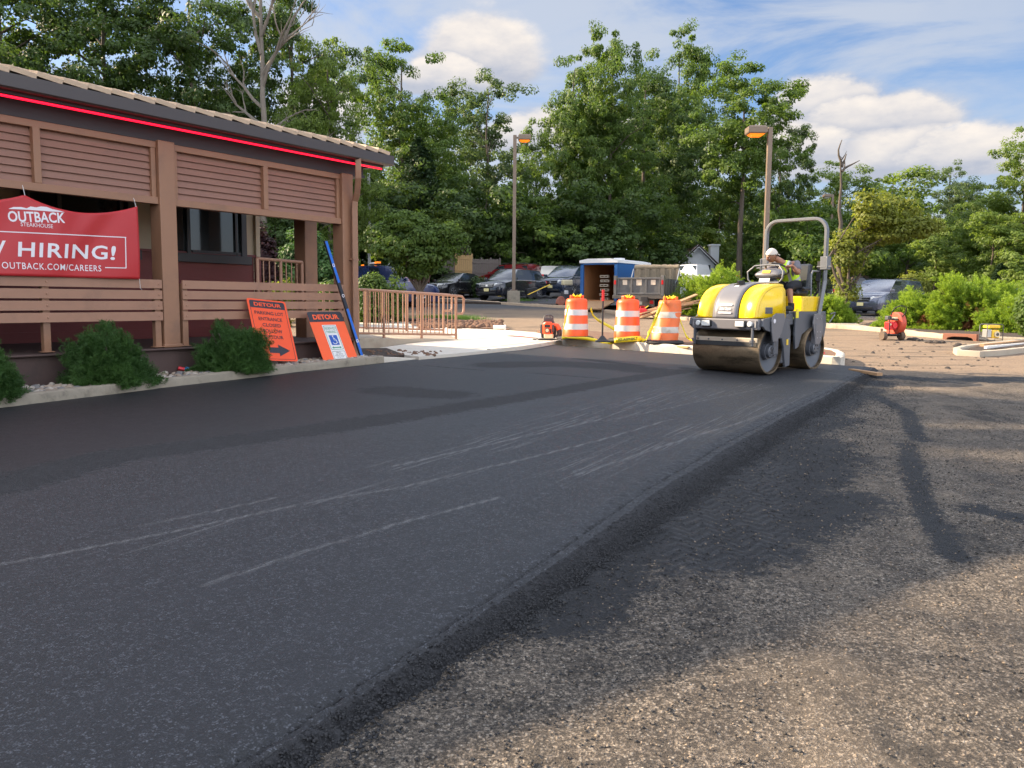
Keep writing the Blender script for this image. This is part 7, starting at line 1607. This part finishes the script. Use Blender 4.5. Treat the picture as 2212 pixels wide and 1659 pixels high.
tape('caution_tape', [TP(1214, 735, yb), TP(1222, 734, yb), TP(1245, 735, yb - .05), TP(1268, 736, yb - .05), TP(1292, 741, yb - .1), TP(1308, 745, yb - .2), TP(1322, 745, yb - .15), TP(1326, 741, yb - .05), TP(1330, 739, q2.y - .48)], .075, 'yellow caution tape lying from the left barrel to the middle barrel', seed=1, n=50)
tape('caution_tape', [TP(1327, 741, q2.y - .35), TP(1338, 739, q2.y - .46), TP(1356, 737.5, q2.y - .49), TP(1374, 736, q2.y - .46), TP(1386, 737, q2.y - .3)], .115, 'yellow caution tape wrapped round the foot of the middle barrel', text='LIZ-ASPHALT', twist=0, tpos=.5, tsize=.075)
tape('caution_tape', [TP(1386, 737, q2.y - .3), TP(1394, 741, q2.y - .35), TP(1400, 726, q3.y - .3), TP(1412, 700, q3.y - .2), TP(1424, 672, q3.y - .26), TP(1432, 655, q3.y - .2), TP(1436, 640, q3.y - .1)], .085, 'yellow caution tape rising from the ground to the top of the leaning barrel', text='1-877-', seed=2, twist=.3, tpos=.62, tsize=.06)
tape('caution_tape', [TP(1276, 668, q1.y - .1), TP(1282, 684, q1.y + .1), TP(1296, 696, q1.y + .5), TP(1316, 707, q1.y + .9), TP(1332, 716, q1.y + 1.2)], .08, 'yellow caution tape sagging behind the black tamping pole', text='CALL', seed=3, twist=.5)
tape('caution_tape', [TP(1379, 727, q2.y - .1), TP(1384, 738, q2.y - .2), TP(1390, 750, q2.y - .5), TP(1402, 753, q2.y - .55)], .07, 'short loose end of caution tape right of the middle barrel', seed=4)
tape('caution_tape', [TP(1468, 690, q3.y + .2), TP(1476, 712, q3.y + .4), TP(1484, 730, q3.y + .5), TP(1496, 741, q3.y + .4)], .05, 'thin strip of caution tape trailing right of the leaning barrel', seed=5, twist=.4)
tape('caution_tape', [TP(1228, 662, q1.y - .28), TP(1222, 690, q1.y - .30), TP(1217, 715, q1.y - .34), TP(1215, 734, q1.y - .46)], .035, 'caution tape hanging down the left side of the leftmost barrel', seed=6, twist=.3)
# black tamping pole with a red grip
q = G(1301, 739, .187); t = thing('tamping_pole', q, 'black steel pole with a red grip standing between the barrels', 'tamper')
hh = ZPX(1301, 626, q.y) - q.z
MB().tube([(0, 0, .12), (0, 0, hh - .22)], .020, 10).build('shaft', M['blackp'], t); MB().tube([(0, 0, hh - .24), (0, 0, hh)], .028, 10).build('grip', M['redp'], t, smooth=40)
MB().loft([[(a * k, b * k, z) for a, b in ((-1, -.8), (1, -.8), (1, .8), (-1, .8))] for k, z in ((.15, 0), (.15, .025), (.10, .05), (.03, .14))]).build('foot', M['blackp'], t)
# ---------------------------------------------------------------- backpack blower
q = G(1184, 735, .12); t = thing('backpack_blower', (q.x, q.y + .1, q.z), 'orange and grey backpack leaf blower standing on the pavement beside the left barrel', 'leaf blower', rz=R(-8))
MB().loft([[(x * .19, .16 + .03, 0), (x * .2, .12, .30)] for x in (-1, 1)], caps=False, closed=False) if False else None
fr = MB().extr([(-.17, .04), (.17, .04), (.19, .22), (.15, .40), (.10, .50), (.08, .52), (-.08, .52), (-.10, .50), (-.15, .40), (-.19, .22)], .08, .14).build('back_frame', M['dkg'], t, bevel=.02)
MB().tube([(-.11, .10, .40), (-.10, .10, .55), (-.06, .10, .585), (.06, .10, .585), (.10, .10, .55), (.11, .10, .40)], .016, 8).tube([(-.045, .10, .42), (-.035, .10, .57)], .012, 6).tube([(.045, .10, .42), (.035, .10, .57)], .012, 6).build('carry_handle', M['dkg'], t, smooth=50)
MB().loft([[(x * k, -.10 + y_, z) for x, y_ in ((-.13, .16), (-.13, -.04), (-.06, -.09), (.06, -.09), (.13, -.04), (.13, .16))] for k, z in ((.85, .14), (1.0, .18), (1.05, .30), (.95, .38), (.6, .43))]).build('engine_cover', M['orp'], t, bevel=.012)
MB().box((0, -.185, .335), (.13, .02, .06)).lathe([(.055, -.215), (.05, -.20), (.02, -.19)], 16, (0, 0, .235), 'Y').box((.08, -.18, .22), (.03, .03, .10)).build('engine_grille', M['blackp'], t)
MB().lathe([(.042, -.222), (.040, -.215), (.001, -.215)], 16, (0, 0, .235), 'Y').build('starter_disc', M['cream'], t)
MB().box((-.14, -.06, .26), (.07, .18, .22)).box((.13, -.10, .28), (.05, .14, .18)).build('side_shell', M['dkg'], t, bevel=.03)
MB().box((.03, -.12, .10), (.22, .16, .10)).build('fuel_tank', M['cream'], t, bevel=.025)
MB().tube([(.12, -.05, .36), (.22, -.06, .34), (.27, -.08, .24)], [.05, .06, .065], 10).build('outlet_elbow', M['orp'], t, smooth=50); MB().tube([(.27, -.08, .24), (.28, -.10, .12), (.22, -.12, .06)], [.06, .06, .055], 10).build('hose', M['blackp'], t, smooth=50)
MB().box((0, 0, .02), (.44, .34, .025)).tube([(-.22, -.12, .03), (-.34, -.16, .02), (-.26, -.2, .02)], .014, 6).tube([(.22, -.12, .03), (.34, -.1, .02)], .014, 6).build('base_plate', M['blackp'], t, bevel=.01)
# red painted edge of the pavement
mb = MB(); a0, a1 = G(1100, 725, .12), G(1158, 730.5, .12); d = (a1 - a0); nn = Vector((-d.y, d.x, 0)).normalized() * .10
mb._a([a0 - nn + Vector((0, 0, .006)), a1 - nn + Vector((0, 0, .006)), a1 + nn + Vector((0, 0, .006)), a0 + nn + Vector((0, 0, .006))], [(0, 1, 2, 3)]); o = mb.build('painted_edge', M['rust']); o['kind'] = 'structure'
p = G(1079, 712, .2); o = MB().tube([(-.17, 0, .06), (.12, .03, .06)], .055, 14).tube([(.12, .03, .06), (.16, .035, .06)], [.07, .07], 14).build('pipe_offcut', M['white'], smooth=40); o.location = p; o.rotation_euler = (0, 0, -.3); tag(o, 'short white plastic pipe lying on the soil heap', 'pipe')
p = G(905, 697, .1); o = MB().tube([(-.8, 0, .1), (0, 0, .08), (.5, -.05, .1), (.9, -.1, .08)], .06, 10).build('drain_hose', M['black'], smooth=50); o.location = p; tag(o, 'black corrugated drain hose lying behind the ramp railing', 'hose')
# two drink cans in the stones
for (px, py, c, lab) in ((393, 800, 'redp', 'crushed red drink can lying in the river stones'), (408, 801, 'hblue', 'blue drink can lying beside the red one in the river stones')):
    p = G(px, py, .16); o = MB().tube([(-.055, 0, 0), (-.05, 0, 0), (.05, 0, 0), (.055, 0, 0)], [.026, .032, .032, .026], 14).build('drink_can', mat('can_' + c, (.5, .03, .04) if c == 'redp' else (.05, .25, .5), .3, .4), smooth=40); o.location = p + Vector((0, 0, .02)); o.rotation_euler = (.2, .25, .4 if c == 'redp' else 1.1); tag(o, lab, 'drink can')
# ---------------------------------------------------------------- walk-behind wheeled blower
q = G(1927, 735); yw_ = math.atan2(-q.y, -q.x) - math.pi + R(8)
t = thing('wheeled_blower', q, 'red and orange walk-behind wheeled leaf blower in front of the sunny juniper', 'wheeled blower', rz=R(12)); t.scale = (.9,) * 3
s = .88
for sx in (-1, 1):
    wo = MB().lathe([(.07, -.055), (.12, -.06), (.135, -.04), (.135, .04), (.12, .06), (.07, .055)], 22, (0, 0, 0), 'X').build('wheel', M['tyred'], t, smooth=50, loc=(sx * .30, .0, .135)); MB().lathe([(.075, -.03), (.075, .035), (.001, .035)], 14, (0, 0, 0), 'X').build('rim', M['galv'], wo)
MB().lathe([(.05, -.03), (.085, -.03), (.085, .03), (.05, .03)], 16, (-.05, .42, .085), 'X').build('front_wheel', M['tyred'], t)
MB().tube([(-.28, 0, .135), (.28, 0, .135)], .02, 8).box((0, .16, .17), (.36, .42, .03)).build('axle_frame', M['black'], t)
MB().tube([(-.15, -.05, .12), (-.16, -.06, .62), (-.20, -.22, .86), (-.18, -.30, .96), (-.05, -.33, 1.02), (.06, -.33, 1.02), (.20, -.30, .96), (.25, -.20, .82), (.20, -.06, .62), (.20, -.05, .12)], .017, 8).build('handlebar', M['black'], t, smooth=50)
MB().tube([(-.16, -.06, .16), (.20, -.06, .16)], .016, 8).tube([(-.16, -.06, .62), (.20, -.06, .62)], .014, 8).build('cross_bar', M['black'], t)
fh = MB().lathe([(.30, -.10), (.335, -.07), (.335, .07), (.30, .10), (.08, .13), (.001, .13)], 36, (.24, .14, .50), 'X').box((.24, .34, .24), (.18, .30, .16)).build('fan_housing', mat('fan_red', (.52, .07, .035), .5, dirt=(.3, .12, .08)), t, smooth=35)
MB().lathe([(.17, .135), (.15, .15), (.001, .14)], 20, (.24, .14, .50), 'X').build('fan_intake', M['black'], fh)
ri = MB()
for k in range(14): a = k * 2 * math.pi / 14; ri.box((.24 + .118, .14 + .24 * math.cos(a), .50 + .24 * math.sin(a)), (.008, .16, .008), rx=a)
ri.build('intake_guard', M['black'], fh)
MB().box((-.02, .08, .43), (.26, .24, .24)).build('engine_block', M['redp'], t, bevel=.03); MB().lathe([(.085, -.075), (.09, -.06), (.09, -.04), (.001, -.04)], 22, (.03, 0, .44), 'Y').build('recoil_starter', M['redp'], t, smooth=40)
MB().box((.10, .05, .63), (.20, .18, .10)).build('fuel_tank', M['cream'], t, bevel=.03); MB().box((-.12, .06, .66), (.14, .16, .12)).build('air_filter', M['dkg'], t, bevel=.02); MB().lathe([(.03, -.05), (.04, -.02), (.001, -.02)], 12, (-.11, 0, .47), 'Y').build('muffler', M['cream'], t)
# ---------------------------------------------------------------- generator
q = G(2140, 737, .06); t = thing('generator', q, 'yellow portable generator in a tubular frame beside the storm drain', 'generator', rz=R(6)); t.scale = (.72,) * 3
for y in (-.20, .20):
    MB().tube([(-.30, y, .02), (-.30, y, .56), (-.26, y, .60), (.26, y, .60), (.30, y, .56), (.30, y, .02), (-.30, y, .02)], .017, 8).build('frame_loop', M['dkg'], t, smooth=50)
fb_ = MB()
for (x, z) in ((-.3, .08), (.3, .08), (-.27, .6), (.27, .6)): fb_.tube([(x, -.2, z), (x, .2, z)], .014, 6)
fb_.build('frame_bars', M['dkg'], t); MB().box((0, 0, .52), (.44, .36, .11)).build('fuel_tank', M['yelp'], t, bevel=.03); MB().box((.07, .0, .26), (.30, .30, .30)).build('engine_block', M['yelp'], t, bevel=.04)
MB().lathe([(.10, -.20), (.11, -.17), (.11, -.13), (.001, -.13)], 22, (.10, 0, .25), 'Y').build('recoil_starter', M['cream'], t, smooth=40); MB().lathe([(.06, -.21), (.05, -.205), (.001, -.205)], 16, (.10, 0, .25), 'Y').build('starter_grille', M['dkg'], t)
MB().box((-.19, -.03, .28), (.14, .30, .28)).build('control_panel', M['galv'], t, bevel=.01)
# ---------------------------------------------------------------- things on the mulch island
def at(px, py, h=.1): return G(px, py, h)
q = at(1089, 641, .1); sc = q.y
t = thing('propane_tank', q, 'white propane cylinder standing by the concrete lamp base', 'gas cylinder'); t.scale = (1.0,) * 3
MB().lathe([(.11, 0), (.12, .05), (.152, .08), (.152, .28), (.12, .36), (.05, .385), (.001, .385)], 20, (0, 0, 0), 'Z').build('cylinder', M['white'], t, smooth=50); MB().lathe([(.09, .36), (.10, .46), (.09, .46), (.08, .36)], 16, (0, 0, 0), 'Z').build('collar', M['white'], t); MB().tube([(0, 0, .38), (0, 0, .45)], .025, 8).build('valve', M['galv'], t); MB().box((.06, -.142, .20), (.09, .02, .13)).build('blue_label', M['hblue'], t, bevel=.004)
def rod(name, pa, pb, r, mt, label, cat): a, b = Vector(pa), Vector(pb); o = MB().tube([(0, 0, 0), tuple(b - a)], r, 8).build(name, M[mt], smooth=40); o.location = a; return tag(o, label, cat)
def tool(pa, pb, label, head='rake'):
    a, b = Vector(pa), Vector(pb); t = thing('asphalt_rake', a, label, 'rake'); MB().tube([(0, 0, .03), tuple(b - a + Vector((0, 0, .03)))], .02, 8).build('handle', M['yelp'], t, smooth=40)
    d = (b - a).normalized(); MB().box(tuple(b - a + Vector((0, 0, .03))), (.08, .5, .09), rz=math.atan2(d.y, d.x)).build('rake_head', M['black'], t); return t
tool(at(1048, 637), at(1108, 645), 'yellow handled asphalt rake lying before the lamp base')
tool(at(900, 626), at(978, 632), 'pale handled asphalt rake lying beneath the black sedan', )
a = PXY(1064, 643, 38); 
tool(PXY(1188, 616, 39.0), PXY(1136, 640, 38.2), 'yellow handled rake leaning over the black cart')
q = at(1147, 647); t = thing('asphalt_lute_cart', q, 'black tipped bucket cart with a curved hose on the mulch', 'cart', rz=.3)
MB().loft([[(-.22, -.2, .10), (.22, -.2, .10), (.22, .2, .10), (-.22, .2, .10)], [(-.32, -.26, .55), (.28, -.26, .65), (.28, .26, .65), (-.32, .26, .55)]]).build('bucket', M['black'], t, bevel=.02); MB().tube([(.2, 0, .2), (.5, -.1, .12), (.8, 0, .18), (1.1, -.1, .1)], .06, 8).build('hose', M['black'], t, smooth=50); MB().lathe([(.10, -.04), (.12, 0), (.10, .04)], 14, (-.1, -.2, .12), 'Y').build('wheel', M['tyre'], t)
# concrete saw / scarifier machine
q = G(1222, 662, .05); t = thing('concrete_saw', q, 'faded orange walk-behind concrete saw with a cream tank', 'saw machine', rz=.35)
MB().loft([[(-.42, -.28, .12), (.35, -.28, .12), (.35, .28, .12), (-.42, .28, .12)], [(-.38, -.24, .34), (.28, -.24, .30), (.28, .24, .30), (-.38, .24, .34)]]).build('deck', mat('faded_orange', (.42, .15, .10), .6, var=.2, dirt=(.4, .35, .3)), t, bevel=.02)
MB().box((.02, 0, .52), (.42, .36, .34)).box((.1, -.05, .78), (.3, .26, .22)).build('engine_block', M['dkg'], t, bevel=.03); MB().box((-.05, -.16, .66), (.20, .10, .18)).build('air_filter', M['white'], t, bevel=.03); MB().box((.05, 0, 1.12), (.50, .30, .26)).build('fuel_tank', M['cream'], t, bevel=.05)
MB().tube([(.25, -.2, .35), (.55, -.22, .95), (.8, -.22, 1.0)], .02, 6).tube([(.25, .2, .35), (.55, .22, .95), (.8, .22, 1.0)], .02, 6).build('handles', M['black'], t)
MB().lathe([(.2, -.02), (.22, 0), (.2, .02)], 20, (-.38, -.3, .26), 'Y').build('blade_guard', mat('faded_orange', (0, 0, 0)), t)
for sx in (-.3, .28):
    for sy in (-.26, .26): MB().lathe([(.08, -.03), (.10, -.02), (.10, .02), (.08, .03)], 14, (sx, sy, .10), 'Y').build('wheel', M['tyre'], t)
# fuel cans
q = G(1387, 672, .05)
for (px, py, mt, lab, k) in ((1388, 684, 'redp', 'red plastic fuel can on the mulch behind the barrels', 1.0),):
    q = G(px - 0, py, .06); t = thing('fuel_can', q, lab, 'fuel can'); MB().loft([[(a * .16 * s_, b * .11 * s_, z) for a, b in ((-1, -.8), (-.8, -1), (.8, -1), (1, -.8), (1, .8), (.8, 1), (-.8, 1), (-1, .8))] for s_, z in ((.95, 0), (1, .03), (1, .26), (.6, .34))]).build('body', M[mt], t, bevel=.01); MB().tube([(-.1, 0, .32), (-.08, 0, .40), (.08, 0, .40), (.1, 0, .32)], .016, 6).build('handle', M[mt], t); MB().tube([(.08, 0, .32), (.22, 0, .42)], [.025, .012], 8).build('spout', M['tape'], t)
q = G(1392, 668, .05); t = thing('fire_hydrant', q, 'small yellow hydrant-like post behind the red fuel can', 'hydrant'); MB().lathe([(.12, 0), (.12, .06), (.09, .08), (.09, .50), (.12, .52), (.12, .57), (.08, .66), (.03, .70), (.001, .72)], 18, (0, 0, 0), 'Z').build('barrel', M['yelp'], t, smooth=40); MB().tube([(-.18, 0, .40), (.18, 0, .40)], .05, 10).tube([(0, 0, .40), (.2, -.18, .36)], .045, 10).build('nozzles', M['yelp'], t, smooth=40)
q = G(1362, 680, .05); t = thing('water_jug', q, 'cloudy white plastic jug beside the red fuel can', 'jug'); MB().lathe([(.10, 0), (.12, .02), (.12, .26), (.05, .34), (.04, .38), (.001, .38)], 16, (0, 0, 0), 'Z').build('body', M['lens'], t, smooth=40)
# plank pile
rr = random.Random(9); q0 = G(1395, 694, .05)
for i in range(22):
    lay = i // 5; x = G(1440, 690).x + rr.uniform(-.45, .45); y = G(1440, 690).y + .7 + rr.uniform(-.3, .3); z = gz(x, y) + .12 + lay * .085 + rr.uniform(0, .03)
    o = MB().box((0, 0, 0), (rr.uniform(1.3, 2.3), rr.uniform(.12, .2), .045)).build('timber_plank', M['wood'] if i % 3 else M['cream'] if False else M['wood'], bevel=.004); o.location = (x + lay * .12, y, z + .1); o.rotation_euler = (rr.uniform(-.15, .15), R(-14) + rr.uniform(-.09, .09), R(10) + rr.uniform(-.3, .3))
    tag(o, 'rough broken board in the sloping pile beside the dump truck', 'board', 'boards heaped beside the dump truck')
# rubble slab end of kerb beside roller
p = G(1490, 752, .13); o = MB().box((0, 0, .02), (.55, .40, .04)).build('plywood_sheet', M['woodt'], bevel=.004); o.location = p; o.rotation_euler = (0, .05, .6); tag(o, 'small sheet of plywood lying on the dirt strip beside the roller drum', 'board')
p = G(1776, 768, .15); o = MB().rock((0, 0, .03), .06, 3, .8).build('brick_fragment', M['redp']); o.location = p; tag(o, 'small red fragment on the kerb behind the roller', 'debris')
# ---------------------------------------------------------------- fences and houses
def fence(px0, Y0, px1, Y1, h, mt, label, n_post, bw=.14, name='board_fence'):
    a, b = Vector((X_(px0, Y0), Y0)), Vector((X_(px1, Y1), Y1)); d = b - a; L = d.length; z = gz(a.x, a.y); t = thing(name, (a.x, a.y, z), label, 'fence', rz=math.atan2(d.y, d.x)); rr = random.Random(3); mb = MB(); k = int(L / bw); dz = gz(b.x, b.y) - z
    for i in range(k): x = (i + .5) * bw; mb.box((x, 0, h / 2 + dz * x / L), (bw - .012, .022, h + rr.uniform(-.02, .02)))
    mb.build('boards', M[mt], t); rl = MB()
    for z_ in (.3, h * .55, h - .25): rl.box((L / 2, -.03, z_ + dz / 2), (L, .03, .08), ry=-math.atan2(dz, L))
    rl.build('rails', M[mt], t)
    for i in range(n_post + 1): x = L * i / n_post; MB().box((x, .04, h / 2 + .05 + dz * x / L), (.10, .08, h + .1)).build('post', M[mt], t)
    return t
fence(955, 56.5, 982, 56.3, 2.0, 'woodg', 'short stretch of grey board fence left of the tan panels', 1)
fence(983, 56.2, 1018, 56, 2.25, 'woodt', 'new tan wooden gate panel in the grey board fence', 1, name='fence_panel')
fence(1019, 56, 1078, 55.6, 2.0, 'woodg', 'grey weathered board fence behind the black crossover', 3)
fence(640, 52, 775, 55, 2.0, 'woodg', 'grey board fence seen between the back post and the corner post', 4)
def house(px, Y, top_py, w_, dep, hw, rise, yaw, mt, label, name='house', chim=0, wins=((-.25, .55), (.25, .55)), z0=0):
    x = X_(px, Y); z = gz(x, Y) + z0; H = ZPX(px, top_py, Y) - z; t = thing(name, (x, Y, z), label, 'house', rz=yaw); hw = H - rise
    MB().extr([(-w_ / 2, -1), (w_ / 2, -1), (w_ / 2, hw), (0, H), (-w_ / 2, hw)], 0, dep).build('wall', M[mt], t)
    sd = MB(); z_ = .2
    while z_ < hw: sd.box((0, -.012, z_), (w_, .02, .02)); z_ += .28
    sd.build('siding_lines', M['hiw' if mt == 'hiw' else mt], t)
    for s in (-1, 1):
        L = math.hypot(w_ / 2 + .35, rise * (1 + .7 / w_)); a = math.atan2(rise, w_ / 2)
        ro = MB().box((s * (w_ / 4 + .12), dep / 2 - .1, (H + hw) / 2 + .06 - .05), (L, dep + .7, .12), ry=s * a).build('roof', M['roofd'], t); MB().box((s * (w_ / 4 + .12), -.42, (H + hw) / 2 - .02), (L, .05, .2), ry=s * a).build('bargeboard', M[mt], ro)
    for (u, v) in wins: f = MB().box((u * w_, -.03, v * hw), (.6, .08, 1.1)).build('window', M[mt], t); MB().box((u * w_, -.06, v * hw), (.45, .06, .95)).build('pane', M['glass'], f); MB().box((u * w_, -.10, v * hw), (.46, .03, .05)).build('sash', M[mt], f)
    if chim: MB().box((chim, .6, H / 2), (.7, .7, H + .3)).box((chim, .6, H + .2), (.85, .85, .15)).build('chimney', M[mt], t, bevel=.02)
    return t
house(1500, 68, 534, 2.8, 7, 0, 1.3, R(2), 'hiw', 'white sided house with a gable and chimney behind the trees', chim=1.5, wins=((-.05, .72), (.30, .72)))
house(940, 66, 500, 7, 6, 0, 2.4, R(-20), 'beige', 'pale yellow sided house glimpsed above the board fence', wins=((-.3, .6), (.0, .6)))
house(1065, 68, 505, 6, 6, 0, 2.0, R(10), 'beige', 'second pale sided house glimpsed behind the grey fence', wins=((.2, .6),))
house(1872, 58, 588, 4.8, 6, 0, 1.0, R(-14), 'pinkwall', 'small sun dappled pale garage behind the grey minivan', name='garage', wins=())
a = AT(2010, 62); t = thing('garden_wall', a, 'long low pale wall far behind the right junipers', 'wall', rz=R(-4)); MB().box((7, 0, 1.2), (16, .3, 2.2)).build('wall_panel', M['pinkwall'], t); MB().box((7, 0, 2.36), (16.2, .4, .1)).build('coping', M['conc'], t)
